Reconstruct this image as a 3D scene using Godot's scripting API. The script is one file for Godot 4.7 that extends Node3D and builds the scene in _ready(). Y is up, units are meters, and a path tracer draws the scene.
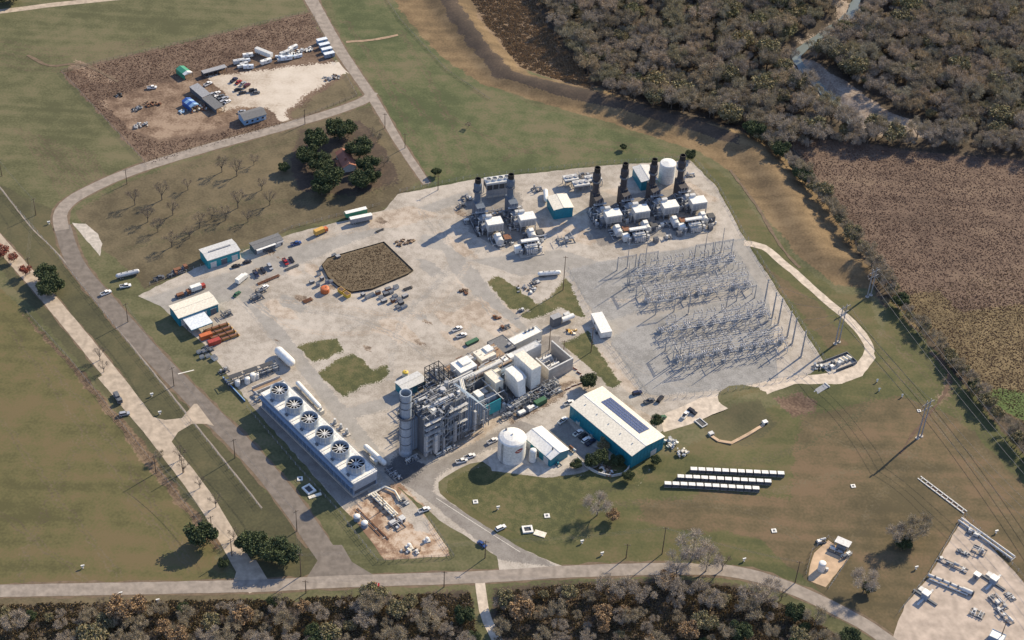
extends Node3D
# Aerial view of a gas power plant among fields. Metres, y up, origin in the middle of the yard.

const FOCAL := 1700.0
var cam_at := Vector3(0, 550, 641.68)
var cr: Vector3; var cu: Vector3; var cf: Vector3
var M := {}
var used := {}
var mesh_cache := {}
var rng := RandomNumberGenerator.new()
const YS := 18.9      # heading of the substation and the peaking units
const YP := 40.0      # heading of the main power block
const YC := -48.0     # heading of the cooling tower
var s0: Vector3; var p0: Vector3

# ---------------------------------------------------------------- survey: a point of the site at height h
func site(u: float, v: float, h := 0.0) -> Vector3:
	var d := cf + cr * ((u - 512.0) / FOCAL) - cu * ((v - 320.0) / FOCAL)
	return cam_at + d * ((h - cam_at.y) / d.y)
func fr(o: Vector3, yaw: float, x: float, z: float) -> Vector3:
	return o + Vector3(x, 0, z).rotated(Vector3.UP, deg_to_rad(yaw))
func S(x: float, z: float) -> Vector3: return fr(s0, YS, x, z)
func P(x: float, z: float) -> Vector3: return fr(p0, YP, x, z)

# ---------------------------------------------------------------- materials
var tex_grime: ImageTexture
var tex_grain: ImageTexture
func noise_img(seed_: int, freq: float, size: int, oct := 4) -> Image:
	var n := FastNoiseLite.new(); n.seed = seed_; n.frequency = freq; n.fractal_octaves = oct
	n.noise_type = FastNoiseLite.TYPE_SIMPLEX_SMOOTH
	return n.get_image(size, size, false, false, true)
func seamless(seed_: int, freq: float, size: int, lo: float, hi: float) -> ImageTexture:
	var n := FastNoiseLite.new(); n.seed = seed_; n.frequency = freq; n.fractal_octaves = 5
	var im := n.get_seamless_image(size, size, false, false, 0.2, true)
	im.convert(Image.FORMAT_L8)
	var d := im.get_data()
	for i in d.size(): d[i] = clampi(int(255.0 * lerpf(lo, hi, d[i] / 255.0)), 0, 255)
	im = Image.create_from_data(size, size, false, Image.FORMAT_L8, d)
	im.convert(Image.FORMAT_RGB8); im.generate_mipmaps()
	return ImageTexture.create_from_image(im)
func mat(key: String, r: float, g: float, b: float, rough := 0.7, metal := 0.0, tile := 0.12, tex := 1) -> StandardMaterial3D:
	var m := StandardMaterial3D.new()
	m.albedo_color = Color(r, g, b).linear_to_srgb()
	m.roughness = rough; m.metallic = metal
	if tex > 0:
		m.albedo_texture = tex_grime if tex == 1 else tex_grain
		m.uv1_triplanar = true; m.uv1_world_triplanar = true
		m.uv1_scale = Vector3.ONE * tile
	M[key] = m
	return m
func make_materials():
	tex_grime = seamless(5, 0.012, 512, 0.86, 1.05)
	tex_grain = seamless(9, 0.006, 512, 0.80, 1.0)
	mat("white", 0.78, 0.78, 0.75, 0.5)
	mat("cream", 0.74, 0.70, 0.60, 0.55)
	mat("pale", 0.55, 0.56, 0.56, 0.55)
	mat("grey", 0.30, 0.31, 0.33, 0.6)
	mat("steel", 0.30, 0.32, 0.35, 0.55)
	mat("galv", 0.52, 0.53, 0.54, 0.55)
	mat("dark", 0.05, 0.055, 0.065, 0.7)
	mat("slate", 0.11, 0.125, 0.15, 0.7)
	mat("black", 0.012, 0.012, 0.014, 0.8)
	mat("bluegrey", 0.20, 0.27, 0.37, 0.55)
	mat("towerwall", 0.32, 0.38, 0.46, 0.6)
	mat("teal", 0.012, 0.20, 0.28, 0.5)
	mat("tealdark", 0.008, 0.15, 0.21, 0.55)
	mat("tealbright", 0.015, 0.28, 0.34, 0.5)
	mat("navy", 0.02, 0.03, 0.10, 0.5)
	mat("blue", 0.03, 0.10, 0.36, 0.45)
	mat("skyblue", 0.25, 0.42, 0.62, 0.5)
	mat("red", 0.36, 0.05, 0.035, 0.5)
	mat("orange", 0.52, 0.14, 0.045, 0.55)
	mat("yellow", 0.62, 0.44, 0.05, 0.55)
	mat("amber", 0.56, 0.34, 0.08, 0.7)
	mat("green", 0.03, 0.12, 0.06, 0.55)
	mat("mint", 0.05, 0.28, 0.17, 0.5)
	mat("rust", 0.20, 0.09, 0.05, 0.85)
	mat("wood", 0.12, 0.085, 0.06, 0.9)
	mat("bark", 0.10, 0.085, 0.075, 0.95)
	mat("concrete", 0.52, 0.48, 0.43, 0.9, 0.0, 0.1, 2)
	mat("soil", 0.13, 0.085, 0.06, 0.95, 0.0, 0.1, 2)
	mat("dirt", 0.36, 0.26, 0.18, 0.95, 0.0, 0.1, 2)
	mat("asphalt", 0.195, 0.17, 0.15, 0.92, 0.0, 0.07, 2)
	mat("oldroad", 0.32, 0.28, 0.245, 0.92, 0.0, 0.07, 2)
	mat("farmroad", 0.47, 0.395, 0.315, 0.92, 0.0, 0.07, 2)
	mat("caliche", 0.62, 0.54, 0.45, 0.95, 0.0, 0.08, 2)
	mat("darkasphalt", 0.075, 0.075, 0.08, 0.9, 0.0, 0.07, 2)
	mat("paint", 0.7, 0.68, 0.62, 0.7)
	mat("glass", 0.03, 0.035, 0.045, 0.12, 0.0, 0.1, 0)
	mat("tyre", 0.015, 0.015, 0.015, 0.9, 0.0, 0.1, 0)
	mat("solar", 0.085, 0.11, 0.21, 0.25, 0.0, 0.1, 0)
	mat("porcelain", 0.30, 0.28, 0.28, 0.35, 0.0, 0.1, 0)
	mat("silver", 0.55, 0.56, 0.58, 0.4)
	mat("brick", 0.30, 0.13, 0.09, 0.85)
	mat("roofgrey", 0.15, 0.155, 0.165, 0.8)
	mat("water", 0.16, 0.19, 0.19, 0.18, 0.0, 0.1, 0)
	mat("plot", 0.15, 0.115, 0.072, 0.95, 0.0, 0.09, 2)
	mat("shoulder", 0.17, 0.125, 0.085, 0.95, 0.0, 0.09, 2)
	mat("turf", 0.078, 0.088, 0.032, 0.95, 0.0, 0.06, 2)
	mat("canopy", 0.68, 0.74, 0.80, 0.5)
	mat("dirtpad", 0.56, 0.41, 0.28, 0.95, 0.0, 0.05, 2)
	mat("palepad", 0.50, 0.42, 0.355, 0.95, 0.0, 0.05, 2)
	mat("wire", 0.14, 0.14, 0.145, 0.5, 0.0, 0.1, 0)

# ---------------------------------------------------------------- scene helpers
func numbered(n: String) -> String:
	if not used.has(n):
		used[n] = 0
		return n
	used[n] += 1
	return "%s_%03d" % [n, used[n]]
func tag(o: Node, label: String, category := "", group := "", kind := "") -> Node:
	if label: o.set_meta("label", label)
	if category: o.set_meta("category", category)
	if group: o.set_meta("group", group)
	if kind: o.set_meta("kind", kind)
	return o
func thing(called: String, label: String, category: String, at: Vector3, yaw := 0.0, group := "") -> Node3D:
	var o := Node3D.new(); o.name = numbered(called); add_child(o)
	o.position = at; o.rotation.y = deg_to_rad(yaw)
	tag(o, label, category, group)
	return o
func copy(src: Node3D, called: String, label: String, at: Vector3, yaw: float, group := "") -> Node3D:
	var o: Node3D = src.duplicate(); o.name = numbered(called); add_child(o)
	o.position = at; o.rotation.y = deg_to_rad(yaw)
	tag(o, label, "", group)
	return o
func part(p: Node3D, called: String, mesh: Mesh, m, xf := Transform3D()) -> MeshInstance3D:
	var i := MeshInstance3D.new(); i.name = called; i.mesh = mesh
	i.material_override = M[m] if m is String else m
	i.transform = xf
	p.add_child(i, true)
	return i
func box_mesh(sx: float, sy: float, sz: float) -> Mesh:
	var k := "b%.3f,%.3f,%.3f" % [sx, sy, sz]
	if not mesh_cache.has(k):
		var b := BoxMesh.new(); b.size = Vector3(sx, sy, sz); mesh_cache[k] = b
	return mesh_cache[k]
func cyl_mesh(r: float, h: float, r2: float, seg := 18) -> Mesh:
	var k := "c%.3f,%.3f,%.3f,%d" % [r, h, r2, seg]
	if not mesh_cache.has(k):
		var c := CylinderMesh.new(); c.bottom_radius = r; c.top_radius = r2; c.height = h
		c.radial_segments = seg; c.rings = 1; mesh_cache[k] = c
	return mesh_cache[k]
func ball_mesh(r: float, h: float) -> Mesh:
	var k := "s%.3f,%.3f" % [r, h]
	if not mesh_cache.has(k):
		var c := SphereMesh.new(); c.radius = r; c.height = h; c.radial_segments = 20; c.rings = 10
		mesh_cache[k] = c
	return mesh_cache[k]
# y is the bottom of the shape
func bx(p: Node3D, called: String, m, x: float, y: float, z: float, sx: float, sy: float, sz: float, ry := 0.0) -> MeshInstance3D:
	return part(p, called, box_mesh(sx, sy, sz), m, Transform3D(Basis(Vector3.UP, deg_to_rad(ry)), Vector3(x, y + sy / 2, z)))
func cy(p: Node3D, called: String, m, x: float, y: float, z: float, r: float, h: float, r2 := -1.0, seg := 18) -> MeshInstance3D:
	return part(p, called, cyl_mesh(r, h, r if r2 < 0 else r2, seg), m, Transform3D(Basis(), Vector3(x, y + h / 2, z)))
func dome(p: Node3D, called: String, m, x: float, y: float, z: float, r: float, h: float) -> MeshInstance3D:
	return part(p, called, ball_mesh(r, h * 2), m, Transform3D(Basis(), Vector3(x, y, z)))
func along(a: Vector3, b: Vector3) -> Basis:
	var d := (b - a).normalized()
	var s := d.cross(Vector3.UP if absf(d.y) < 0.95 else Vector3.RIGHT).normalized()
	return Basis(s, d, s.cross(d))
func tb(p: Node3D, called: String, m, a: Vector3, b: Vector3, r: float, seg := 10) -> MeshInstance3D:
	return part(p, called, cyl_mesh(r, snappedf((b - a).length(), 0.01), r, seg), m, Transform3D(along(a, b), (a + b) / 2))
# several shapes joined in one part: ["b",x,y,z,sx,sy,sz] ["c",x,y,z,r,h] ["t",a,b,r] ["d",x,y,z,r,h]
func joined(p: Node3D, called: String, m, shapes: Array) -> MeshInstance3D:
	return part(p, called, joined_mesh(shapes), m)
func joined_mesh(shapes: Array) -> Mesh:
	var st := SurfaceTool.new(); st.begin(Mesh.PRIMITIVE_TRIANGLES)
	for q in shapes:
		match q[0]:
			"b": st.append_from(box_mesh(q[4], q[5], q[6]), 0, Transform3D(Basis(Vector3.UP, deg_to_rad(q[7]) if q.size() > 7 else 0.0), Vector3(q[1], q[2] + q[5] / 2, q[3])))
			"c": st.append_from(cyl_mesh(q[4], q[5], q[4] if q.size() < 7 else q[6], 12), 0, Transform3D(Basis(), Vector3(q[1], q[2] + q[5] / 2, q[3])))
			"t" when q[1].distance_to(q[2]) > .05: st.append_from(cyl_mesh(q[3], snappedf((q[2] - q[1]).length(), 0.01), q[3], 7), 0, Transform3D(along(q[1], q[2]), (q[1] + q[2]) / 2))
			"d": st.append_from(ball_mesh(q[4], q[5] * 2), 0, Transform3D(Basis(), Vector3(q[1], q[2], q[3])))
	return st.commit()
# gabled roof slab: ridge along x, two slopes with thickness
func gable(p: Node3D, called: String, m, x: float, y: float, z: float, L: float, W: float, rise: float, t := 0.25) -> MeshInstance3D:
	var prof := PackedVector2Array([Vector2(-W / 2, 0), Vector2(0, rise), Vector2(W / 2, 0), Vector2(W / 2, t), Vector2(0, rise + t), Vector2(-W / 2, t)])
	return part(p, called, extrude(prof, L), m, Transform3D(Basis(), Vector3(x, y, z)))
# outline in (z, y), swept along x and centred
func extrude(prof: PackedVector2Array, L: float) -> Mesh:
	var st := SurfaceTool.new(); st.begin(Mesh.PRIMITIVE_TRIANGLES); st.set_smooth_group(-1)
	var n := prof.size()
	var area := 0.0
	for i in n: area += prof[i].cross(prof[(i + 1) % n])
	var q := prof.duplicate()
	if area < 0: q.reverse()
	for i in n:
		var a: Vector2 = q[i]; var b: Vector2 = q[(i + 1) % n]
		var v := [Vector3(-L / 2, a.y, a.x), Vector3(L / 2, a.y, a.x), Vector3(L / 2, b.y, b.x), Vector3(-L / 2, b.y, b.x)]
		for k in [0, 1, 2, 0, 2, 3]: st.add_vertex(v[k])
	var tri := Geometry2D.triangulate_polygon(q)
	for e in [-1.0, 1.0]:
		for k in range(0, tri.size(), 3):
			for j in ([0, 1, 2] if e > 0 else [0, 2, 1]):
				var w: Vector2 = q[tri[k + j]]
				st.add_vertex(Vector3(e * L / 2, w.y, w.x))
	st.generate_normals()
	return st.commit()
# flat polygon sheet given by surveyed points
func outline(px: Array) -> PackedVector2Array:
	var o := PackedVector2Array()
	for i in range(0, px.size(), 2):
		var w := site(px[i], px[i + 1]); o.append(Vector2(w.x, w.z))
	return o
func sheet_mesh(pts: PackedVector2Array, y: float, uv0 := Vector2.ZERO, uvs := 1.0) -> Mesh:
	var tri := Geometry2D.triangulate_polygon(pts)
	var V := PackedVector3Array(); var N := PackedVector3Array(); var T := PackedVector2Array(); var I := PackedInt32Array()
	for w in pts:
		V.append(Vector3(w.x, y, w.y)); N.append(Vector3.UP); T.append((w - uv0) / uvs)
	for k in range(0, tri.size(), 3):
		var a: Vector2 = pts[tri[k]]; var b: Vector2 = pts[tri[k + 1]]; var c: Vector2 = pts[tri[k + 2]]
		var s := (b - a).cross(c - a)
		I.append_array([tri[k], tri[k + 1], tri[k + 2]] if s > 0 else [tri[k], tri[k + 2], tri[k + 1]])
	var arr := []; arr.resize(Mesh.ARRAY_MAX)
	arr[Mesh.ARRAY_VERTEX] = V; arr[Mesh.ARRAY_NORMAL] = N; arr[Mesh.ARRAY_TEX_UV] = T; arr[Mesh.ARRAY_INDEX] = I
	var am := ArrayMesh.new(); am.add_surface_from_arrays(Mesh.PRIMITIVE_TRIANGLES, arr)
	return am
func ribbon(c: PackedVector2Array, w: float, off := 0.0) -> PackedVector2Array:
	var l := PackedVector2Array(); var r := PackedVector2Array()
	for i in c.size():
		var d := (c[mini(i + 1, c.size() - 1)] - c[maxi(i - 1, 0)]).normalized(); var n := Vector2(-d.y, d.x)
		l.append(c[i] + n * (off + w / 2)); r.append(c[i] + n * (off - w / 2))
	r.reverse(); l.append_array(r)
	return l
func rough_outline(pts: PackedVector2Array, amp: float, step := 3.0) -> PackedVector2Array:
	var o := PackedVector2Array()
	for i in pts.size():
		var a: Vector2 = pts[i]; var b: Vector2 = pts[(i + 1) % pts.size()]
		var n := maxi(1, int((b - a).length() / step))
		for k in n:
			o.append(a.lerp(b, float(k) / n) + Vector2(rng.randf_range(-amp, amp), rng.randf_range(-amp, amp)))
	return o
func sheet(called: String, px: Array, y: float, m, rough := 0.0) -> MeshInstance3D:
	var pts := outline(px)
	if rough > 0: pts = rough_outline(pts, rough)
	var o := part(self, numbered(called), sheet_mesh(pts, y, Vector2(-200, -160), 330.0), m)
	o.set_meta("kind", "structure")
	return o
# smooth curve through surveyed points
func curve(px: Array, step := 4.0) -> PackedVector2Array:
	var p := outline(px); var o := PackedVector2Array()
	for i in p.size() - 1:
		var a := p[maxi(i - 1, 0)]; var b := p[i]; var c := p[i + 1]; var d := p[mini(i + 2, p.size() - 1)]
		var n := maxi(1, int((c - b).length() / step))
		for k in n: o.append(b.cubic_interpolate(c, a, d, float(k) / n))
	o.append(p[p.size() - 1])
	return o
func strip(called: String, px: Array, w0: float, w1: float, y: float, m, rough := 0.12) -> MeshInstance3D:
	var c := curve(px)
	var l := PackedVector2Array(); var r := PackedVector2Array()
	for i in c.size():
		var d := (c[mini(i + 1, c.size() - 1)] - c[maxi(i - 1, 0)]).normalized()
		var w := lerpf(w0, w1, float(i) / (c.size() - 1)) / 2
		var s := Vector2(-d.y, d.x)
		l.append(c[i] + s * (w + rng.randf_range(-rough, rough))); r.append(c[i] - s * (w + rng.randf_range(-rough, rough)))
	var V := PackedVector3Array(); var N := PackedVector3Array(); var I := PackedInt32Array()
	var drape := called == "dirt_track"
	for i in c.size():
		V.append(Vector3(l[i].x, y + (ground_y(l[i].x, l[i].y) + .1 if drape else 0.0), l[i].y)); V.append(Vector3(r[i].x, y + (ground_y(r[i].x, r[i].y) + .1 if drape else 0.0), r[i].y)); N.append(Vector3.UP); N.append(Vector3.UP)
		if i > 0:
			var k := i * 2
			I.append_array([k - 2, k - 1, k, k - 1, k + 1, k])
	var arr := []; arr.resize(Mesh.ARRAY_MAX)
	arr[Mesh.ARRAY_VERTEX] = V; arr[Mesh.ARRAY_NORMAL] = N; arr[Mesh.ARRAY_INDEX] = I
	var am := ArrayMesh.new(); am.add_surface_from_arrays(Mesh.PRIMITIVE_TRIANGLES, arr)
	var o := part(self, numbered(called), am, m)
	o.set_meta("kind", "structure")
	return o

# ---------------------------------------------------------------- the lie of the land
var berm: PackedVector2Array
var creek: PackedVector2Array
var bumps := []
func seg_dist(p: Vector2, line: PackedVector2Array) -> Vector2:      # distance, share of the way along
	var best := 1e9; var t := 0.0
	for i in line.size() - 1:
		var q := Geometry2D.get_closest_point_to_segment(p, line[i], line[i + 1])
		var d := p.distance_squared_to(q)
		if d < best:
			best = d; t = (i + 0.5) / (line.size() - 1)
	return Vector2(sqrt(best), t)
func ground_y(x: float, z: float) -> float:
	var h := 0.0
	var p := Vector2(x, z)
	if z < 30 and x > -90:
		var b := seg_dist(p, berm)
		if b.x < 16.0:
			var k := 0.5 + 0.5 * cos(PI * b.x / 16.0)
			h += k * lerpf(4.0, 3.0, b.y)
		if z < -100 and x > 100:
			var c := seg_dist(p, creek)
			if c.x < 9.0: h -= 3.0 * smoothstep(9.0, 2.5, c.x)
	for q in bumps:
		var d: float = p.distance_to(q[0])
		if d < q[1]: h += q[2] * (0.5 + 0.5 * cos(PI * d / q[1]))
	return h

# colour map of a piece of ground: regions of matter with ragged borders, each a ramp of three colours
func ground_map(x0: float, z0: float, size: float, res: int, regions: Array, ramps: Array, warp: float, seed_: int) -> ImageTexture:
	var idx := Image.create(res, res, false, Image.FORMAT_L8)
	var k := res / size
	for rg in regions:
		var pts: PackedVector2Array = rg[1]
		var lo := 1e9; var hi := -1e9
		for w in pts:
			lo = minf(lo, w.y); hi = maxf(hi, w.y)
		var c := Color8(rg[0], rg[0], rg[0])
		for row in range(maxi(0, int((lo - z0) * k)), mini(res - 1, int((hi - z0) * k)) + 1):
			var zz := z0 + (row + 0.5) / k
			var xs := []
			for i in pts.size():
				var a: Vector2 = pts[i]; var b: Vector2 = pts[(i + 1) % pts.size()]
				if (a.y > zz) != (b.y > zz): xs.append(a.x + (zz - a.y) / (b.y - a.y) * (b.x - a.x))
			xs.sort()
			for i in range(0, xs.size() - 1, 2):
				var xa := int((xs[i] - x0) * k); var xb := int((xs[i + 1] - x0) * k)
				idx.fill_rect(Rect2i(xa, row, xb - xa, 1), c)
	var ib := idx.get_data()
	var big := noise_img(seed_, 0.006 * 1536.0 / res, res, 4).get_data()
	var mid := noise_img(seed_ + 1, 0.04 * 1536.0 / res, res, 4).get_data()
	var fine := noise_img(seed_ + 2, 0.3, res, 2).get_data()
	var si := FastNoiseLite.new(); si.seed = seed_ + 3; si.frequency = 0.05; si.fractal_octaves = 3
	var sm := si.get_image(res / 16, res, false, false, true); sm.resize(res, res)
	var streak := sm.get_data()
	var lut := PackedByteArray(); lut.resize(ramps.size() * 256 * 3)
	var kb := []; var km := []; var kf := []; var ks := []
	for i in ramps.size():
		var q: Array = ramps[i]
		kb.append(q[3]); km.append(q[4]); kf.append(q[5]); ks.append(q[6] if q.size() > 6 else 0.0)
		for j in 256:
			var t := j / 255.0
			var col: Color = q[0].lerp(q[1], t * 2) if t < 0.5 else q[1].lerp(q[2], t * 2 - 1)
			col = col.linear_to_srgb()
			lut[(i * 256 + j) * 3] = int(col.r * 255); lut[(i * 256 + j) * 3 + 1] = int(col.g * 255); lut[(i * 256 + j) * 3 + 2] = int(col.b * 255)
	var out := PackedByteArray(); out.resize(res * res * 3)
	var o := 0
	for y in res:
		var base := y * res
		for x in res:
			var n := base + x
			var nm: int = mid[n] - 128; var nf: int = fine[n] - 128
			var sx := clampi(x + int(nm * warp + nf * 0.04), 0, res - 1)
			var sy := clampi(y + int((big[n] - 128) * warp * 0.5 + nf * 0.04), 0, res - 1)
			var r: int = ib[sy * res + sx]
			var lv := clampi(128 + int((big[n] - 128) * kb[r] + nm * km[r] + nf * kf[r] + (streak[n] - 128) * ks[r]), 0, 255)
			var l := (r * 256 + lv) * 3
			out[o] = lut[l]; out[o + 1] = lut[l + 1]; out[o + 2] = lut[l + 2]
			o += 3
	var im := Image.create_from_data(res, res, false, Image.FORMAT_RGB8, out)
	im.generate_mipmaps()
	return ImageTexture.create_from_image(im)

# ---------------------------------------------------------------- build
func _ready():
	rng.seed = 20240
	set_camera_and_light()
	make_materials()
	s0 = site(568, 268); p0 = site(407, 450)
	build_land()
	build_roads()
	build_power_block()
	build_cooling_tower()
	build_peakers()
	build_substation()
	build_buildings()
	build_yard_things()
	build_outer_yards()
	build_vehicles()
	build_poles_and_fences()
	build_trees()

func set_camera_and_light():
	var th := deg_to_rad(40.6); var roll := deg_to_rad(3.2)
	cf = Vector3(0, -sin(th), -cos(th))
	var r0 := Vector3.RIGHT; var u0 := r0.cross(cf)
	cr = r0 * cos(roll) + u0 * sin(roll); cu = cr.cross(cf)
	var cam := Camera3D.new(); cam.name = "camera"; add_child(cam)
	cam.transform = Transform3D(Basis(cr, cu, -cf), cam_at)
	cam.fov = rad_to_deg(2.0 * atan(320.0 / FOCAL)); cam.near = 1.0; cam.far = 9000.0
	cam.current = true
	var env := Environment.new()
	env.background_mode = Environment.BG_SKY
	var sm := ProceduralSkyMaterial.new()
	sm.sky_top_color = Color(0.38, 0.46, 0.60); sm.sky_horizon_color = Color(0.74, 0.76, 0.78); sm.sky_curve = 0.12
	sm.ground_bottom_color = Color(0.25, 0.22, 0.18); sm.ground_horizon_color = Color(0.5, 0.5, 0.48)
	sm.energy_multiplier = 1.45
	var sky := Sky.new(); sky.sky_material = sm; env.sky = sky
	env.tonemap_mode = Environment.TONE_MAPPER_LINEAR
	env.tonemap_exposure = 1.48
	env.sdfgi_enabled = true; env.ssao_enabled = true; env.ssil_enabled = true
	env.fog_enabled = false
	var we := WorldEnvironment.new(); we.name = "world_environment"; we.environment = env; add_child(we)
	var sun := DirectionalLight3D.new(); sun.name = "sun"; add_child(sun)
	var el := deg_to_rad(32.5); var az := deg_to_rad(43.0)
	var to_sun := Vector3(sin(az) * cos(el), sin(el), -cos(az) * cos(el))
	sun.transform = Transform3D(Basis.looking_at(-to_sun, Vector3.UP), to_sun * 300)
	sun.light_energy = 1.6; sun.light_color = Color(1.0, 0.92, 0.78); sun.light_angular_distance = 0.5
	sun.shadow_enabled = true; sun.directional_shadow_max_distance = 1600.0

func c3(r: float, g: float, b: float) -> Color: return Color(r, g, b)

const ISLANDS := [[300, 347, 318, 342, 336, 340, 342, 350, 326, 358, 314, 360], [320, 374, 336, 362, 352, 355, 364, 362, 372, 372, 386, 366, 388, 372, 380, 380, 362, 384, 344, 395], [490, 283, 496, 278, 504, 280, 538, 306, 550, 300, 566, 280, 572, 290, 582, 316, 560, 306, 548, 312, 530, 318, 522, 316, 536, 308, 512, 308], [564, 344, 576, 338, 588, 332, 592, 344, 619, 383, 612, 386, 590, 366], [448, 482, 465, 472, 484, 466, 500, 474, 546, 480, 590, 474, 640, 452, 650, 470, 600, 540, 540, 545, 500, 525, 462, 503, 446, 492]]
func build_land():
	berm = curve([440, -40, 446, 0, 484, 47, 512, 77, 565, 92, 598, 98, 640, 110, 700, 126, 745, 145, 780, 185, 803, 225, 825, 257, 858, 268], 12.0)
	creek = curve([872, -40, 858, -5, 848, 14, 806, 44, 797, 56, 816, 80, 838, 104, 852, 122], 8.0)
	for q in [[800, 402, 14, -1.6], [745, 432, 26, -1.6], [745, 405, 15, 1.2], [905, 452, 24, 1.0], [700, 520, 30, 0.9], [620, 515, 22, 0.8], [880, 500, 24, 1.1]]:
		var w := site(q[0], q[1]); bumps.append([Vector2(w.x, w.z), q[2], q[3]])
	# dark, middle and light matter of each kind of ground; weights of coarse, middle, fine and streaky variation
	var R := [
		[c3(.062, .066, .028), c3(.094, .096, .044), c3(.128, .115, .062), 1.1, .9, 1.0, .9],      # 0 pasture
		[c3(.068, .042, .029), c3(.120, .080, .057), c3(.170, .120, .086), .5, 1.0, 1.4, .3],     # 1 brown brush
		[c3(.33, .275, .22), c3(.47, .42, .36), c3(.53, .48, .42), .8, .8, .6, .4],               # 2 caliche yard
		[c3(.09, .056, .037), c3(.185, .128, .09), c3(.28, .21, .155), .9, 1.3, 1.0, .2],         # 3 bare dirt
		[c3(.068, .055, .031), c3(.104, .086, .050), c3(.138, .110, .066), 1.1, 1.0, .9, .1],      # 4 dry meadow
		[c3(.048, .048, .024), c3(.072, .070, .034), c3(.098, .086, .044), 1.0, .8, .8, .1],      # 5 road verge
		[c3(.070, .066, .025), c3(.100, .093, .036), c3(.124, .096, .046), 1.2, 1.0, .9, .9],      # 6 hay field
		[c3(.050, .066, .024), c3(.080, .094, .038), c3(.125, .110, .060), 1.3, 1.0, .9, .5],      # 7 green strip
		[c3(.100, .070, .036), c3(.158, .108, .056), c3(.215, .152, .082), .8, .9, .9, .7],       # 8 dry bank
		[c3(.040, .030, .024), c3(.064, .046, .034), c3(.095, .068, .048), .6, 1.0, 1.0, .2],     # 9 dark weeds, also shade painted on the berm's side away from the sun
		[c3(.078, .052, .033), c3(.140, .096, .060), c3(.205, .145, .092), .5, 1.3, 1.5, .2],     # 10 tan brush
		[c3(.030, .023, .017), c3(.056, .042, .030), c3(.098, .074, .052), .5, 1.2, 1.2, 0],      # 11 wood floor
		[c3(.078, .050, .037), c3(.120, .080, .059), c3(.160, .112, .080), .8, .8, 1.2, .8],      # 12 ploughed brown field
		[c3(.052, .060, .021), c3(.080, .082, .030), c3(.112, .094, .044), 1.1, .8, .8, 1.0],      # 13 lawn
		[c3(.068, .056, .028), c3(.102, .079, .041), c3(.140, .096, .055), 1.2, .9, .8, 1.0],      # 14 dry lawn
		[c3(.056, .092, .022), c3(.078, .118, .034), c3(.095, .110, .042), .7, .8, .6, 0],        # 15 bright grass
		[c3(.15, .115, .092), c3(.25, .205, .17), c3(.34, .29, .245), .6, 1.2, 1.2, 0],           # 16 creek bank
		[c3(.090, .066, .034), c3(.132, .098, .050), c3(.175, .132, .070), .8, 1.2, 1.2, .2],     # 17 yellow weeds
	]
	var regions := []
	var add := func(i: int, px: Array): regions.append([i, outline(px)])
	add.call(7, [325, -20, 390, -20, 400, 20, 470, 78, 540, 108, 640, 138, 700, 160, 560, 172, 430, 190, 398, 130, 372, 80, 345, 45])
	add.call(8, [385, -20, 402, 14, 440, 55, 480, 84, 560, 108, 640, 132, 700, 152, 735, 175, 765, 215, 800, 258, 835, 285, 872, 290, 880, 268, 845, 225, 800, 170, 760, 140, 700, 118, 610, 96, 530, 78, 480, 20, 470, -30])
	add.call(9, [428, -20, 438, 0, 466, 45, 498, 80, 560, 98, 632, 115, 690, 132, 737, 148, 740, 140, 690, 122, 632, 107, 570, 90, 512, 76, 484, 45, 455, 0, 450, -20])  # berm slope and tree foot darkened in colour for shade, over brownish growth
	add.call(10, [462, -30, 480, 20, 520, 70, 590, 95, 605, 85, 580, 62, 560, 45, 545, 20, 530, -30])
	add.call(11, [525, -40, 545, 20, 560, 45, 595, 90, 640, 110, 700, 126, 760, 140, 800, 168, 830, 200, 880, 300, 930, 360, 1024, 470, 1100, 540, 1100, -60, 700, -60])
	add.call(12, [788, 138, 850, 140, 920, 152, 1100, 165, 1100, 470, 1024, 425, 975, 375, 930, 330, 885, 285, 855, 235, 822, 190])
	add.call(17, [880, 300, 1100, 260, 1100, 470, 1024, 425, 990, 400, 930, 335])
	add.call(12, [930, 280, 1060, 240, 1060, 300, 960, 312])
	add.call(15, [988, 392, 1000, 388, 1040, 395, 1060, 430, 1024, 420, 1000, 408])
	add.call(16, [795, 52, 815, 62, 850, 84, 890, 112, 942, 130, 930, 138, 880, 136, 855, 128, 838, 112, 812, 82, 793, 64])
	add.call(16, [835, 0, 870, 0, 858, 18, 815, 45, 800, 40, 835, 20])
	# fenced compound at the upper left
	add.call(1, [61, 72, 311, 12, 338, 66, 358, 97, 290, 124, 148, 166])
	add.call(3, [100, 100, 150, 84, 205, 80, 240, 92, 260, 108, 240, 122, 205, 132, 160, 140, 128, 128])
	add.call(3, [62, 70, 80, 60, 106, 72, 118, 82, 105, 84])
	add.call(2, [205, 76, 260, 70, 300, 66, 338, 62, 350, 64, 352, 72, 336, 78, 312, 92, 300, 102, 288, 110, 290, 122, 282, 122, 268, 108, 240, 106, 222, 112, 228, 96])
	add.call(4, [292, 112, 352, 72, 358, 97, 294, 122])
	# inside the loop road, verges and fields
	add.call(4, [75, 212, 130, 180, 285, 130, 345, 112, 374, 104, 398, 140, 424, 180, 405, 192, 380, 210, 300, 226, 145, 288, 120, 262, 92, 240])
	add.call(9, [300, 130, 360, 120, 386, 150, 400, 180, 360, 196, 300, 190, 290, 160])
	add.call(5, [-60, 190, 0, 184, 52, 210, 60, 236, 130, 325, 230, 440, 330, 570, 340, 580, 240, 585, 200, 520, 120, 410, -60, 200])
	add.call(6, [-80, 240, -10, 280, 26, 312, 120, 424, 216, 548, 228, 584, -80, 590])
	add.call(10, [22, 310, 34, 322, 130, 424, 222, 545, 216, 552, 120, 430])
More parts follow.
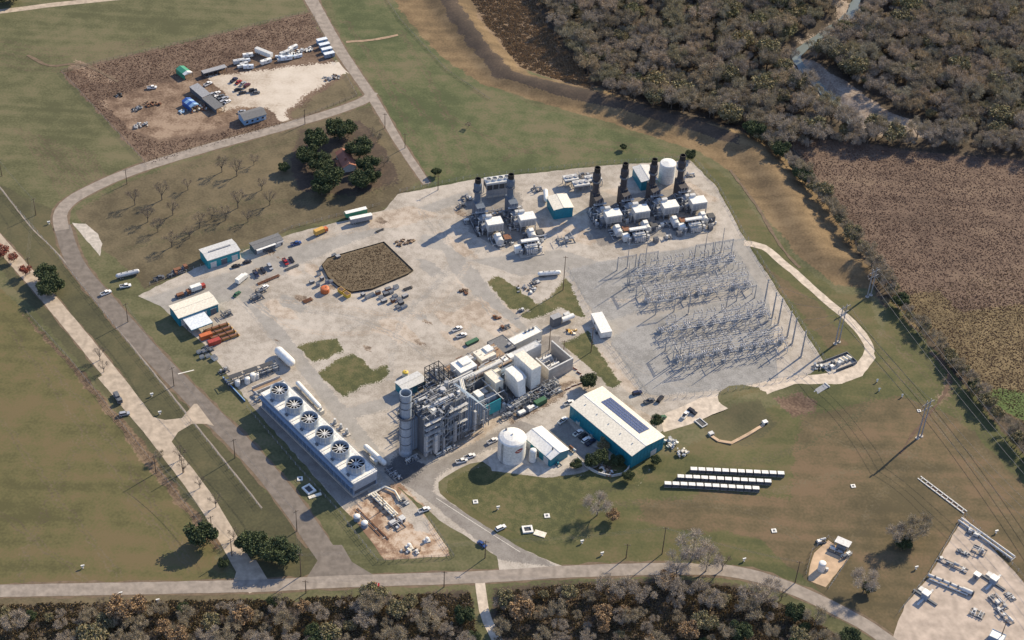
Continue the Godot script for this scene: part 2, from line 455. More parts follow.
	add.call(4, [-80, 592, 100, 588, 240, 590, 240, 602, 100, 612, -80, 618])
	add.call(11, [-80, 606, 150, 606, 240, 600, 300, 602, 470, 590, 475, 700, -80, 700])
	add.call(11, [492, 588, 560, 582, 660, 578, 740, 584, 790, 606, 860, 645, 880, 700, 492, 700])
	add.call(13, [430, 500, 470, 480, 660, 460, 800, 395, 880, 350, 890, 300, 1100, 540, 1100, 640, 930, 610, 800, 580, 660, 562, 560, 566, 510, 545])
	add.call(14, [800, 415, 900, 395, 960, 420, 1100, 560, 1100, 660, 880, 640, 800, 575, 760, 540, 680, 520, 700, 490, 790, 500])
	add.call(13, [745, 244, 790, 262, 850, 300, 880, 330, 878, 370, 800, 380, 700, 410, 820, 365])
	add.call(14, [640, 500, 760, 500, 800, 520, 700, 535, 640, 522])
	add.call(14, [760, 262, 820, 305, 850, 345, 830, 350, 790, 300])
	add.call(1, [776, 398, 800, 390, 818, 398, 816, 410, 792, 416])
	add.call(5, [700, 415, 760, 400, 775, 425, 750, 445, 712, 440])
	add.call(3, [930, 350, 944, 360, 952, 395, 940, 405, 946, 372])
	# banks greener towards the plant, wheel tracks over the fields
	add.call(13, [700, 160, 730, 178, 762, 222, 800, 264, 840, 294, 870, 296, 880, 330, 850, 300, 800, 270, 746, 236, 716, 186])
	var trk := func(i: int, px: Array, w: float):
		var c := curve(px, 6.0)
		regions.append([i, ribbon(c, w, 1.0)]); regions.append([i, ribbon(c, w, -1.0)])
	for k in 9: trk.call(4, [18 + k * 9, 128 + k * 3, 40 + k * 8, 160 + k * 2, 62 + k * 7, 196 - k * 2], .7)
	for k in 5: trk.call(4, [0, 40 + k * 6, 60, 50 + k * 5, 150, 38 + k * 2.0], .6)
	for q in [[10, 330, 60, 400, 120, 480, 190, 570], [40, 350, 110, 440, 190, 560], [0, 420, 60, 500, 120, 580], [0, 510, 60, 560, 90, 585], [80, 440, 40, 520, 20, 585]]: trk.call(4, q, .5)
	for q in [[400, 30, 440, 100, 470, 170], [440, 110, 520, 150, 620, 150, 690, 158], [380, 70, 430, 120, 450, 175], [345, 20, 372, 60, 400, 110, 424, 160], [500, 160, 560, 140, 640, 146]]: trk.call(4, q, .7)
	for q in [[880, 330, 930, 380, 1000, 470, 1040, 520], [870, 340, 930, 410, 990, 490, 1030, 545], [800, 420, 860, 450, 920, 460, 960, 500], [560, 500, 640, 505, 740, 510, 800, 540], [660, 500, 760, 495, 860, 470], [870, 600, 850, 560, 880, 500, 920, 450]]: trk.call(4, q, .6)
	for q in [[900, 330, 950, 390, 1020, 480], [700, 470, 780, 455, 850, 420, 880, 380], [480, 480, 540, 492, 640, 486], [500, 510, 580, 512, 650, 500]]: trk.call(5, q, .7)
	for q in [[150, 230, 220, 205, 300, 200, 380, 190], [120, 250, 200, 232, 280, 214], [180, 170, 260, 150, 330, 125]]: trk.call(5, q, .6)
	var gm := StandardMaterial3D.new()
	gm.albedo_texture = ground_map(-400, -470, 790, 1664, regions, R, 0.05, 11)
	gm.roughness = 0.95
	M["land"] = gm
	# ground sheet: fine grid near, one skirt out to the horizon
	var nx := 264; var nz := 264; var st := 790.0 / nx
	var V := PackedVector3Array(); var N := PackedVector3Array(); var T := PackedVector2Array(); var I := PackedInt32Array()
	var H := PackedFloat32Array()
	for j in nz + 1:
		for i in nx + 1:
			H.append(ground_y(-400 + i * st, -470 + j * st))
	for j in nz + 1:
		for i in nx + 1:
			var k := j * (nx + 1) + i
			V.append(Vector3(-400 + i * st, H[k], -470 + j * st)); T.append(Vector2(float(i) / nx, float(j) / nz))
			var hx := H[k + (1 if i < nx else 0)] - H[k - (1 if i > 0 else 0)]
			var hz := H[k + (nx + 1 if j < nz else 0)] - H[k - (nx + 1 if j > 0 else 0)]
			N.append(Vector3(-hx, 2 * st, -hz).normalized())
			if i < nx and j < nz: I.append_array([k, k + 1, k + nx + 1, k + 1, k + nx + 2, k + nx + 1])
	var q := V.size()
	for e in [[-1, -1], [1, -1], [1, 1], [-1, 1]]:
		V.append(Vector3(-5 + e[0] * 395, 0, -75 + e[1] * 395)); V.append(Vector3(-5 + e[0] * 6000, 0, -75 + e[1] * 6000))
		T.append(Vector2(0.5 + e[0] * 0.5, 0.5 + e[1] * 0.5)); T.append(Vector2(0.5 + e[0] * 7.6, 0.5 + e[1] * 7.6)); N.append(Vector3.UP); N.append(Vector3.UP)
	for e in 4:
		var a := q + e * 2; var b := q + ((e + 1) % 4) * 2
		I.append_array([a, a + 1, b + 1, a, b + 1, b])
	var arr := []; arr.resize(Mesh.ARRAY_MAX)
	arr[Mesh.ARRAY_VERTEX] = V; arr[Mesh.ARRAY_NORMAL] = N; arr[Mesh.ARRAY_TEX_UV] = T; arr[Mesh.ARRAY_INDEX] = I
	var am := ArrayMesh.new(); am.add_surface_from_arrays(Mesh.PRIMITIVE_TRIANGLES, arr)
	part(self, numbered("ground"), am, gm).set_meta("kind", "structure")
	# creek
	var wl := []
	strip("creek_water", [872, -40, 858, -5, 848, 14, 806, 44, 797, 56, 816, 80, 838, 104, 852, 122], 5.5, 6.0, -1.9, "water", 0.8)
	# plant yard: concrete, gravel and worn earth
	var Y := [
		[c3(.255, .228, .196), c3(.35, .319, .283), c3(.43, .395, .354), 0.90, 0.85, 0.88, 0.30],      # 0 worn concrete and caliche
		[c3(0.220, 0.210, 0.195), c3(0.275, 0.262, 0.245), c3(0.320, 0.305, 0.285), 0.70, 0.85, 0.77, 0.30],       # 1 grey lane
		[c3(.175, .175, .174), c3(.235, .234, .232), c3(.295, .293, .29), 0.80, 0.85, 1.32, 0.20],       # 2 substation gravel
		[c3(.27, .22, .175), c3(.38, .325, .27), c3(.455, .40, .345), 0.90, 1.19, 0.88, 0.20],         # 3 sandy dirt
		[c3(.16, .145, .135), c3(.21, .195, .18), c3(.25, .235, .22), 0.70, 0.85, 0.88, 0.20],      # 4 asphalt; also shade painted beside the warehouse, cooling tower and peaking units
		[c3(.06, .06, .062), c3(.08, .08, .085), c3(.105, .10, .10), 0.70, 0.85, 0.88, 0.00],        # 5 asphalt with the boiler's shadow painted in
		[c3(.10, .075, .058), c3(.19, .145, .11), c3(.30, .25, .20), 0.50, 1.53, 1.54, 0.00],        # 6 stains
	]
	Y.append([c3(.19, .115, .075), c3(.36, .265, .19), c3(.48, .40, .325), 1.4, 1.6, .8, 0])      # 7 reddish metering soil
	Y.append([c3(.045, .052, .017), c3(.074, .080, .027), c3(.115, .098, .045), 1.0, 1.2, 1.2, 0])      # 8 grass
	var yr := []
	var ya := func(i: int, px: Array): yr.append([i, outline(px)])
	ya.call(2, [565, 268, 745, 238, 824, 362, 808, 374, 720, 390, 656, 396, 642, 392])
	ya.call(1, [590, 330, 650, 306, 745, 288, 752, 294, 660, 316, 600, 342])
	ya.call(1, [732, 242, 745, 240, 822, 362, 808, 368])
	ya.call(1, [140, 300, 190, 284, 250, 266, 300, 246, 400, 214, 470, 190, 470, 200, 420, 216, 330, 252, 250, 286, 300, 350, 330, 388, 396, 470, 384, 480, 300, 372, 240, 298, 160, 318])
	ya.call(1, [440, 240, 470, 262, 500, 300, 540, 340, 526, 345, 480, 300, 450, 270])
	ya.call(1, [470, 260, 560, 250, 600, 262, 570, 270, 520, 276])
	ya.call(1, [420, 400, 350, 420, 340, 410, 420, 388])
	ya.call(3, [360, 216, 410, 206, 440, 214, 400, 228, 372, 228])
	ya.call(3, [480, 296, 520, 330, 500, 340, 455, 312])
	ya.call(3, [540, 214, 600, 236, 590, 246, 540, 232])
	ya.call(3, [600, 190, 690, 182, 720, 200, 660, 214])
	ya.call(3, [560, 370, 620, 400, 660, 420, 640, 426, 600, 396, 556, 376])
	ya.call(3, [576, 330, 600, 350, 640, 392, 630, 394, 590, 350])
	ya.call(3, [235, 250, 262, 246, 268, 256, 240, 262])
	ya.call(3, [420, 460, 470, 446, 500, 424, 580, 388, 566, 380, 480, 415, 420, 440])
	ya.call(4, [402, 482, 420, 470, 500, 430, 520, 420, 545, 430, 500, 446, 462, 462, 436, 478, 432, 492, 520, 545, 560, 568, 500, 560, 440, 510])
	ya.call(5, [385, 470, 400, 452, 428, 466, 404, 484])  # boiler's cast shadow painted into the asphalt colour
	ya.call(4, [548, 432, 566, 420, 600, 452, 590, 468])  # warehouse's cast shadow painted on the ground as a darker patch
	ya.call(4, [338, 460, 256, 404, 246, 400, 350, 516, 376, 498])  # concrete strip painted darker for the cooling tower's shadow
	ya.call(6, [505, 400, 560, 384, 575, 380, 560, 400, 510, 424])
	ya.call(4, [396, 452, 400, 404, 430, 372, 505, 336, 560, 336, 575, 366, 556, 384, 470, 420, 430, 446])
	ya.call(4, [588, 200, 690, 186, 704, 200, 700, 232, 600, 246, 590, 230])  # ground painted darker for the shadows among the dark stack units
	ya.call(4, [466, 200, 520, 192, 530, 236, 500, 250, 470, 232])  # same painted shadow tone among the blue grey stack units
	for px in ISLANDS:
		var grown := Geometry2D.offset_polygon(outline(px), 0.9)
		yr.append([8, grown[0]])
	ya.call(7, [340, 514, 374, 494, 398, 480, 432, 514, 462, 560, 380, 570, 366, 548])
	ya.call(0, [392, 498, 402, 492, 428, 520, 430, 534, 414, 530])
	for i in 16:
		var c := site(rng.randf_range(250, 560), rng.randf_range(200, 350))
		var b := PackedVector2Array(); var w := rng.randf_range(0.8, 2.6)
		for e in 9: b.append(Vector2(c.x, c.z) + Vector2(cos(e * TAU / 9) * 1.7, sin(e * TAU / 9)).rotated(0.6) * w * rng.randf_range(.6, 1.2))
		yr.append([6, b])
	for i in 18:
		var c := site(rng.randf_range(250, 520), rng.randf_range(225, 340))
		var b := PackedVector2Array(); var w := rng.randf_range(3.0, 8.0)
		for e in 11: b.append(Vector2(c.x, c.z) + Vector2(cos(e * TAU / 11) * 2.0, sin(e * TAU / 11)).rotated(0.6) * w * rng.randf_range(.6, 1.2))
		yr.insert(0, [3 if i % 3 > 0 else 1, b])
	for tk in [[250, 300, 300, 330, 380, 330, 440, 300, 470, 262], [300, 310, 360, 320, 420, 350, 440, 370], [440, 220, 450, 260, 420, 300, 340, 330], [420, 210, 440, 240, 480, 300, 520, 340], [270, 300, 330, 305, 400, 315, 470, 300], [310, 240, 400, 222, 460, 215], [480, 250, 440, 280, 400, 325, 390, 380], [240, 300, 280, 345, 330, 395], [610, 300, 650, 300, 730, 284], [600, 340, 660, 380, 700, 386]]:
		var c := curve(tk, 5.0)
		for e in [-1, 1]: yr.append([1 if int(tk[0]) % 20 == 0 else 3, ribbon(c, .55, e * .9)])
	var ym := StandardMaterial3D.new()
	ym.albedo_texture = ground_map(-200, -160, 330, 1152, yr, Y, 0.045, 31)
	ym.roughness = 0.9
	M["yard"] = ym
	var pts := rough_outline(outline([138, 296, 162, 284, 196, 268, 246, 250, 292, 234, 384, 210, 398, 194, 430, 188, 470, 180, 600, 166, 690, 160, 716, 186, 744, 238, 824, 362, 810, 374, 720, 396, 712, 412, 690, 424, 664, 430, 640, 445, 590, 470, 575, 474, 545, 478, 500, 472, 482, 462, 470, 464, 452, 472, 438, 482, 440, 494, 470, 516, 520, 548, 566, 568, 500, 572, 496, 556, 440, 520, 398, 487, 350, 516, 250, 404, 204, 344, 160, 306]), 0.35, 3.0)
	var ys := part(self, numbered("plant_yard"), sheet_mesh(pts, 0.02, Vector2(-200, -160), 330.0), ym)
	ys.set_meta("kind", "structure")

func build_roads():
	for q in [[[62, 226, 76, 264, 105, 300, 150, 352, 200, 404, 250, 454, 290, 502, 318, 544], 10.6, 12.0], [[368, 98, 345, 108, 290, 125, 200, 150, 130, 172, 85, 192, 66, 205, 60, 216, 62, 230], 8.6, 9.4], [[308, -6, 340, 50, 374, 100, 400, 144, 427, 184], 10.4, 6.0], [[-40, 593, 0, 591, 250, 586, 330, 582, 480, 577, 560, 572, 660, 569, 730, 571, 790, 588, 860, 622, 900, 650], 8.4, 8.6], [[-30, 208, 0, 243, 50, 300, 118, 383], 8.4, 8.4]]:
		strip("road_shoulder", q[0], q[1], q[2], 0.012, "shoulder", 0.7)
	strip("dirt_track", [28, 55, 50, 66, 80, 64, 104, 74, 118, 82], 1.6, 2.0, 0.03, "shoulder", 0.5)
	strip("dirt_track", [730, 170, 756, 205, 780, 245, 800, 268], 1.6, 1.6, 0.03, "shoulder", 0.4)
	strip("dirt_track", [930, 352, 948, 372, 944, 395, 920, 425, 900, 455], 1.6, 1.2, 0.03, "soil", 0.5)
	strip("access_road", [62, 226, 76, 264, 105, 300, 150, 352, 200, 404, 250, 454, 290, 502, 322, 548, 345, 580], 8.5, 10.0, 0.036, "asphalt")
	strip("loop_road", [373, 92, 368, 98, 345, 108, 290, 125, 200, 150, 130, 172, 85, 192, 66, 205, 60, 216, 62, 230], 6.5, 7.5, 0.040, "oldroad")
	strip("north_road", [308, -6, 340, 50, 374, 100, 400, 144, 427, 184], 8.5, 4.2, 0.032, "oldroad")
	strip("farm_road", [-30, 208, 0, 243, 50, 300, 118, 383, 160, 440, 205, 500, 240, 560, 258, 590], 7.0, 8.0, 0.036, "farmroad")
	sheet("road_apron", [98, 378, 108, 372, 122, 380, 130, 398, 145, 415, 165, 420, 182, 418, 194, 404, 197, 404, 214, 426, 206, 424, 192, 424, 178, 432, 170, 444, 176, 456, 182, 470, 176, 474, 150, 440], 0.044, "farmroad", 0.1)
	strip("county_road", [-40, 593, 0, 591, 250, 586, 330, 582, 480, 577, 560, 572, 660, 569, 730, 571, 790, 588, 860, 622, 900, 650], 6.6, 6.6, 0.048, "oldroad")
	sheet("road_junction", [300, 588, 318, 560, 322, 545, 342, 545, 352, 562, 372, 574, 392, 584], 0.044, "asphalt")
	sheet("road_junction", [240, 560, 256, 560, 268, 580, 300, 590, 230, 592], 0.045, "farmroad")
	strip("gravel_track", [744, 243, 764, 247, 782, 262, 800, 277, 822, 297, 845, 316, 862, 334, 870, 350, 862, 364, 846, 373, 820, 378, 790, 380, 755, 388, 715, 402], 4.6, 5.0, 0.030, "caliche", 0.25)
	sheet("gravel_apron", [660, 416, 700, 398, 740, 388, 790, 376, 840, 374, 862, 362, 872, 350, 876, 358, 862, 376, 842, 384, 795, 384, 740, 404, 690, 424, 664, 432], 0.026, "caliche", 0.3)
	strip("driveway", [480, 578, 482, 600, 488, 622, 503, 650], 4.0, 4.5, 0.044, "caliche", 0.2)
	strip("north_lane", [-20, 14, 20, 9, 60, 4, 140, -4], 5.0, 5.0, 0.03, "farmroad")
	strip("footpath", [-20, 165, 0, 187, 30, 226, 60, 256, 100, 306, 150, 368, 200, 430, 240, 480, 262, 508], 0.7, 0.7, 0.03, "oldroad")
	strip("dirt_track", [346, 42, 372, 40, 398, 35], 2.4, 2.0, 0.03, "dirt", 0.3)
	sheet("turnout", [72, 223, 86, 224, 98, 234, 102, 244, 100, 256], 0.03, "concrete", 0.2)
	for px in ISLANDS:
		sheet("grass_island", px, 0.026, "yard", 0.5)
	sheet("metering_yard", [350, 514, 374, 498, 398, 487, 424, 514, 448, 548, 450, 556, 384, 560, 376, 548], 0.03, "yard", 0.2)
	sheet("south_pad", [809, 569, 814, 553, 828, 540, 842, 550, 850, 556, 826, 587, 808, 580], 0.03, "dirtpad", 0.2)
	sheet("valve_yard", [964, 517, 1000, 556, 1040, 600, 1040, 660, 890, 660, 896, 626, 905, 606, 930, 575, 950, 540], 0.03, "palepad", 0.3)
	sheet("blast_wall_pad", [486, 455, 494, 450, 500, 456, 528, 460, 572, 446, 580, 458, 556, 474, 530, 474, 492, 471], 0.034, "concrete")
	for t in [[560, 352, 590, 372], [566, 378, 590, 376]]: pass
	# painted centre line and worn lane edges of the plant entrance
	strip("lane_marking", [436, 498, 470, 520, 520, 552], 0.2, 0.2, 0.032, "paint", 0.0)
	strip("stop_marking", [178, 374, 194, 370], 0.6, 0.6, 0.044, "paint", 0.0)

# ---------------------------------------------------------------- main power block
func lathe(prof: Array, seg := 28) -> Mesh:
	var st := SurfaceTool.new(); st.begin(Mesh.PRIMITIVE_TRIANGLES)
	for i in prof.size() - 1:
		st.set_smooth_group(i)
		for k in seg:
			var a := k * TAU / seg; var b := (k + 1) * TAU / seg
			var p := [Vector3(cos(a) * prof[i].x, prof[i].y, sin(a) * prof[i].x), Vector3(cos(b) * prof[i].x, prof[i].y, sin(b) * prof[i].x), Vector3(cos(b) * prof[i + 1].x, prof[i + 1].y, sin(b) * prof[i + 1].x), Vector3(cos(a) * prof[i + 1].x, prof[i + 1].y, sin(a) * prof[i + 1].x)]
			for j in [0, 1, 2, 0, 2, 3]: st.add_vertex(p[j])
	st.generate_normals()
	return st.commit()
func V(x: float, y: float, z: float) -> Vector3: return Vector3(x, y, z)
# a railing round a platform, as joined shapes
func rail(x0: float, x1: float, z: float, y: float) -> Array:
	var s := [["t", V(x0, y + 1.1, z), V(x1, y + 1.1, z), 0.05], ["t", V(x0, y + 0.6, z), V(x1, y + 0.6, z), 0.04]]
	var n := maxi(2, int((x1 - x0) / 2.0))
	for i in n + 1:
		var x := lerpf(x0, x1, float(i) / n)
		s.append(["t", V(x, y, z), V(x, y + 1.1, z), 0.05])
	return s
# frame of columns and beams
func frame_shapes(x0: float, x1: float, nx: int, z0: float, z1: float, nz: int, h: float, levels: int, w := 0.3) -> Array:
	var s := []
	for i in nx + 1:
		for j in nz + 1:
			s.append(["b", lerpf(x0, x1, float(i) / nx), 0, lerpf(z0, z1, float(j) / nz), w, h, w])
	for l in levels:
		var y := h * (l + 1) / levels - w
		for i in nx + 1: s.append(["b", lerpf(x0, x1, float(i) / nx), y, (z0 + z1) / 2, w * 0.8, w, absf(z1 - z0)])
		for j in nz + 1: s.append(["b", (x0 + x1) / 2, y, lerpf(z0, z1, float(j) / nz), absf(x1 - x0), w, w * 0.8])
	return s
# skid of vessels, pipes, valves and small cabinets on a base frame
func skid(called: String, label: String, at: Vector3, yaw: float, L: float, W: float, H: float, seed_: int, mats := ["steel", "pale", "slate"], group := "process skids") -> Node3D:
	var g := RandomNumberGenerator.new(); g.seed = seed_
	var t := thing(called, label, "equipment", at, yaw, group)
	joined(t, "base_frame", "slate", [["b", 0, 0.02, -W * .45, L, .3, .25], ["b", 0, 0.02, W * .45, L, .3, .25], ["b", -L * .48, 0.02, 0, .25, .3, W], ["b", L * .48, 0.02, 0, .25, .3, W], ["b", 0, 0.02, 0, .25, .3, W]])
	var n := maxi(2, int(L / 3.0))
	for i in n:
		var x := -L / 2 + (i + 0.5) * L / n; var z := g.randf_range(-W * .25, W * .25)
		var m: String = mats[g.randi() % mats.size()]
		match g.randi() % 3:
			0:
				var r := g.randf_range(.4, .8)
				cy(t, "vessel", m, x, 0.3, z, r, H * g.randf_range(.5, .9))
			1: bx(t, "cabinet", m, x, 0.3, z, g.randf_range(1, 2), H * g.randf_range(.35, .75), g.randf_range(1, W * .6))
			2:
				var r := g.randf_range(.4, .7)
				tb(t, "vessel", m, V(x - 1.2, r + .8, z), V(x + 1.2, r + .8, z), r, 14)
	var s := []
	for i in int(L * 0.9) + 3:
		var x := g.randf_range(-L / 2, L / 2); var z := g.randf_range(-W / 2, W / 2); var y := g.randf_range(.4, H)
		var l := g.randf_range(1.0, L * .4)
		match g.randi() % 3:
			0: s.append(["t", V(clampf(x - l, -L / 2, L / 2), y, z), V(clampf(x + l, -L / 2, L / 2), y, z), g.randf_range(.1, .22)])
			1: s.append(["t", V(x, y, -W / 2), V(x, y, W / 2), g.randf_range(.1, .2)])
			2: s.append(["t", V(x, .1, z), V(x, y, z), g.randf_range(.1, .22)])
	joined(t, "pipework", mats[0], s)
	return t
# crowd of pipes, valves and small vessels too fine to tell apart, filling a box
func pipe_maze(p: Node3D, mats: Array, x0: float, x1: float, y0: float, y1: float, z0: float, z1: float, n: int, seed_: int):
	var g := RandomNumberGenerator.new(); g.seed = seed_
	for k in mats.size():
		var s := []
		for i in n / mats.size():
			var a := V(g.randf_range(x0, x1), g.randf_range(y0, y1), g.randf_range(z0, z1))
			var r := g.randf_range(.09, .24)
			match g.randi() % 5:
				0, 1: s.append(["t", a, V(clampf(a.x + g.randf_range(-8, 8), x0, x1), a.y, a.z), r])
				2: s.append(["t", a, V(a.x, a.y, clampf(a.z + g.randf_range(-6, 6), z0, z1)), r])
				3: s.append(["t", V(a.x, y0, a.z), a + V(0, .4, 0), r])
				4: s.append(["b", a.x, y0, a.z, g.randf_range(.6, 1.8), g.randf_range(.6, (y1 - y0) * .7), g.randf_range(.6, 1.6)])
		joined(p, "pipe_bundle", mats[k], s).set_meta("kind", "stuff")
# metal-clad shed: walls, pitched roof, roll door, wall trim
func shed(called: String, label: String, at: Vector3, yaw: float, L: float, W: float, H: float, rise: float, wall: String, roof: String, doors := 2, over := 0.4) -> Node3D:
	var t := thing(called, label, "building", at, yaw)
	var prof := PackedVector2Array([Vector2(-W / 2, 0), Vector2(W / 2, 0), Vector2(W / 2, H), Vector2(0, H + rise), Vector2(-W / 2, H)])
	part(t, "wall", extrude(prof, L), wall)
	var rf := gable(t, "roof", roof, 0, H + 0.04, 0, L + over * 2, W + over * 2, rise, 0.16)
	bx(rf, "ridge_cap", roof, 0, rise + 0.12, 0, L + over * 2, 0.12, 0.5)
	for i in doors:
		var x := -L / 2 + (i + 0.5) * L / doors
		var d := bx(t, "door", "pale" if i % 2 == 0 else "slate", x, 0.05, W / 2, minf(3.2, L / doors * .6), minf(3.4, H * .7), 0.16)
		bx(d, "frame", "white", 0, minf(3.4, H * .7) / 2, 0, minf(3.2, L / doors * .6) + .3, 0.18, 0.22)
	for e in [-1, 1]: bx(t, "gutter", "pale", 0, H - 0.16, e * (W / 2 + 0.3), L, 0.16, 0.16)
	return t
# flat-roofed box building with a parapet
func block(called: String, label: String, at: Vector3, yaw: float, L: float, W: float, H: float, wall: String, roof: String, category := "building") -> Node3D:
	var t := thing(called, label, category, at, yaw)
	bx(t, "wall", wall, 0, 0, 0, L, H, W)
	bx(t, "roof", roof, 0, H, 0, L - 0.1, 0.14, W - 0.1)
	joined(t, "parapet", wall, [["b", 0, H, W / 2 - .1, L + .1, .35, .22], ["b", 0, H, -W / 2 + .1, L + .1, .35, .22], ["b", L / 2 - .1, H, 0, .22, .33, W - .3], ["b", -L / 2 + .1, H, 0, .22, .33, W - .3]])
	return t

func build_power_block():
	# stack
	var t := thing("exhaust_stack", "tall blue grey exhaust stack with dark platform ring beside the boiler", "smokestack", P(-1.5, 1.0), YP)
	part(t, "shell", lathe([Vector2(3.1, 0), Vector2(3.1, 2), Vector2(2.75, 3), Vector2(2.6, 36.6), Vector2(2.75, 36.6), Vector2(2.75, 37.2), Vector2(2.35, 37.2), Vector2(2.35, 22)]), "towerwall")
	cy(t, "flue_shade_disc", "black", 0, 24, 0, 2.34, 0.2)  # black disc stands in for the darkness inside the flue
	part(t, "platform", lathe([Vector2(2.65, 23.2), Vector2(3.9, 23.2), Vector2(3.9, 24.4), Vector2(3.8, 24.4), Vector2(3.8, 23.4), Vector2(2.65, 23.4)]), "slate")
	for y in [7.0, 12.0, 17.0, 29.0, 33.0]: part(t, "stiffener_ring", lathe([Vector2(2.6, y), Vector2(2.9, y), Vector2(2.9, y + .3), Vector2(2.6, y + .3)]), "slate")
	var lad := [["t", V(-2.9, 0, .3), V(-2.8, 36, .3), .06], ["t", V(-2.9, 0, -.3), V(-2.8, 36, -.3), .06]]
	for i in 30: lad.append(["t", V(-2.85, 1 + i * 1.2, -.3), V(-2.85, 1 + i * 1.2, .3), .04])
	joined(t, "ladder", "slate", lad)
	bx(t, "breech_duct", "bluegrey", 3.0, 3, 0, 3.4, 19, 6)
	for i in 4: bx(t, "duct_rib", "slate", 1.7 + i * .9, 3, 0, .18, 19.2, 6.4)
	# boiler: two casings and the tapering inlet duct
	t = thing("heat_recovery_boiler", "huge dark slate boiler casing with walkways, pipes and ribbed inlet duct", "boiler", P(16, 2), YP)
	bx(t, "casing", "slate", -7.5, 2, 0, 11, 21.5, 12)
	bx(t, "casing", "slate", 5.2, 2, 0, 12, 23, 12)
	bx(t, "gap_panel", "dark", -1.4, 2, 0, 1.6, 19, 11.4)
	var wed := PackedVector2Array([Vector2(11.2, 2), Vector2(24.5, 2), Vector2(24.5, 8.5), Vector2(13.5, 23), Vector2(11.2, 23)])
	var wm := extrude(wed, 11.0)
	part(t, "inlet_duct", wm, "bluegrey", Transform3D(Basis(Vector3.UP, PI / 2), Vector3.ZERO).scaled(Vector3(1, 1, 1)))
	for i in 9:
		var x := 12.2 + i * 1.45
		var h := 21.0 if x < 13.5 else lerpf(21.0, 6.7, (x - 13.5) / 11.0)
		bx(t, "duct_rib", "steel", x, 2, 5.65, .3, h, .4)
	for i in 9:
		bx(t, "casing_rib", "steel", -12.5 + i * 2.9, 2, 6.1, .3, 21 + (1.5 if i > 4 else 0.0), .35)
	for e in [-11, -3, 1, 10.5, 17]:
		for z in [-5, 5]: bx(t, "foot", "concrete", e, 0, z, 1.2, 2, 1.2)
	for l in 6:
		var y := 4.2 + l * 3.3
		var p := bx(t, "walkway", "galv", -7.8, y, 7.1, 9.5, .14, 1.9)
		joined(p, "railing", "pale", rail(-4.7, 4.7, .9, .1))
		if l % 2 == 0 or l > 3:
			p = bx(t, "walkway", "galv", 5.5, y + 1.2, 7.1, 10.5, .14, 1.9)
			joined(p, "railing", "pale", rail(-5.2, 5.2, .9, .1))
	var stairs := []
	for l in 7:
		var y := 1.0 + l * 3.3
		var a := V(-3.5 if l % 2 == 0 else 1.5, y, 7.8); var b := V(1.5 if l % 2 == 0 else -3.5, y + 3.3, 7.8)
		stairs.append(["t", a, b, .22]); stairs.append(["t", a + V(0, 1, .5), b + V(0, 1, .5), .06])
		stairs.append(["b", b.x, b.y, 7.8, 1.6, .12, 1.6])
	for x in [-4.2, 2.2]:
		for z in [7.0, 8.6]: stairs.append(["b", x, 0, z, .22, 25, .22])
	joined(t, "stair_tower", "steel", stairs)
	var pp := []
	for i in 10:
		var x := rng.randf_range(-12, 10); var y := rng.randf_range(10, 24)
		pp.append(["t", V(x, 1, 6.6), V(x, y, 6.6), rng.randf_range(.12, .28)])
		pp.append(["t", V(x, y, 6.6), V(x + rng.randf_range(-5, 5), y, 6.6), .18])
	joined(t, "downcomer_pipes", "pale", pp)
	for i in 3:
		var z := -3.2 + i * 3.0
		var d := tb(t, "steam_drum", "galv" if i != 1 else "grey", V(-11 + i * 3, 26.2, z), V(-3 + i * 4.4, 26.2, z), .75 + .15 * i, 16)
		for e in [-.35, .35]: part(d, "saddle", box_mesh(2.0, .5, 2.2), "slate", Transform3D(Basis(), Vector3(0, e * 8, 0)))
	bx(t, "roof_hood", "white", -6.5, 23.8, 3.4, 2.2, 1.8, 4.2, 12)
	bx(t, "roof_cabinet", "skyblue", -1.2, 25.2, 1.5, 3.2, 1.0, 5.0)
	cy(t, "silencer", "galv", 3.2, 25, -1.5, 1.3, 3.4); cy(t, "silencer", "steel", 6.6, 25, -3.4, 1.0, 4.2); cy(t, "silencer", "white", 8.5, 25, 3.4, .7, 2.6)
	var top := []
	for i in 46:
		var a := V(rng.randf_range(-12, 11), rng.randf_range(24, 28), rng.randf_range(-5.5, 5.5))
		var k := rng.randi() % 3
		var b := a + (V(rng.randf_range(2, 7), 0, 0) if k == 0 else V(0, 0, rng.randf_range(2, 6)) if k == 1 else V(0, rng.randf_range(1, 3.2), 0))
		top.append(["t", a, b, rng.randf_range(.1, .26)])
	joined(t, "roof_pipework", "pale", top).set_meta("kind", "stuff")
	var tr := rail(-13, -2, 6, 23.6); tr.append_array(rail(-1, 11, 6, 25.1)); tr.append_array(rail(-13, -2, -6, 23.6)); tr.append_array(rail(-1, 11, -6, 25.1))
	joined(t, "roof_railing", "galv", tr)
	pipe_maze(t, ["pale", "steel", "slate", "dark", "grey"], -13, 11, 23.6, 28.0, -5.6, 5.6, 210, 901)
	pipe_maze(t, ["galv", "steel", "slate"], -13, 24, 2, 20, 6.3, 8.4, 90, 902)
	t = thing("crossover_pipe_bridge", "pale braced pipe bridge climbing over the boiler roof towards turbine deck", "pipe bridge", P(34, -12), YP)
	joined(t, "truss", "pale", frame_shapes(-12, 12, 8, -1.2, 1.2, 1, 14.5, 2, .22))
	for i in 4: tb(t, "pipe", ["cream", "pale", "galv", "white"][i], V(-12, 14.8 + .5 * (i % 2), -1 + i * .65), V(12, 14.8 + .5 * (i % 2), -1 + i * .65), .3)
	t = thing("pipe_rack", "long steel pipe rack running beside the dark turbine pit", "pipe rack", P(53, -13.5), YP)
	joined(t, "truss", "galv", frame_shapes(-11, 11, 6, -1, 1, 1, 11, 2, .25))
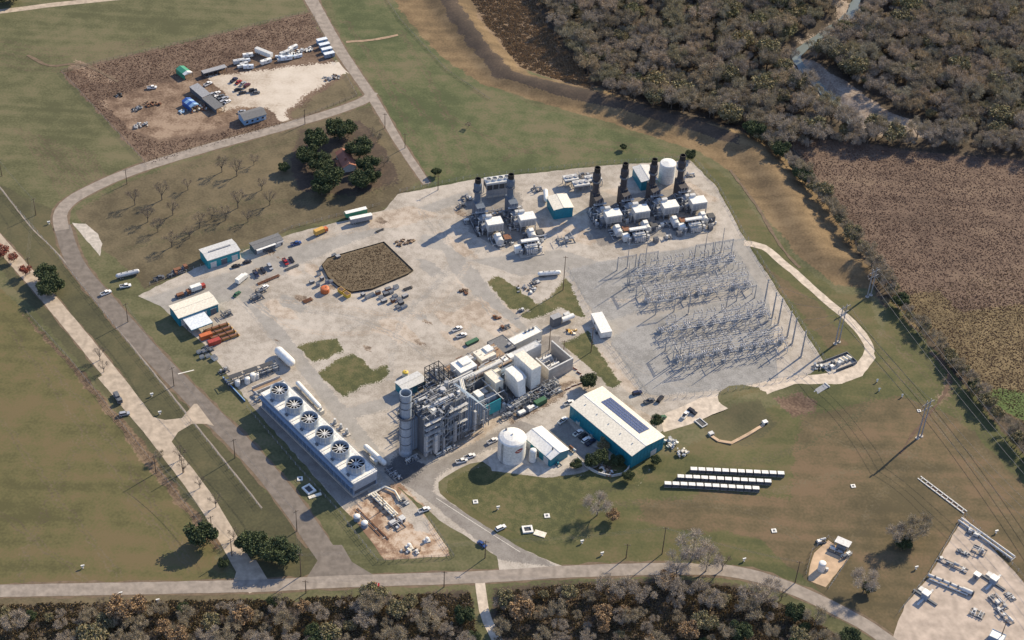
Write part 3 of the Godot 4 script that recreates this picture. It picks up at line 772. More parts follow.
	for i in 3: tb(t, "pipe", ["cream", "white", "pale"][i], V(-11, 11.5, -.7 + i * .7), V(11, 11.5, -.7 + i * .7), .32)
	joined(t, "railing", "white", rail(-11, 11, 1.1, 11))
	t = thing("pipe_rack", "short diagonal pipe rack above the boiler end and turbine pit", "pipe rack", P(34, -3), YP + 62)
	joined(t, "truss", "galv", frame_shapes(-9, 9, 5, -1, 1, 1, 15, 2, .25))
	for i in 3: tb(t, "pipe", ["pale", "cream", "galv"][i], V(-9, 15.4, -.7 + i * .7), V(9, 15.4, -.7 + i * .7), .34)
	t = thing("pipe_yard", "dense maze of pipes between the boiler and turbine deck", "pipework", P(33, -15), YP)
	bx(t, "floor_slab", "concrete", 0, .03, 0, 24, .2, 15)
	pipe_maze(t, ["pale", "steel", "slate", "grey", "dark"], -12, 12, .3, 13.5, -7.5, 7.5, 360, 903)
	# gas turbine pit with its bright teal screen
	t = thing("turbine_enclosure", "open dark turbine enclosure behind a bright teal end panel", "enclosure", P(47, -3), YP)
	bx(t, "floor_slab", "concrete", 0, 0.03, 0, 16, .4, 17)
	bx(t, "teal_panel", "tealbright", -2.2, 2.6, 8.5, 9.0, 7.2, .3)
	joined(t, "panel_frame", "slate", [["b", -6.5, 0, 8.3, .3, 10, .3], ["b", 2.1, 0, 8.3, .3, 10, .3], ["b", -2.2, 0, 8.3, .3, 9.6, .2]])
	bx(t, "wall", "slate", 0, .4, -8.5, 16, 8, .4); bx(t, "wall", "slate", 8, .4, -1, .4, 7, 15); bx(t, "wall", "dark", -8, .4, 0, .4, 6, 16.4)
	tb(t, "turbine_casing", "steel", V(-6.5, 3.2, 0), V(5, 3.2, 0), 2.2, 20)
	tb(t, "exhaust_collar", "grey", V(-7.6, 3.6, 0), V(-5.8, 3.6, 0), 3.0, 20)
	bx(t, "white_cabinet", "white", -4, 5.8, -.5, 3.2, 3.6, 4.6)
	bx(t, "cabinet", "pale", 2.5, .4, -4.5, 2.4, 4.2, 3.2); bx(t, "cabinet", "grey", 3, .4, 4.6, 3.6, 3.0, 2.6)
	joined(t, "bridge_beam", "pale", [["b", 0, 8.2, 4, 15.6, .35, .3], ["b", 0, 7.6, -3.5, 15.6, .35, .3], ["b", 4, 7.8, 0, .3, .35, 16.6]])
	joined(t, "railing", "cream", rail(-8, 8, -8.3, 8.4))
	pipe_maze(t, ["steel", "slate", "pale", "dark"], -7.5, 7.5, .5, 6.5, -8, 8, 90, 904)
	t = thing("pipe_yard", "maze of pipes and valves in front of the white filter houses", "pipework", P(69, 6.5), YP)
	bx(t, "floor_slab", "concrete", 0, .03, 0, 28, .2, 6)
	pipe_maze(t, ["steel", "slate", "pale", "dark"], -14, 14, .25, 4.6, -3, 3, 220, 905)
	t = thing("pipe_yard", "maze of pipes behind the exhaust stack and teal shed", "pipework", P(14, -10), YP)
	bx(t, "floor_slab", "concrete", 0, .03, 0, 18, .2, 8)
	pipe_maze(t, ["pale", "steel", "slate"], -9, 9, .25, 9, -4, 4, 110, 906)
	# inlet filter houses
	t = thing("inlet_filter_house", "tall white box filter house with tan streaked roof, tallest white block of the plant", "filter house", P(71.5, -3), YP)
	bx(t, "wall", "white", 0, 3.0, 0, 5.6, 12.5, 13.5); bx(t, "roof", "cream", 0, 15.5, 0, 5.4, .25, 13.3)
	for e in [-1, 1]:
		for f in [-1, 1]: bx(t, "support_leg", "steel", e * 2.4, 0, f * 6, .4, 3, .4)
	for i in 6: bx(t, "wall_seam", "pale", 0, 3.0, -6 + i * 2.4, 5.72, 12.5, .12)
	t = thing("inlet_duct", "white air duct with sloping front standing left of the tall filter house", "duct", P(62.5, -1), YP)
	part(t, "hood", extrude(PackedVector2Array([Vector2(-5, 5), Vector2(4, 2.5), Vector2(6.2, 4), Vector2(4.6, 12.5), Vector2(2, 13.6), Vector2(-5, 13.6)]), 4.2), "white")
	part(t, "hood", extrude(PackedVector2Array([Vector2(-5, 6), Vector2(3, 6), Vector2(3.6, 11.5), Vector2(1, 12.6), Vector2(-5, 12.6)]), 1.6), "pale", Transform3D(Basis(), Vector3(3.4, 0, 0)))
	for e in [-1, 1]:
		bx(t, "support_leg", "white", e * 1.6, 0, 4.4, .3, 4, .3); bx(t, "support_leg", "white", e * 1.6, 0, -4, .3, 6, .3)
	t = block("generator_enclosure", "pale yellow box enclosure beside the white air duct", P(55, -7.5), YP, 4.6, 9, 10.5, "cream", "cream")
	t = block("generator_enclosure", "smaller pale yellow box behind the larger yellow enclosure", P(59.5, -12), YP, 3.4, 4.4, 9.6, "cream", "cream")
	# steam turbine deck
	t = thing("turbine_deck", "raised turbine deck with tan floor and several white roofed hoods", "turbine deck", P(56, -21), YP)
	bx(t, "deck_slab", "dirt", 0, 7.4, 0, 30, .5, 15)
	joined(t, "column", "slate", frame_shapes(-14.5, 14.5, 6, -7, 7, 2, 7.4, 2, .45))
	var w := bx(t, "white_hood", "white", -8.5, 7.9, 0, 9.6, 4.4, 8.4); bx(w, "roof_step", "white", 1, 2.2, -1, 5, .9, 4.5)
	for i in 3: bx(w, "louvre", "slate", -3 + i * 3, -.6, 4.2, 1.6, 1.2, .12)
	bx(t, "cream_hood", "cream", 5.5, 7.9, -2.2, 8.5, 2.6, 7.5); bx(t, "white_hood", "white", 8.5, 10.5, -3.4, 3.8, .8, 4.2)
	bx(t, "cabinet", "pale", -1.5, 7.9, -4.2, 2.6, 2.2, 2.4); bx(t, "cabinet", "grey", -.5, 7.9, 3.8, 3.6, 1.4, 2.2)
	bx(t, "cabinet", "rust", 3.5, 7.9, 4.6, 6.5, 1.0, 2.2)
	joined(t, "railing", "galv", rail(-15, 15, 7.4, 7.9) + rail(-15, 15, -7.4, 7.9))
	pipe_maze(t, ["slate", "pale", "grey", "rust"], -14.5, 14.5, 7.9, 10.5, -7, 7, 110, 907)
	t = thing("duct_cluster", "dark ducts and small cabinets crowding between yellow enclosure and filter house", "ductwork", P(64, -9), YP)
	bx(t, "floor_slab", "concrete", 0, .03, 0, 20, .2, 8)
	pipe_maze(t, ["slate", "dark", "steel", "grey"], -10, 10, .25, 8.5, -4, 4, 140, 908)
	t = block("switchgear_hall", "dark flat roofed block between the turbine deck and long cream building", P(75, -27), YP, 9.5, 11, 6.2, "slate", "roofgrey")
	bx(t, "roof_unit", "grey", 2.6, 6.3, 2.5, 1.6, 1.2, 1.6)
	t = block("control_annexe", "long narrow building with cream white flat roof and rooftop fans", P(88, -26), YP, 18.5, 5.2, 6.0, "cream", "white")
	for i in 3: cy(t, "roof_fan", "slate", 2 + i * 2.4, 6.1, -1.5, .6, .9)
	for i in 3: bx(t, "door", "slate", -6 + i * 6, .05, 2.55, 1.4, 2.4, .16)
	t = block("cable_gallery", "very long low gallery roofed in light grey between turbine deck and filter house", P(76, -16.5), YP, 27, 4.0, 7.6, "pale", "pale")
	for i in 3: bx(t, "roof_hatch", "white", -11 + i * 3.6, 7.7, 0, 2.6, .7, 3.2)
	block("battery_room", "grey tile roofed block tucked behind the tall white filter house", P(66, -11), YP, 8.5, 5.2, 6.5, "bluegrey", "bluegrey")
	# transformer bays between concrete fire walls
	for q in [[88.5, 1.6, 15, 0, "tan concrete fire wall facing the gravel pad, right of the filter house"], [81.5, -3.6, 10, 90, "concrete fire wall standing between filter house and transformers"], [86, -17, 10, 0, "back concrete fire wall of the transformer bay"], [95.5, -6.5, 15, 90, "end concrete fire wall of the transformer bay nearest the grass"]]:
		t = thing("fire_wall", q[4], "wall", P(q[0], q[1]), YP + q[3], "transformer fire walls")
		bx(t, "wall_slab", "concrete", 0, 0, 0, q[2], 7.6, .5); bx(t, "coping", "pale", 0, 7.6, 0, q[2] + .1, .2, .7)
	for q in [[88, -9, "large step up transformer with cooler banks inside the fire walls"], [88, -3, "smaller auxiliary transformer behind the front fire wall"]]:
		t = thing("transformer", q[2], "transformer", P(q[0], q[1]), YP, "step up transformers")
		bx(t, "tank", "pale", 0, .5, 0, 6, 3.6, 3); bx(t, "plinth", "concrete", 0, .02, 0, 8, .48, 4.6)
		for i in 4: bx(t, "radiator", "galv", -2.4 + i * 1.6, .9, 1.9, 1.2, 2.8, .7)
		for i in 3:
			var b := cy(t, "bushing", "porcelain", -1.8 + i * 1.8, 4.1, -.4, .28, 2.4, .16); cy(b, "terminal", "steel", 0, 1.2, 0, .12, .4)
		tb(t, "conservator", "white", V(-2.4, 5.2, 1), V(2.4, 5.2, 1), .5, 14)
	# skids and clutter on the sunny side
	var names := ["pipe and valve skid in front of the white air duct", "valve skid crowded with pipes in front of the tall filter house", "pump skid with dark pipes near the green container", "long dark lube oil skid beside the gravel pad corner", "pipe skid right beside the teal turbine panel", "low valve skid below the yellow enclosure"]
	var spots := [[61, 5.5, 12, 4.5, 4.5], [71, 6.5, 11, 4.5, 4.2], [80, 5.2, 9, 4, 4], [75, 9.6, 16, 3, 2.6], [54, 4.5, 6, 5, 6], [50, 9.5, 7, 3, 3]]
	for i in 6: skid("process_skid", names[i], P(spots[i][0], spots[i][1]), YP, spots[i][2], spots[i][3], spots[i][4], 40 + i, ["steel", "pale", "slate", "grey", "rust"])
	var n2 := ["pipework cluster behind the boiler near the teal shed", "pipework cluster between boiler and turbine deck", "grey vessel skid at the foot of the exhaust stack", "pump skid at the boiler's sunny foot", "pipework skid beside the steel lattice frame", "valve cluster below the crossover pipe bridge"]
	var s2 := [[21, -11, 14, 8, 9], [36, -18, 10, 9, 9], [-2, 6.8, 8, 3, 2.6], [14, 11.2, 12, 2.5, 2.4], [26, -23, 9, 6, 6], [38, -9, 8, 7, 8]]
	for i in 6: skid("process_skid", n2[i], P(s2[i][0], s2[i][1]), YP, s2[i][2], s2[i][3], s2[i][4], 60 + i, ["pale", "steel", "galv", "slate", "cream"])
	t = thing("lattice_structure", "open dark steel lattice frame standing behind the boiler by the teal shed", "frame", P(33.5, -23.5), YP)
	joined(t, "lattice", "dark", frame_shapes(-4, 4, 3, -4, 4, 2, 15, 5, .28))
	for i in 3: bx(t, "grating", "slate", 0, 3 + i * 4.0, 0, 8, .12, 8)
	tb(t, "riser_pipe", "pale", V(-1, 0, 1), V(-1, 15.5, 1), .45); tb(t, "riser_pipe", "galv", V(1.6, 0, -1), V(1.6, 14, -1), .35)
	t = shed("equipment_shed", "small teal walled shed with a pale roof behind the exhaust stack", P(25, -32.5), YP, 12.6, 7, 4.6, .7, "teal", "pale", 2)
	t = thing("chemical_tank", "small round yellow tank beside the teal shed", "tank", P(28, -41), YP)
	cy(t, "shell", "cream", 0, .1, 0, 1.5, 2.4); dome(t, "dome_roof", "yellow", 0, 2.5, 0, 1.5, .6); cy(t, "manway", "pale", .4, 2.9, 0, .3, .4)
	t = thing("storage_container", "dark green metal box container at the edge of the pipe skids", "container", site(540, 404), YP)
	bx(t, "body", "green", 0, .2, 0, 6.2, 2.5, 2.5); joined(t, "corner_post", "green", [["b", 3.05, .1, 1.2, .25, 2.7, .25], ["b", -3.05, .1, 1.2, .25, 2.7, .25], ["b", 3.05, .1, -1.2, .25, 2.7, .25], ["b", -3.05, .1, -1.2, .25, 2.7, .25]])
	t = thing("storage_container", "grey rounded box container right of the teal turbine panel", "container", site(513, 408), YP)
	bx(t, "body", "grey", 0, .2, 0, 6.0, 2.6, 2.6); bx(t, "lid", "pale", 0, 2.8, 0, 6.1, .12, 2.7)
	t = thing("flatbed_stack", "green rack of flat panels behind the turbine deck", "rack", site(472, 343), YP)
	bx(t, "panel_stack", "green", 0, .5, 0, 7, .9, 2.2); bx(t, "skid_rail", "slate", 0, .02, .8, 7, .48, .2); bx(t, "skid_rail", "slate", 0, .02, -.8, 7, .48, .2)

# ---------------------------------------------------------------- cooling tower
func build_cooling_tower():
	var H := 8.6
	var a := site(260.4, 393, H); var o := Vector3(a.x, 0, a.z)
	var L := 73.0; var W := 13.0
	var t := thing("cooling_tower", "long pale cooling tower with six round fan stacks in a row", "cooling tower", fr(o, YC, L / 2, -W / 2), YC)
	bx(t, "deck", "white", 0, H - .5, 0, L, .5, W)
	# sides: louvred air inlet below, sheeted wall above
	for e in [-1, 1]:
		bx(t, "upper_wall", "towerwall", 0, 4.2, e * (W / 2 - .3), L - .4, 3.9, .3)
		for i in 5: bx(t, "louvre", "bluegrey", 0, .8 + i * .68, e * (W / 2 - .5), L - .6, .12, .8)
		for i in 25: bx(t, "column", "towerwall", -L / 2 + .4 + i * (L - .8) / 24, 0, e * (W / 2 - .35), .3, 4.3, .3)
	for e in [-1, 1]:
		bx(t, "end_wall", "towerwall", e * (L / 2 - .25), 3.4, 0, .3, 4.7, W - 1)
		bx(t, "end_opening", "slate", e * (L / 2 - .7), 0.1, 0, .2, 3.4, W - 1.4)
	bx(t, "fill_pack", "black", 0, .3, 0, L - 2.4, 7.2, W - 3)
	bx(t, "basin", "concrete", 0, 0.02, 0, L + .6, .8, W + 1.0)
	bx(t, "header_trough", "bluegrey", 0, H - 2.0, W / 2 + .7, L, .5, 1.4)
	joined(t, "edge_railing", "galv", rail(-L / 2, L / 2, W / 2 - .1, H) + rail(-L / 2, L / 2, -W / 2 + .1, H))
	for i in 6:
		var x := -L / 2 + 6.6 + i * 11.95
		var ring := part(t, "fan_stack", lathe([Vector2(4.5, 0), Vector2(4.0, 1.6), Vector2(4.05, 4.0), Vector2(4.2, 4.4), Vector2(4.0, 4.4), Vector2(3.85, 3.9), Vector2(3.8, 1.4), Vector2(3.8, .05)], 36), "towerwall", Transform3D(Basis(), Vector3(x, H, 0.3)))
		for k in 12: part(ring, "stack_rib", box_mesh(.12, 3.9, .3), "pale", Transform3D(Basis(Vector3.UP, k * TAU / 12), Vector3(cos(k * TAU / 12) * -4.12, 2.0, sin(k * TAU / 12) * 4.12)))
		cy(ring, "throat_shade_disc", "black", 0, 2.2, 0, 3.78, .1)  # black disc painted for the shadowed throat under the fan
		var fan := cy(ring, "fan_hub", "pale", 0, 2.9, 0, .9, .4)
		for k in 10:
			part(fan, "blade", box_mesh(2.9, .08, .42), "galv", Transform3D(Basis(Vector3.UP, k * TAU / 10) * Basis(Vector3.RIGHT, .25), Vector3(cos(k * TAU / 10) * 2.2, .1, -sin(k * TAU / 10) * 2.2)))
		bx(ring, "motor", "slate", 1.2, 0.05, 5.2, 1.4, 1.0, .9)
		bx(ring, "partition", "white", 5.95, .0, -.3, .25, .45, W - 1.5)
	# supply mains and risers on the yard side
	for q in [[298, 386, 319, 409, 1.1, "long white supply pipe lying beside the cooling tower's second fan"], [366, 450, 384, 466, 1.3, "long white water tank pipe beside the cooling tower's last fan"]]:
		var p := site(q[0], q[1]); var r := site(q[2], q[3])
		t = thing("supply_main", q[5], "pipe", (p + r) / 2, rad_to_deg(atan2(-(r.z - p.z), r.x - p.x)), "water mains")
		var l := p.distance_to(r)
		tb(t, "pipe", "white", V(-l / 2, q[4] + .7, 0), V(l / 2, q[4] + .7, 0), q[4], 18)
		for e in [-1, 1]:
			dome(t, "end_cap", "white", e * l / 2, q[4] + .7, 0, q[4] * .98, q[4] * .98)
			bx(t, "saddle", "concrete", e * l * .3, .02, 0, .6, .9, 2.2)
	t = thing("pump_house", "tan box pump set at the yard side of the third fan", "pump", site(321, 413), YC)
	bx(t, "body", "cream", 0, .1, 0, 2.6, 2.2, 2.2); cy(t, "motor", "galv", 0, 2.3, 0, .7, 1.6); tb(t, "outlet", "pale", V(0, 1, 1), V(0, 1, 3), .4)
	for i in 3:
		t = thing("circulating_pump", ["first", "middle", "last"][i] + " of three grey circulating pumps beside the fourth fan", "pump", site(335 + i * 6, 424 + i * 5), YC, "circulating pumps")
		bx(t, "base", "concrete", 0, .02, 0, 3.4, .4, 2.4); cy(t, "casing", "steel", 0, .4, 0, .9, 1.2); cy(t, "motor", "pale", 0, 1.6, 0, .6, 1.7); tb(t, "elbow", "galv", V(0, .9, 0), V(0, .9, 2.6), .4)
	skid("treatment_skid", "low treatment skid at the near end of the cooling tower", site(394, 476), YC, 9, 4, 2, 91, ["grey", "slate", "pale"], "treatment skids")
	t = thing("concrete_box", "tan concrete box beside the last fan and white tank", "box", site(374, 462), YC)
	bx(t, "wall", "cream", 0, .02, 0, 4.4, 2.0, 1.6); bx(t, "lid", "pale", 0, 2.02, 0, 4.6, .15, 1.8)
	# chemical area at the far end
	t = thing("chemical_rack", "long dark chemical dosing rack with pipes beyond the cooling tower's first fan", "rack", site(252, 377), 33)
	joined(t, "steelwork", "slate", frame_shapes(-13, 13, 8, -2, 2, 1, 4, 2, .25))
	for i in 3: bx(t, "roof_panel", "dark", -8 + i * 8, 4.05, -.6, 6.6, .15, 2.6)
	for i in 5: tb(t, "pipe", ["steel", "pale", "galv"][i % 3], V(-13, 2.2 + (i % 2) * .5, -1.6 + i * .8), V(13, 2.2 + (i % 2) * .5, -1.6 + i * .8), .2)
	for i in 4: bx(t, "pump_set", "bluegrey", 3 + i * 2.6, .1, .4, 1.4, 1.6 + .4 * (i % 2), 1.6)
	var n3 := ["white dosing tank at the left end of the dark chemical rack", "second white dosing tank from the left in the chemical area", "third white dosing tank in the chemical area", "tallest white dosing tank right of the other three"]
	for i in 4:
		t = thing("dosing_tank", n3[i], "tank", site([237.5, 247.5, 253, 256.5][i], [385, 383, 380, 378][i]), 0, "white dosing tanks")
		cy(t, "shell", "white", 0, .1, 0, 1.35, 2.6 + .5 * (i % 3)); dome(t, "dome_roof", "white", 0, 2.7 + .5 * (i % 3), 0, 1.35, .5)
	t = thing("horizontal_tank", "big white rounded horizontal tank at the corner of the yard lane", "tank", site(285, 361), -48)
	tb(t, "shell", "white", V(-5, 2.9, 0), V(5, 2.9, 0), 2.2, 24)
	for e in [-1, 1]:
		dome(t, "end_cap", "white", e * 5, 2.9, 0, 2.15, 2.15); bx(t, "saddle", "concrete", e * 3, .02, 0, .8, 1.6, 3.6)
	t = thing("containment_wall", "low blue painted containment wall along the grass by the chemical area", "wall", site(234, 390), -50)
	bx(t, "wall_slab", "blue", 0, .02, 0, 20, .9, .3); bx(t, "coping", "skyblue", 0, .92, 0, 20.1, .1, .4)
	t = thing("headworks", "tan concrete headworks channel at the far end of the cooling tower", "channel", site(268, 386), 37)
	bx(t, "floor_slab", "dirt", 0, .02, 0, 15, .4, 3.5); bx(t, "wall_slab", "pale", 0, .4, -1.8, 15, 1.3, .3); bx(t, "wall_slab", "pale", 0, .4, 1.8, 15, 1.3, .3)
	skid("treatment_skid", "purple grey pump skid at the far left corner of the cooling tower", site(257, 398), YC, 6, 4, 2.5, 92, ["bluegrey", "grey", "slate"], "treatment skids")

# ---------------------------------------------------------------- peaking units
func peaker_stack(label: String, at: Vector3, h: float, dark: bool) -> Node3D:
	var t := thing("exhaust_stack", label, "smokestack", at, YS, "peaking unit stacks")
	var m := "darkstack" if dark else "bluestack"
	bx(t, "silencer_base", m, 0, .3, 0, 4.2, h * .40, 4.4)
	for i in 4: bx(t, "base_rib", "slate", -1.9 + i * 1.27, .3, 2.25, .2, h * .40, .2)
	part(t, "shaft", lathe([Vector2(2.0, h * .40), Vector2(1.7, h * .46), Vector2(1.7, h * .72), Vector2(2.2, h * .74), Vector2(2.2, h * .85), Vector2(1.7, h * .88), Vector2(1.7, h * .9)], 20), m)
	part(t, "cap", lathe([Vector2(1.55, h * .88), Vector2(1.65, h * .88), Vector2(1.65, h), Vector2(1.3, h), Vector2(1.3, h * .85)], 20), "black")
	cy(t, "flue_shade_disc", "black", 0, h * .86, 0, 1.29, .2)  # black disc gives the stack's inner darkness by colour
	part(t, "platform", lathe([Vector2(1.4, h * .66), Vector2(2.5, h * .66), Vector2(2.5, h * .69), Vector2(1.4, h * .69)], 16), "slate")
	joined(t, "ladder", "grey", [["t", V(1.9, .3, .9), V(1.7, h * .88, .9), .07], ["t", V(1.9, .3, 1.4), V(1.7, h * .88, 1.4), .07]])
	return t
func peaker_unit(n: String, x: float, zs: float, zb: float, h: float, dark: bool, seed_: int):
	peaker_stack(n + (" dark" if dark else " blue grey") + " exhaust stack with black cap " + ("of the four at the far edge" if dark else "flanking the air cooler"), S(x, zs), h, dark)
	# exhaust plenum and turbine package
	var t := thing("turbine_package", "grey turbine package running from the " + n.to_lower() + (" dark" if dark else " blue grey") + " stack", "turbine", S(x + .6, (zs + zb) / 2 + 1), YS, "peaking turbine packages")
	var d := zb - zs
	bx(t, "plenum", "darkstack" if dark else "bluestack", -.3, .3, -d * .30, 4.6, 9.6, 4.6)
	for i in 3: bx(t, "plenum_rib", "steel", -2 + i * 1.7, .3, -d * .30 + 2.4, .2, 9.6, .2)
	bx(t, "turbine_hood", "steel", 0, .3, -.2, 4.2, 5.2, 4.6); bx(t, "roof_vent", "pale", .6, 5.5, -.2, 2.0, 1.4, 2.2)
	bx(t, "generator_hood", "grey", .2, .3, d * .30, 4.6, 4.2, 3.6)
	bx(t, "side_cabinet", "slate", -3.4, .3, -1, 1.6, 3.0, 5.0); bx(t, "side_cabinet", "pale", 3.4, .3, 1.5, 1.4, 2.4, 3.4)
	for i in 3: tb(t, "duct_pipe", "galv", V(-2.6 + i * 2.2, 3, -d * .42), V(-2.6 + i * 2.2, 6.2, d * .1), .32)
	for i in 3: bx(t, "silencer_panel", ["slate", "steel", "dark"][i], -2.8 + i * 2.7, .3, -d * .14 - i * .5, 1.5, 6.5 - i * 1.2, 2.2)
	for i in 4: cy(t, "vent_pipe", "pale", -3.2 + i * 2.1, .3, d * .16, .28, 5.6 - .6 * i, -1, 8)
	joined(t, "gallery", "galv", rail(-3.5, 3.5, -d * .30 + 2.7, 7.4) + [["b", 0, 7.3, -d * .30 + 2.2, 7, .14, 1.4]])
	pipe_maze(t, ["steel", "slate", "pale", "dark"], -5.5, 5.5, .3, 5.5, -d * .45, d * .55, 100, 920 + seed_)
	# raised inlet filter box
	t = thing("inlet_filter_box", "raised white roofed filter box before the " + n.to_lower() + (" dark" if dark else " blue grey") + " stack", "filter house", S(x + 4.4, zb), YS, "raised filter boxes")
	bx(t, "wall", "pale", 0, 4, 0, 8.4, 4.4, 6.2); bx(t, "roof", "white", 0, 8.4, 0, 8.6, .2, 6.4); bx(t, "roof_step", "pale", -2, 8.6, -3.4, 3, 1.4, 1.8); bx(t, "louvre_bank", "grey", 0, 4.4, 3.13, 7.8, 3.2, .14)
	for i in 5: bx(t, "louvre_post", "pale", -3.6 + i * 1.8, 4.3, 3.2, .14, 3.4, .14)
	for e in [-1, 1]:
		for f in [-1, 1]: bx(t, "leg", "steel", e * 4, 0, f * 2.8, .4, 4, .4)
	bx(t, "down_duct", "steel", -2, .3, -1, 3.4, 3.8, 3.2)
	# generator end: grey drum-like housings
	t = thing("generator_housing", "rounded grey housing ahead of the " + n.to_lower() + (" dark" if dark else " blue grey") + " stack's filter box", "generator", S(x + 4.6, zb + 8.5), YS, "generator housings")
	tb(t, "shell", "pale", V(0, 2.4, -3), V(0, 2.4, 3), 2.1, 18); bx(t, "base", "slate", 0, .02, 0, 4.2, .9, 6.6); bx(t, "top_cooler", "white", 0, 4.3, -1, 2.4, .9, 2.6)
	pipe_maze(t, ["slate", "pale", "galv"], -4.5, 7.5, .2, 2.8, -4, 4.5, 50, 940 + seed_)
	t = thing("auxiliary_box", "low brown roofed auxiliary box beside the " + n.to_lower() + (" dark" if dark else " blue grey") + " stack's generator", "cabinet", S(x + 9.4, zb + 8), YS, "auxiliary boxes")
	bx(t, "body", "slate", 0, .1, 0, 3.6, 2.8, 4.0); bx(t, "lid", "rust" if seed_ % 2 == 0 else "dark", 0, 2.9, 0, 3.7, .15, 4.1)
	skid("process_skid", "valve and pipe skid at the foot of the " + n.to_lower() + (" dark" if dark else " blue grey") + " stack", S(x - 3.6, (zs + zb) / 2), YS + 90, 12, 3, 3.4, 200 + seed_, ["steel", "slate", "grey", "pale"])
func gen_transformer(label: String, at: Vector3, yaw: float):
	var t := thing("transformer", label, "transformer", at, yaw, "step up transformers")
	bx(t, "plinth", "concrete", 0, .02, 0, 13, .4, 7)
	bx(t, "tank", "grey", 0, .4, 0, 6.4, 4.0, 3.4); bx(t, "tank_cover", "pale", 0, 4.4, 0, 6.6, .2, 3.6)
	for i in 6: bx(t, "radiator", "silver" if i % 2 == 0 else "pale", -2.5 + i, .9, 2.3, .7, 3.2, .9)
	bx(t, "wall", "dark", 0, .4, -2.9, 9, 5.4, .4); bx(t, "gantry_beam", "white", 0, 5.8, -2.4, 9.4, .9, 2.0)
	for i in 3:
		var b := cy(t, "bushing", "porcelain", -2 + i * 2, 4.6, .3, .3, 2.2, .18); cy(b, "terminal", "steel", 0, 1.1, 0, .14, .4)
	tb(t, "conservator", "pale", V(-2.6, 5.6, 1.2), V(2.6, 5.6, 1.2), .55, 14)
	for e in [-1, 1]:
		cy(t, "arrester", "galv", e * 5.2, .4, .8, .8, 3.0); cy(t, "arrester", "pale", e * 5.2, .4, -1.4, .6, 3.6)
	pipe_maze(t, ["dark", "slate", "pale"], -6.3, 6.3, .45, 3.4, -3.2, 3.4, 50, 960)
	bx(t, "side_box", "white", -6.6, .4, -1.8, 3.2, 3.4, 3.4)

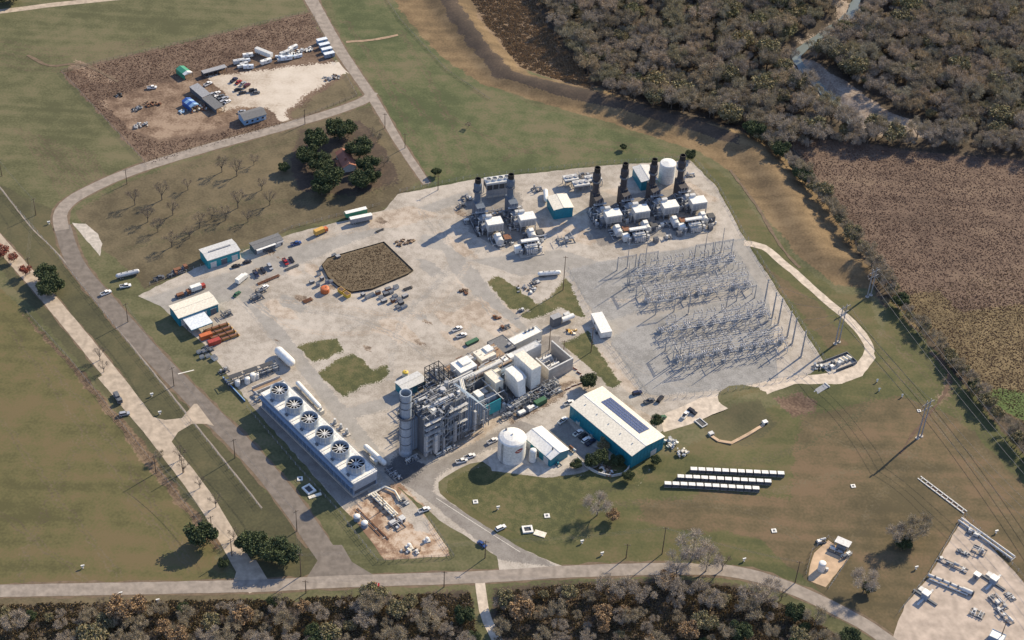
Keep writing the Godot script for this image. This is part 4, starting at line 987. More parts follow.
func build_peakers():
	mat("darkstack", 0.045, 0.042, 0.05, 0.7); mat("bluestack", 0.10, 0.135, 0.19, 0.65)
	var ord := ["First", "Second", "Third", "Fourth"]
	for i in 4: peaker_unit(ord[i], [29.8, 45.6, 62.2, 78.4][i], -45.5, -29, 27, true, i)
	peaker_unit("Left hand", -33.6, -54, -37, 24.5, false, 10)
	peaker_unit("Right hand", -15.6, -53.5, -37, 24.5, false, 11)
	gen_transformer("generator transformer with white beam between the first and second dark stacks", S(43.5, -13), YS)
	gen_transformer("generator transformer with white beam between the third and fourth dark stacks", S(75.5, -14), YS)
	gen_transformer("generator transformer with white beam in front of the two blue grey stacks", S(-15, -17), YS)
	for q in [[52.2, -10, "small dark auxiliary transformer right of the nearest generator transformer"], [84.5, -13.5, "small dark auxiliary transformer at the right edge of the units"], [66, -12, "small dark auxiliary transformer left of the right generator transformer"]]:
		var t := thing("auxiliary_transformer", q[2], "transformer", S(q[0], q[1]), YS, "auxiliary transformers")
		bx(t, "tank", "slate", 0, .1, 0, 2.6, 2.6, 2.0)
		for i in 4: bx(t, "radiator", "grey", -1 + i * .66, .4, 1.2, .3, 2.0, .5)
		for i in 3: cy(t, "bushing", "porcelain", -.8 + i * .8, 2.7, 0, .15, 1.0, .1)
	# air cooler between the two blue grey stacks
	var t := thing("air_cooler", "raised air cooler with four fans over a dark open underside", "cooler", S(-17.5, -70.5), YS)
	bx(t, "fan_deck", "pale", 0, 8.6, 0, 14, 1.2, 6); bx(t, "coil_bank", "dark", 0, 5.2, 0, 13.4, 3.3, 5.4); bx(t, "lower_wall", "grey", 0, 1.2, 2.6, 13.6, 3.8, .3); bx(t, "base_wall", "concrete", 0, .02, 2.7, 14, 1.2, .5)
	for i in 5:
		for e in [-1, 1]: bx(t, "leg", "steel", -6.8 + i * 3.4, 0, e * 2.8, .35, 8.6, .35)
	for i in 4:
		var f := part(t, "fan_ring", lathe([Vector2(1.65, 9.8), Vector2(1.5, 10.8), Vector2(1.35, 10.8), Vector2(1.35, 9.8)], 20), "white", Transform3D(Basis(), V(-5.1 + i * 3.4, 0, 0)))
		cy(f, "fan_guard", "slate", 0, 10.3, 0, 1.34, .1)
	# long fin fan coolers left of the dark stacks
	for q in [[28, -63, 9, "fin fan cooler row nearest the first dark stack"], [36, -66, 9, "fin fan cooler row behind the second dark stack"], [24, -69, 8, "farthest fin fan cooler row on the far edge of the yard"]]:
		t = thing("fin_fan_cooler", q[3], "cooler", S(q[0], q[1]), YS, "fin fan coolers")
		bx(t, "deck", "pale", 0, 4.2, 0, q[2], .9, 5); bx(t, "coil_bank", "slate", 0, 3.3, 0, q[2] - .4, .9, 4.6)
		for i in 3:
			for e in [-1, 1]: bx(t, "leg", "steel", -q[2] / 2 + .3 + i * (q[2] - .6) / 2, 0, e * 2.2, .3, 3.4, .3)
		for i in 3: cy(t, "fan_ring", "grey", -q[2] / 3 + i * q[2] / 3, 5.1, 0, 1.15, .6)
	t = shed("turbine_workshop", "teal walled building with half cream half white roof amid the peaking units", S(10.7, -47), YS + 90, 12, 10.6, 6.4, .8, "teal", "cream", 2)
	t = shed("electrical_building", "teal walled building behind the second and third dark stacks", S(64.5, -61.5), YS + 90, 14, 9, 6, .8, "teal", "pale", 2)
	t = thing("horizontal_tank", "white horizontal tank just behind the teal workshop", "tank", S(7, -60), YS + 75)
	tb(t, "shell", "white", V(-4, 2.2, 0), V(4, 2.2, 0), 1.3, 18)
	for e in [-1, 1]:
		dome(t, "end_cap", "white", e * 4, 2.2, 0, 1.27, 1.27); bx(t, "saddle", "concrete", e * 2.4, .02, 0, .6, 1.4, 2.2)
	t = thing("water_tank", "large white water tank between the third and fourth dark stacks", "tank", S(77.2, -60.5), YS)
	part(t, "shell", lathe([Vector2(4.5, 0), Vector2(4.5, 11.6), Vector2(4.3, 11.9), Vector2(0.05, 12.9)], 32), "white")
	for k in 3: part(t, "hoop", lathe([Vector2(4.5, 2.8 + k * 2.9), Vector2(4.56, 2.8 + k * 2.9), Vector2(4.56, 2.95 + k * 2.9), Vector2(4.5, 2.95 + k * 2.9)], 32), "pale")
	var tops := ["horizontal_tank"]
	# scattered equipment
	var L := [["Pump and pipe skid between the teal workshop and transformers", 566, 241, 9, 6, 4], ["Grey skid behind the horizontal white tank", 537, 190, 6, 4, 3.6], ["Pipe skid at the back of the left blue grey stack", 467, 199, 6, 4, 3], ["Pipe skid right of the fourth dark stack", 700, 218, 7, 3, 2.6], ["Long pipe skid by the far fence", 585, 176, 14, 4, 2.2], ["Valve skid beside the water tank", 690, 176, 5, 3, 2.4], ["Pipe skid between the two blue grey stacks", 497, 214, 8, 5, 3.6], ["Pipe skid left of the left blue grey stack", 470, 222, 7, 4, 3.2], ["Skid in front of the second filter box", 664, 226, 5, 4, 3], ["Skid between the transformers facing the substation", 668, 238, 4, 3, 2.4]]
	for i in L.size(): skid("process_skid", L[i][0], site(L[i][1], L[i][2]), YS, L[i][3], L[i][4], L[i][5], 120 + i, ["steel", "pale", "slate", "white", "grey"])
	t = block("control_cabin", "white roofed control cabin right of the left transformer bank", site(533, 247), YS, 6.5, 4.2, 3.4, "pale", "white")

# ---------------------------------------------------------------- substation
func build_substation():
	var mk_switch := func():
		var t := Node3D.new()
		for e in [-1, 1]:
			bx(t, "leg", "galv", e * 2.2, .03, 0, .28, 3.4, .28); bx(t, "footing", "concrete", e * 2.2, .02, 0, .8, .2, .8)
		bx(t, "beam", "galv", 0, 3.4, 0, 5.2, .3, .4)
		for i in 3:
			cy(t, "insulator", "porcelain", -1.9 + i * 1.9, 3.7, -.5, .17, 1.4, .12, 8); cy(t, "insulator", "porcelain", -1.9 + i * 1.9, 3.7, .5, .17, 1.4, .12, 8)
			tb(t, "blade", "silver", V(-1.9 + i * 1.9, 5.2, -1.1), V(-1.9 + i * 1.9, 5.2, 1.1), .09, 6)
		return t
	var mk_breaker := func():
		var t := Node3D.new()
		bx(t, "plinth", "concrete", 0, .02, 0, 3.4, .3, 2); bx(t, "frame", "galv", 0, .3, 0, 3.0, 1.3, .8); bx(t, "cabinet", "pale", 0, .3, 1.0, 1.2, 1.6, .8)
		for i in 3:
			tb(t, "tank", "silver", V(-1.1 + i * 1.1, 1.9, -1.0), V(-1.1 + i * 1.1, 1.9, 1.0), .36, 10)
			for e in [-1, 1]: tb(t, "bushing", "porcelain", V(-1.1 + i * 1.1, 2.0, e * .7), V(-1.1 + i * 1.1, 3.9, e * 1.5), .17, 8)
		return t
	var mk_post := func():
		var t := Node3D.new()
		bx(t, "post", "galv", 0, .03, 0, .25, 3.6, .25); bx(t, "crossarm", "galv", 0, 3.6, 0, 4.2, .22, .25)
		for i in 3: cy(t, "insulator", "porcelain", -1.9 + i * 1.9, 3.8, 0, .16, 1.5, .12, 8)
		return t
	var protos := [mk_switch.call(), mk_breaker.call(), mk_post.call()]
	var names := ["disconnect_switch", "circuit_breaker", "bus_support"]
	var cats := ["switch", "breaker", "bus support"]
	var desc := ["grey disconnect switch stand with twin insulators", "silver circuit breaker on a plinth with slanted bushings", "grey bus support post with three insulators"]
	for blk in 2:
		var z0: float = [9.0, 54.0][blk]; var nz: int = [8, 9][blk]
		var word: String = ["in the substation's far block", "in the substation's near block"][blk]
		for c in 9:
			for r in nz:
				if rng.randf() < .05: continue
				var x := (31.0 if blk == 0 else 30.0) + c * 6.8; var z := z0 + r * 4.4
				if blk == 0 and c == 0 and r < 2: continue
				var k: int = [0, 1, 0, 2, 2, 0, 1, 0, 2][r]
				var o: Node3D = protos[k].duplicate()
				o.name = numbered(names[k]); add_child(o)
				o.position = S(x + rng.randf_range(-.5, .5), z + rng.randf_range(-.4, .4)); o.rotation.y = deg_to_rad(YS + (90 if (c + r) % 5 == 0 else 0))
				tag(o, desc[k] + " " + word, cats[k], names[k].replace("_", " ") + " row " + word)
	for p in protos: p.free()
	# dead end gantries
	for q in [[29, 8, 0], [41, 8, 0], [72, 8, 0], [83, 8, 0], [36, 46, 0], [80, 46, 0], [34, 88, 0], [26, 26, 90], [26, 78, 90]]:
		var t := thing("dead_end_gantry", ("steel dead end gantry at the %s of the substation" % ("far edge" if q[1] < 20 else "middle lane" if q[1] < 60 and q[2] == 0 else "near edge" if q[2] == 0 else "left edge, far bay" if q[1] < 50 else "left edge, near bay")), "gantry", S(q[0], q[1]), YS + q[2], "dead end gantries " + ("far" if q[1] < 20 else "middle" if q[1] < 60 else "near"))
		for e in [-1, 1]: part(t, "column", cyl_mesh(.3, 9, .18, 8), "steel", Transform3D(Basis(), V(e * 5, 4.5, 0)))
		joined(t, "beam", "steel", [["b", 0, 8.0, -.3, 10, .14, .14], ["b", 0, 8.0, .3, 10, .14, .14], ["b", 0, 8.6, 0, 10, .14, .14]])
		for i in 3: tb(t, "insulator_string", "porcelain", V(-3 + i * 3, 8.0, 0), V(-3 + i * 3, 6.9, .5), .14, 6)
	# rigid bus tubes along the blocks
	for q in [[16, 0], [21, 0], [33, 0], [38, 0], [59, 1], [64, 1], [78, 1], [83, 1]]:
		var t := thing("bus_tube", ["thin aluminium bus tubes in the far block of the substation", "thin aluminium bus tubes in the near block of the substation"][q[1]], "bus tube", S(58, q[0]), YS, "rigid bus tubes " + ["far", "near"][q[1]])
		for i in 3: tb(t, "tube", "silver", V(-27, 5.7, -1.5 + i * 1.5), V(27, 5.7, -1.5 + i * 1.5), .1, 6)
		for i in 7: bx(t, "post", "galv", -26 + i * 8.6, .03, 0, .2, 5.6, .2)
		for i in 7: bx(t, "crossarm", "galv", -26 + i * 8.6, 5.4, 0, .18, .18, 3.4)
	# tall lightning masts and line poles
	var row := ["farthest", "second", "third", "fourth", "fifth", "nearest"]
	var i := 0
	for q in [[87.6, 52.3], [87.5, 62.7], [88.6, 67.7], [89, 78], [89.3, 83.4], [89.6, 93.4]]:
		var t := thing("line_pole", row[i] + " of six tall steel poles along the substation's right edge", "pole", S(q[0], q[1]), YS, "steel line poles")
		part(t, "shaft", cyl_mesh(.48, 17, .28, 10), "steel", Transform3D(Basis(), V(0, 8.5, 0))); cy(t, "footing", "concrete", 0, .02, 0, .9, .3); bx(t, "crossarm", "steel", 0, 15.4, 0, .2, .2, 2.6)
		i += 1
	i = 0
	for q in [[29.8, 7.3], [24.6, 21.9], [40.1, 6.4], [72.3, 8.4], [82.7, 6.5], [47.3, 49.5], [29.8, 82.2], [32.8, 85.2], [51.7, 87.7], [67.8, 49.8]]:
		var t := thing("lightning_mast", "slender lightning mast " + ["at the far left corner of the substation", "on the far left edge lane of the substation", "between the two far left gantries", "right of centre on the far substation edge", "at the far right corner of the substation", "left of centre on the middle lane", "at the near left corner, outer one", "at the near left corner, inner one", "in the middle of the near block", "right of centre on the middle lane"][i], "mast", S(q[0], q[1]), YS, "lightning masts")
		part(t, "shaft", cyl_mesh(.3, 16, .12, 8), "grey", Transform3D(Basis(), V(0, 8, 0))); cy(t, "footing", "concrete", 0, .02, 0, .7, .3)
		i += 1
	# control house of the yard
	var a := site(601, 328.5)
	var t := thing("control_house", "long white flat topped control trailer at the substation's left edge", "trailer", a, -71)
	bx(t, "wall", "white", 0, .5, 0, 15, 3.4, 5.6); bx(t, "roof", "white", 0, 3.9, 0, 15.3, .2, 5.9); bx(t, "skirt", "slate", 0, .02, 0, 14.8, .48, 5.4)
	bx(t, "door", "grey", 3, .6, 2.84, 1.1, 2.2, .1); bx(t, "window", "glass", -2, 1.8, 2.84, 1.6, 1.0, .1)
	for e in [-1, 1]: bx(t, "steps", "slate", 3, .02, 3.4, 1.4, .5, 1.0)

# ---------------------------------------------------------------- buildings
func build_buildings():
	var o := site(570, 413)
	# warehouse with solar panels
	var t := thing("warehouse", "long teal warehouse with cream roof, largest building near the round tank", "building", fr(o, YC, 22.9, -7.9), YC)
	var L := 42.0; var W := 20.2; var H := 8.0
	part(t, "wall", extrude(PackedVector2Array([Vector2(-W / 2, 0), Vector2(W / 2, 0), Vector2(W / 2, H), Vector2(1.6, H + 1.3), Vector2(-W / 2, H)]), L), "teal")
	part(t, "roof", extrude(PackedVector2Array([Vector2(-W / 2 - .3, H + .04), Vector2(1.6, H + 1.34), Vector2(W / 2 + .3, H + .04), Vector2(W / 2 + .3, H + .2), Vector2(1.6, H + 1.5), Vector2(-W / 2 - .3, H + .2)]), L + .6), "cream")
	bx(t, "ridge_cap", "white", 0, H + 1.46, 1.6, L + .6, .12, .5)
	for i in 5: bx(t, "roof_vent", "pale", -16 + i * 8, H + .9, 5.0, .5, .5, .5)
	for i in 20:
		bx(t, "wall_seam", "tealdark", -L / 2 + 1 + i * 2.1, .1, W / 2 + .02, .1, H - .2, .08)
	for i in 4:
		var d := bx(t, "door", "pale", -15 + i * 9.5, .05, W / 2 + .06, 2.6 if i % 2 == 0 else 1.2, 3.2 if i % 2 == 0 else 2.2, .1)
		bx(d, "awning", "teal", 0, 1.5, .6, 3.2, .12, 1.2)
	for i in 9: bx(t, "end_seam", "tealdark", L / 2 + .02, .1, -W / 2 + 1.2 + i * 2.2, .08, H - .2, .1)
	bx(t, "end_door", "pale", L / 2 + .06, .05, -4, .1, 3.4, 3.6)
	for e in [-1, 1]: bx(t, "gutter", "tealdark", 0, H - .1, e * (W / 2 + .32), L, .16, .16)
	var sl := atan2(1.3, 11.7)
	t = thing("solar_array", "block of dark blue solar panels in four rows on the cream warehouse roof", "solar panels", fr(o, YC, 23.2, -12.6), YC)
	for r in 4:
		for c in 18:
			var z := -2.5 + r * 1.62
			var y := H + .2 + 1.3 * clampf((z - 12.6 + 7.9 + W / 2 + .3) / (1.6 + W / 2 + .3), 0, 1) + .22
			var p := part(t, "solar_panel", box_mesh(1.40, .06, 1.12), "solar", Transform3D(Basis(Vector3.RIGHT, -sl), V(-12.4 + c * 1.46, y, z)))
	for r in 4:
		var z := -2.5 + r * 1.62
		for e in [-.5, .5]: bx(t, "mounting_rail", "silver", 0, H + .2 + 1.3 * clampf((z + e + 5.6) / 12.0, 0, 1) + .02, z + e, 26.6, .1, .08)
	# treatment building beside the tank
	t = shed("treatment_building", "teal walled building with bright white pitched roof right of the round tank", site(545.5, 450.5), -48, 18.6, 10.6, 4.8, 1.5, "teal", "white", 3)
	bx(t, "roof_flue", "slate", 6, 5.6, 1.4, .5, 2.0, .5)
	# round tank
	t = thing("storage_tank", "big white domed storage tank with a small red emblem", "tank", site(511.3, 455.5), 0)
	part(t, "shell", lathe([Vector2(6.4, 0), Vector2(6.4, 11.6), Vector2(5.9, 12.2), Vector2(4.0, 13.0), Vector2(0.05, 13.6)], 48), "white")
	for k in 4: part(t, "weld_band", lathe([Vector2(6.4, 2.3 + k * 2.3), Vector2(6.43, 2.3 + k * 2.3), Vector2(6.43, 2.38 + k * 2.3), Vector2(6.4, 2.38 + k * 2.3)], 48), "pale")
	var st := SurfaceTool.new(); st.begin(Mesh.PRIMITIVE_TRIANGLES)
	for i in 12:
		for k in 2:
			var a0 := deg_to_rad(40 + i * 3.0); var a1 := deg_to_rad(40 + (i + 1) * 3.0)
			var f := func(a: float, s: float) -> Vector3:
				var w := sqrt(maxf(0.0, 1.0 - pow((rad_to_deg(a) - 58) / 18.0, 2)))
				return V(cos(a) * 6.45, 8.6 + s * w * 1.1 + (rad_to_deg(a) - 58) * -.02, sin(a) * 6.45)
			var q := [f.call(a0, -1), f.call(a1, -1), f.call(a1, 1), f.call(a0, 1)]
			if k == 0:
				for j in [0, 2, 1, 0, 3, 2]: st.add_vertex(q[j])
	st.generate_normals()
	part(t, "emblem", st.commit(), "red")
	var bar := SurfaceTool.new(); bar.begin(Mesh.PRIMITIVE_TRIANGLES)
	for i in 8:
		var a0 := deg_to_rad(46 + i * 3.0); var a1 := deg_to_rad(46 + (i + 1) * 3.0)
		var q := [V(cos(a0) * 6.48, 8.35, sin(a0) * 6.48), V(cos(a1) * 6.48, 8.35, sin(a1) * 6.48), V(cos(a1) * 6.48, 8.75, sin(a1) * 6.48), V(cos(a0) * 6.48, 8.75, sin(a0) * 6.48)]
		for j in [0, 2, 1, 0, 3, 2]: bar.add_vertex(q[j])
	bar.generate_normals()
	part(t, "emblem_bar", bar.commit(), "cream")
	joined(t, "stair", "slate", [["t", V(-4.6, 0, 5.0), V(-4.5, 12, 4.9), .1], ["t", V(-4.0, 0, 5.4), V(-4.0, 12, 5.3), .1]])
	cy(t, "roof_vent", "pale", 0, 13.4, 0, .4, .6); bx(t, "roof_hatch", "slate", -3, 12.6, -3.4, 1, .8, 1)
	t = thing("surge_vessel", "slim upright white vessel between round tank and treatment building", "tank", site(532.3, 461.5), 0)
	cy(t, "shell", "white", 0, .6, 0, 1.6, 6.4, -1, 24); dome(t, "dome_top", "white", 0, 7.0, 0, 1.6, 1.0); cy(t, "skirt", "pale", 0, .02, 0, 1.2, .7)
	var n := ["pump skid at the foot of the white treatment building", "valve skid behind the round tank near road"]
	skid("process_skid", n[0], site(556, 463), -48, 6, 2.4, 2, 301, ["slate", "teal", "pale"])
	skid("process_skid", "small orange painted pump skid at the right end of the treatment building", site(572, 451), -48, 3, 2, 1.6, 302, ["rust", "pale", "orange"])
	# north west sheds
	t = shed("maintenance_shed", "teal shed with pale grey roof beside the meadow fence", site(220.4, 258.6), 34, 17.6, 10, 5.6, .8, "tealbright", "pale", 3)
	bx(t, "roof_ridge_vent", "grey", 0, 6.6, 0, 12, .4, .8)
	t = shed("stores_shed", "teal shed with cream roof near the plant gate", site(194.6, 313.4), 36, 21, 10.4, 5.4, .9, "teal", "cream", 4)
	t = thing("lean_to", "bright sky white flat canopy leaning on the cream roofed shed", "canopy", site(197.6, 326.2), 36)
	bx(t, "roof", "canopy", 0, 4, 0, 11.4, .25, 11.4); bx(t, "fascia", "teal", 0, 3.7, 5.75, 11.4, .5, .12)
	for e in [-1, 1]:
		for f in [-1, 0, 1]: bx(t, "post", "slate", e * 5.4, 0, f * 5.4, .25, 4, .25)
	t = shed("storage_shed", "narrow shed with dark grey roof and bright white front awning", site(266.5, 247), 36, 16, 5.6, 3.6, .5, "slate", "roofgrey", 3)
	bx(t, "awning", "white", -2, 3.3, 3.6, 11, .2, 1.8); bx(t, "awning_end", "grey", 6, 3.3, 3.6, 4, .2, 1.8)
	# upper left compound
	t = thing("compound_house", "long blue walled office with dark roof beside the loop road", "house", site(252.5, 119), 34)
	part(t, "wall", extrude(PackedVector2Array([Vector2(-4, 0), Vector2(4, 0), Vector2(4, 3.4), Vector2(0, 5.0), Vector2(-4, 3.4)]), 13.6), "skyblue")
	gable(t, "roof", "roofgrey", 0, 3.44, 0, 14.4, 8.8, 1.7, .18)
	for i in 4:
		var w := bx(t, "window", "glass", -5 + i * 3.2, 1.2, 4.0, 1.2, 1.2, .1); bx(w, "sill", "white", 0, -.7, .05, 1.4, .1, .2)
	bx(t, "door", "white", 6, .05, 4.0, 1.0, 2.1, .12)
	t = thing("equipment_barn", "long open sided barn with dark grey roof in the compound", "barn", site(207.2, 101), -48)
	for i in 2: part(t, "roof", extrude(PackedVector2Array([Vector2(-2.9, 3.6), Vector2(2.9, 3.2), Vector2(2.9, 3.4), Vector2(-2.9, 3.8)]), 14.2), "grey" if i == 0 else "roofgrey", Transform3D(Basis(), V(-7.2 + i * 14.6, i * -.15, i * .6)))
	for i in 9: bx(t, "post", "slate", -14 + i * 3.5, 0, -2.6, .25, 3.5, .25)
	bx(t, "back_wall", "slate", 0, 0, 2.6, 28.6, 3.1, .2)
	t = thing("pipe_rack", "long grey storage rack along the brush edge of the compound", "rack", site(214.4, 73.5), 34)
	bx(t, "roof", "grey", 0, 3, 0, 15, .2, 3.6); bx(t, "back_wall", "roofgrey", 0, 0, -1.6, 15, 3, .2)
	for i in 6: bx(t, "post", "slate", -7.3 + i * 2.9, 0, 1.6, .2, 3, .2)
	for q in [["striped blue and pale blue canopy tent in the compound", 190.8, 107, "blue", "skyblue"], ["green canopy tent with white half roof in the compound", 184.6, 75, "mint", "white"]]:
		t = thing("canopy_tent", q[0], "tent", site(q[1], q[2]), -46, "compound canopy tents")
		for i in 4: part(t, "roof_panel", extrude(PackedVector2Array([Vector2(-2.8, 3.0), Vector2(2.8, 3.0), Vector2(2.8, 3.1), Vector2(0, 4.2), Vector2(-2.8, 3.1)]), 2.3), q[3] if (i % 2 == 0 or (q[3] == "mint" and i < 2)) else q[4], Transform3D(Basis(Vector3.UP, 0.0), V(-3.45 + i * 2.3, 0, 0)))
		bx(t, "side_wall", q[3], 0, 0.02, 2.75, 9.2, 3, .1)
		for e in [-1, 1]:
			for f in [-1, 1]: bx(t, "post", "slate", e * 4.5, 0, f * 2.6, .18, 3, .18)
	t = thing("farmhouse", "red brown roofed farmhouse hidden among the dark oaks", "house", site(346, 164), -68)
	part(t, "wall", extrude(PackedVector2Array([Vector2(-3.6, 0), Vector2(3.6, 0), Vector2(3.6, 3.2), Vector2(0, 5.2), Vector2(-3.6, 3.2)]), 15), "pale")
	gable(t, "roof", "brick", 0, 3.24, 0, 15.8, 8.2, 2.1, .2)
	bx(t, "chimney", "brick", 3, 4.4, 1, .9, 2.4, .9)
	for i in 3: bx(t, "window", "glass", -5 + i * 4, 1.1, 3.62, 1.2, 1.3, .1)
	bx(t, "porch_roof", "rust", 2, 2.7, 4.8, 7, .2, 2.6); 
	# rows of white topped battery enclosures
	var ends := [[664, 483, 760, 488, "front"], [677, 476, 772, 481, "middle"], [690, 468.5, 785, 473, "back"]]
	for r in ends:
		var a := site(r[0], r[1], 1.9); var b := site(r[2], r[3], 1.9)
		var yaw := rad_to_deg(atan2(-(b.z - a.z), b.x - a.x))
		for i in 12:
			var p := a.lerp(b, (i + .5) / 12.0); p.y = ground_y(p.x, p.z)
			t = thing("battery_enclosure", "white topped cabinet in the %s long row, %s" % [r[4], ["first from the left end", "second from the left end", "third from the left end", "fourth from the left end", "fifth from the left end", "sixth from the left end", "sixth from the right end", "fifth from the right end", "fourth from the right end", "third from the right end", "second from the right end", "last at the right end"][i]], "cabinet", p, yaw, "rows of white topped cabinets")
			bx(t, "body", "dark", 0, .25, 0, 3.34, 1.5, 1.9); bx(t, "roof", "white", 0, 1.75, -.15, 3.0, .16, 2.0); bx(t, "plinth", "concrete", 0, -.3, 0, 3.4, .55, 2.0)
			for e in [-1, 1]: bx(t, "door", "slate", e * .82, .4, .97, 1.5, 1.2, .06)

# ---------------------------------------------------------------- things standing about the yard
func slab(called: String, pts: PackedVector2Array, y0: float, y1: float, m) -> MeshInstance3D:
	var st := SurfaceTool.new(); st.begin(Mesh.PRIMITIVE_TRIANGLES)
	st.append_from(sheet_mesh(pts, y1), 0, Transform3D())
	st.set_smooth_group(-1)
	var o := part(self, numbered(called), st.commit(), m)
	var sk := SurfaceTool.new(); sk.begin(Mesh.PRIMITIVE_TRIANGLES); sk.set_smooth_group(-1)
	for i in pts.size():
		var a: Vector2 = pts[i]; var b: Vector2 = pts[(i + 1) % pts.size()]
		var q := [V(a.x, y0, a.y), V(b.x, y0, b.y), V(b.x, y1, b.y), V(a.x, y1, a.y)]
		for j in [0, 1, 2, 0, 2, 3]: sk.add_vertex(q[j])
	sk.generate_normals()
	part(o, "edge", sk.commit(), m)
	o.set_meta("kind", "structure")
	return o
func crate(called: String, label: String, at: Vector3, yaw: float, m: String, l: float, w: float, h: float, group: String) -> Node3D:
	var t := thing(called, label, "crate", at, yaw, group)
	bx(t, "body", m, 0, .2, 0, l, h, w); bx(t, "runner", "wood", 0, .03, w * .35, l, .17, .15); bx(t, "runner", "wood", 0, .03, -w * .35, l, .17, .15)
	bx(t, "lid", "slate" if m != "slate" else "grey", 0, .2 + h, 0, l * .96, .06, w * .96)
	return t
func pile(called: String, label: String, cat: String, at: Vector3, yaw: float, m: Array, l: float, w: float, h: float, n: int, seed_: int, group := "") -> Node3D:
	var g := RandomNumberGenerator.new(); g.seed = seed_
	var t := thing(called, label, cat, at, yaw, group)
	for i in n:
		var s := V(g.randf_range(.5, 1.7), g.randf_range(.3, .9), g.randf_range(.4, 1.3))
		part(t, "piece", box_mesh(snappedf(s.x, .1), snappedf(s.y, .1), snappedf(s.z, .1)), m[g.randi() % m.size()], Transform3D(Basis.from_euler(V(g.randf_range(-.3, .3), g.randf_range(0, 3), g.randf_range(-.3, .3))), V(g.randf_range(-l, l) / 2, s.y / 2 + g.randf() * h * .5, g.randf_range(-w, w) / 2)))
	return t
func pipes_pile(label: String, at: Vector3, yaw: float, m: String, l: float, n: int, group: String) -> Node3D:
	var t := thing("pipe_stack", label, "pipe stack", at, yaw, group)
	for i in n: tb(t, "pipe", m, V(-l / 2, .35 + .3 * (i % 2), -n * .16 + i * .33), V(l / 2, .35 + .3 * (i % 2), -n * .16 + i * .33), .17, 8)
	for e in [-1, 1]: bx(t, "bearer", "wood", e * l * .35, .02, 0, .3, .18, n * .36)
	return t

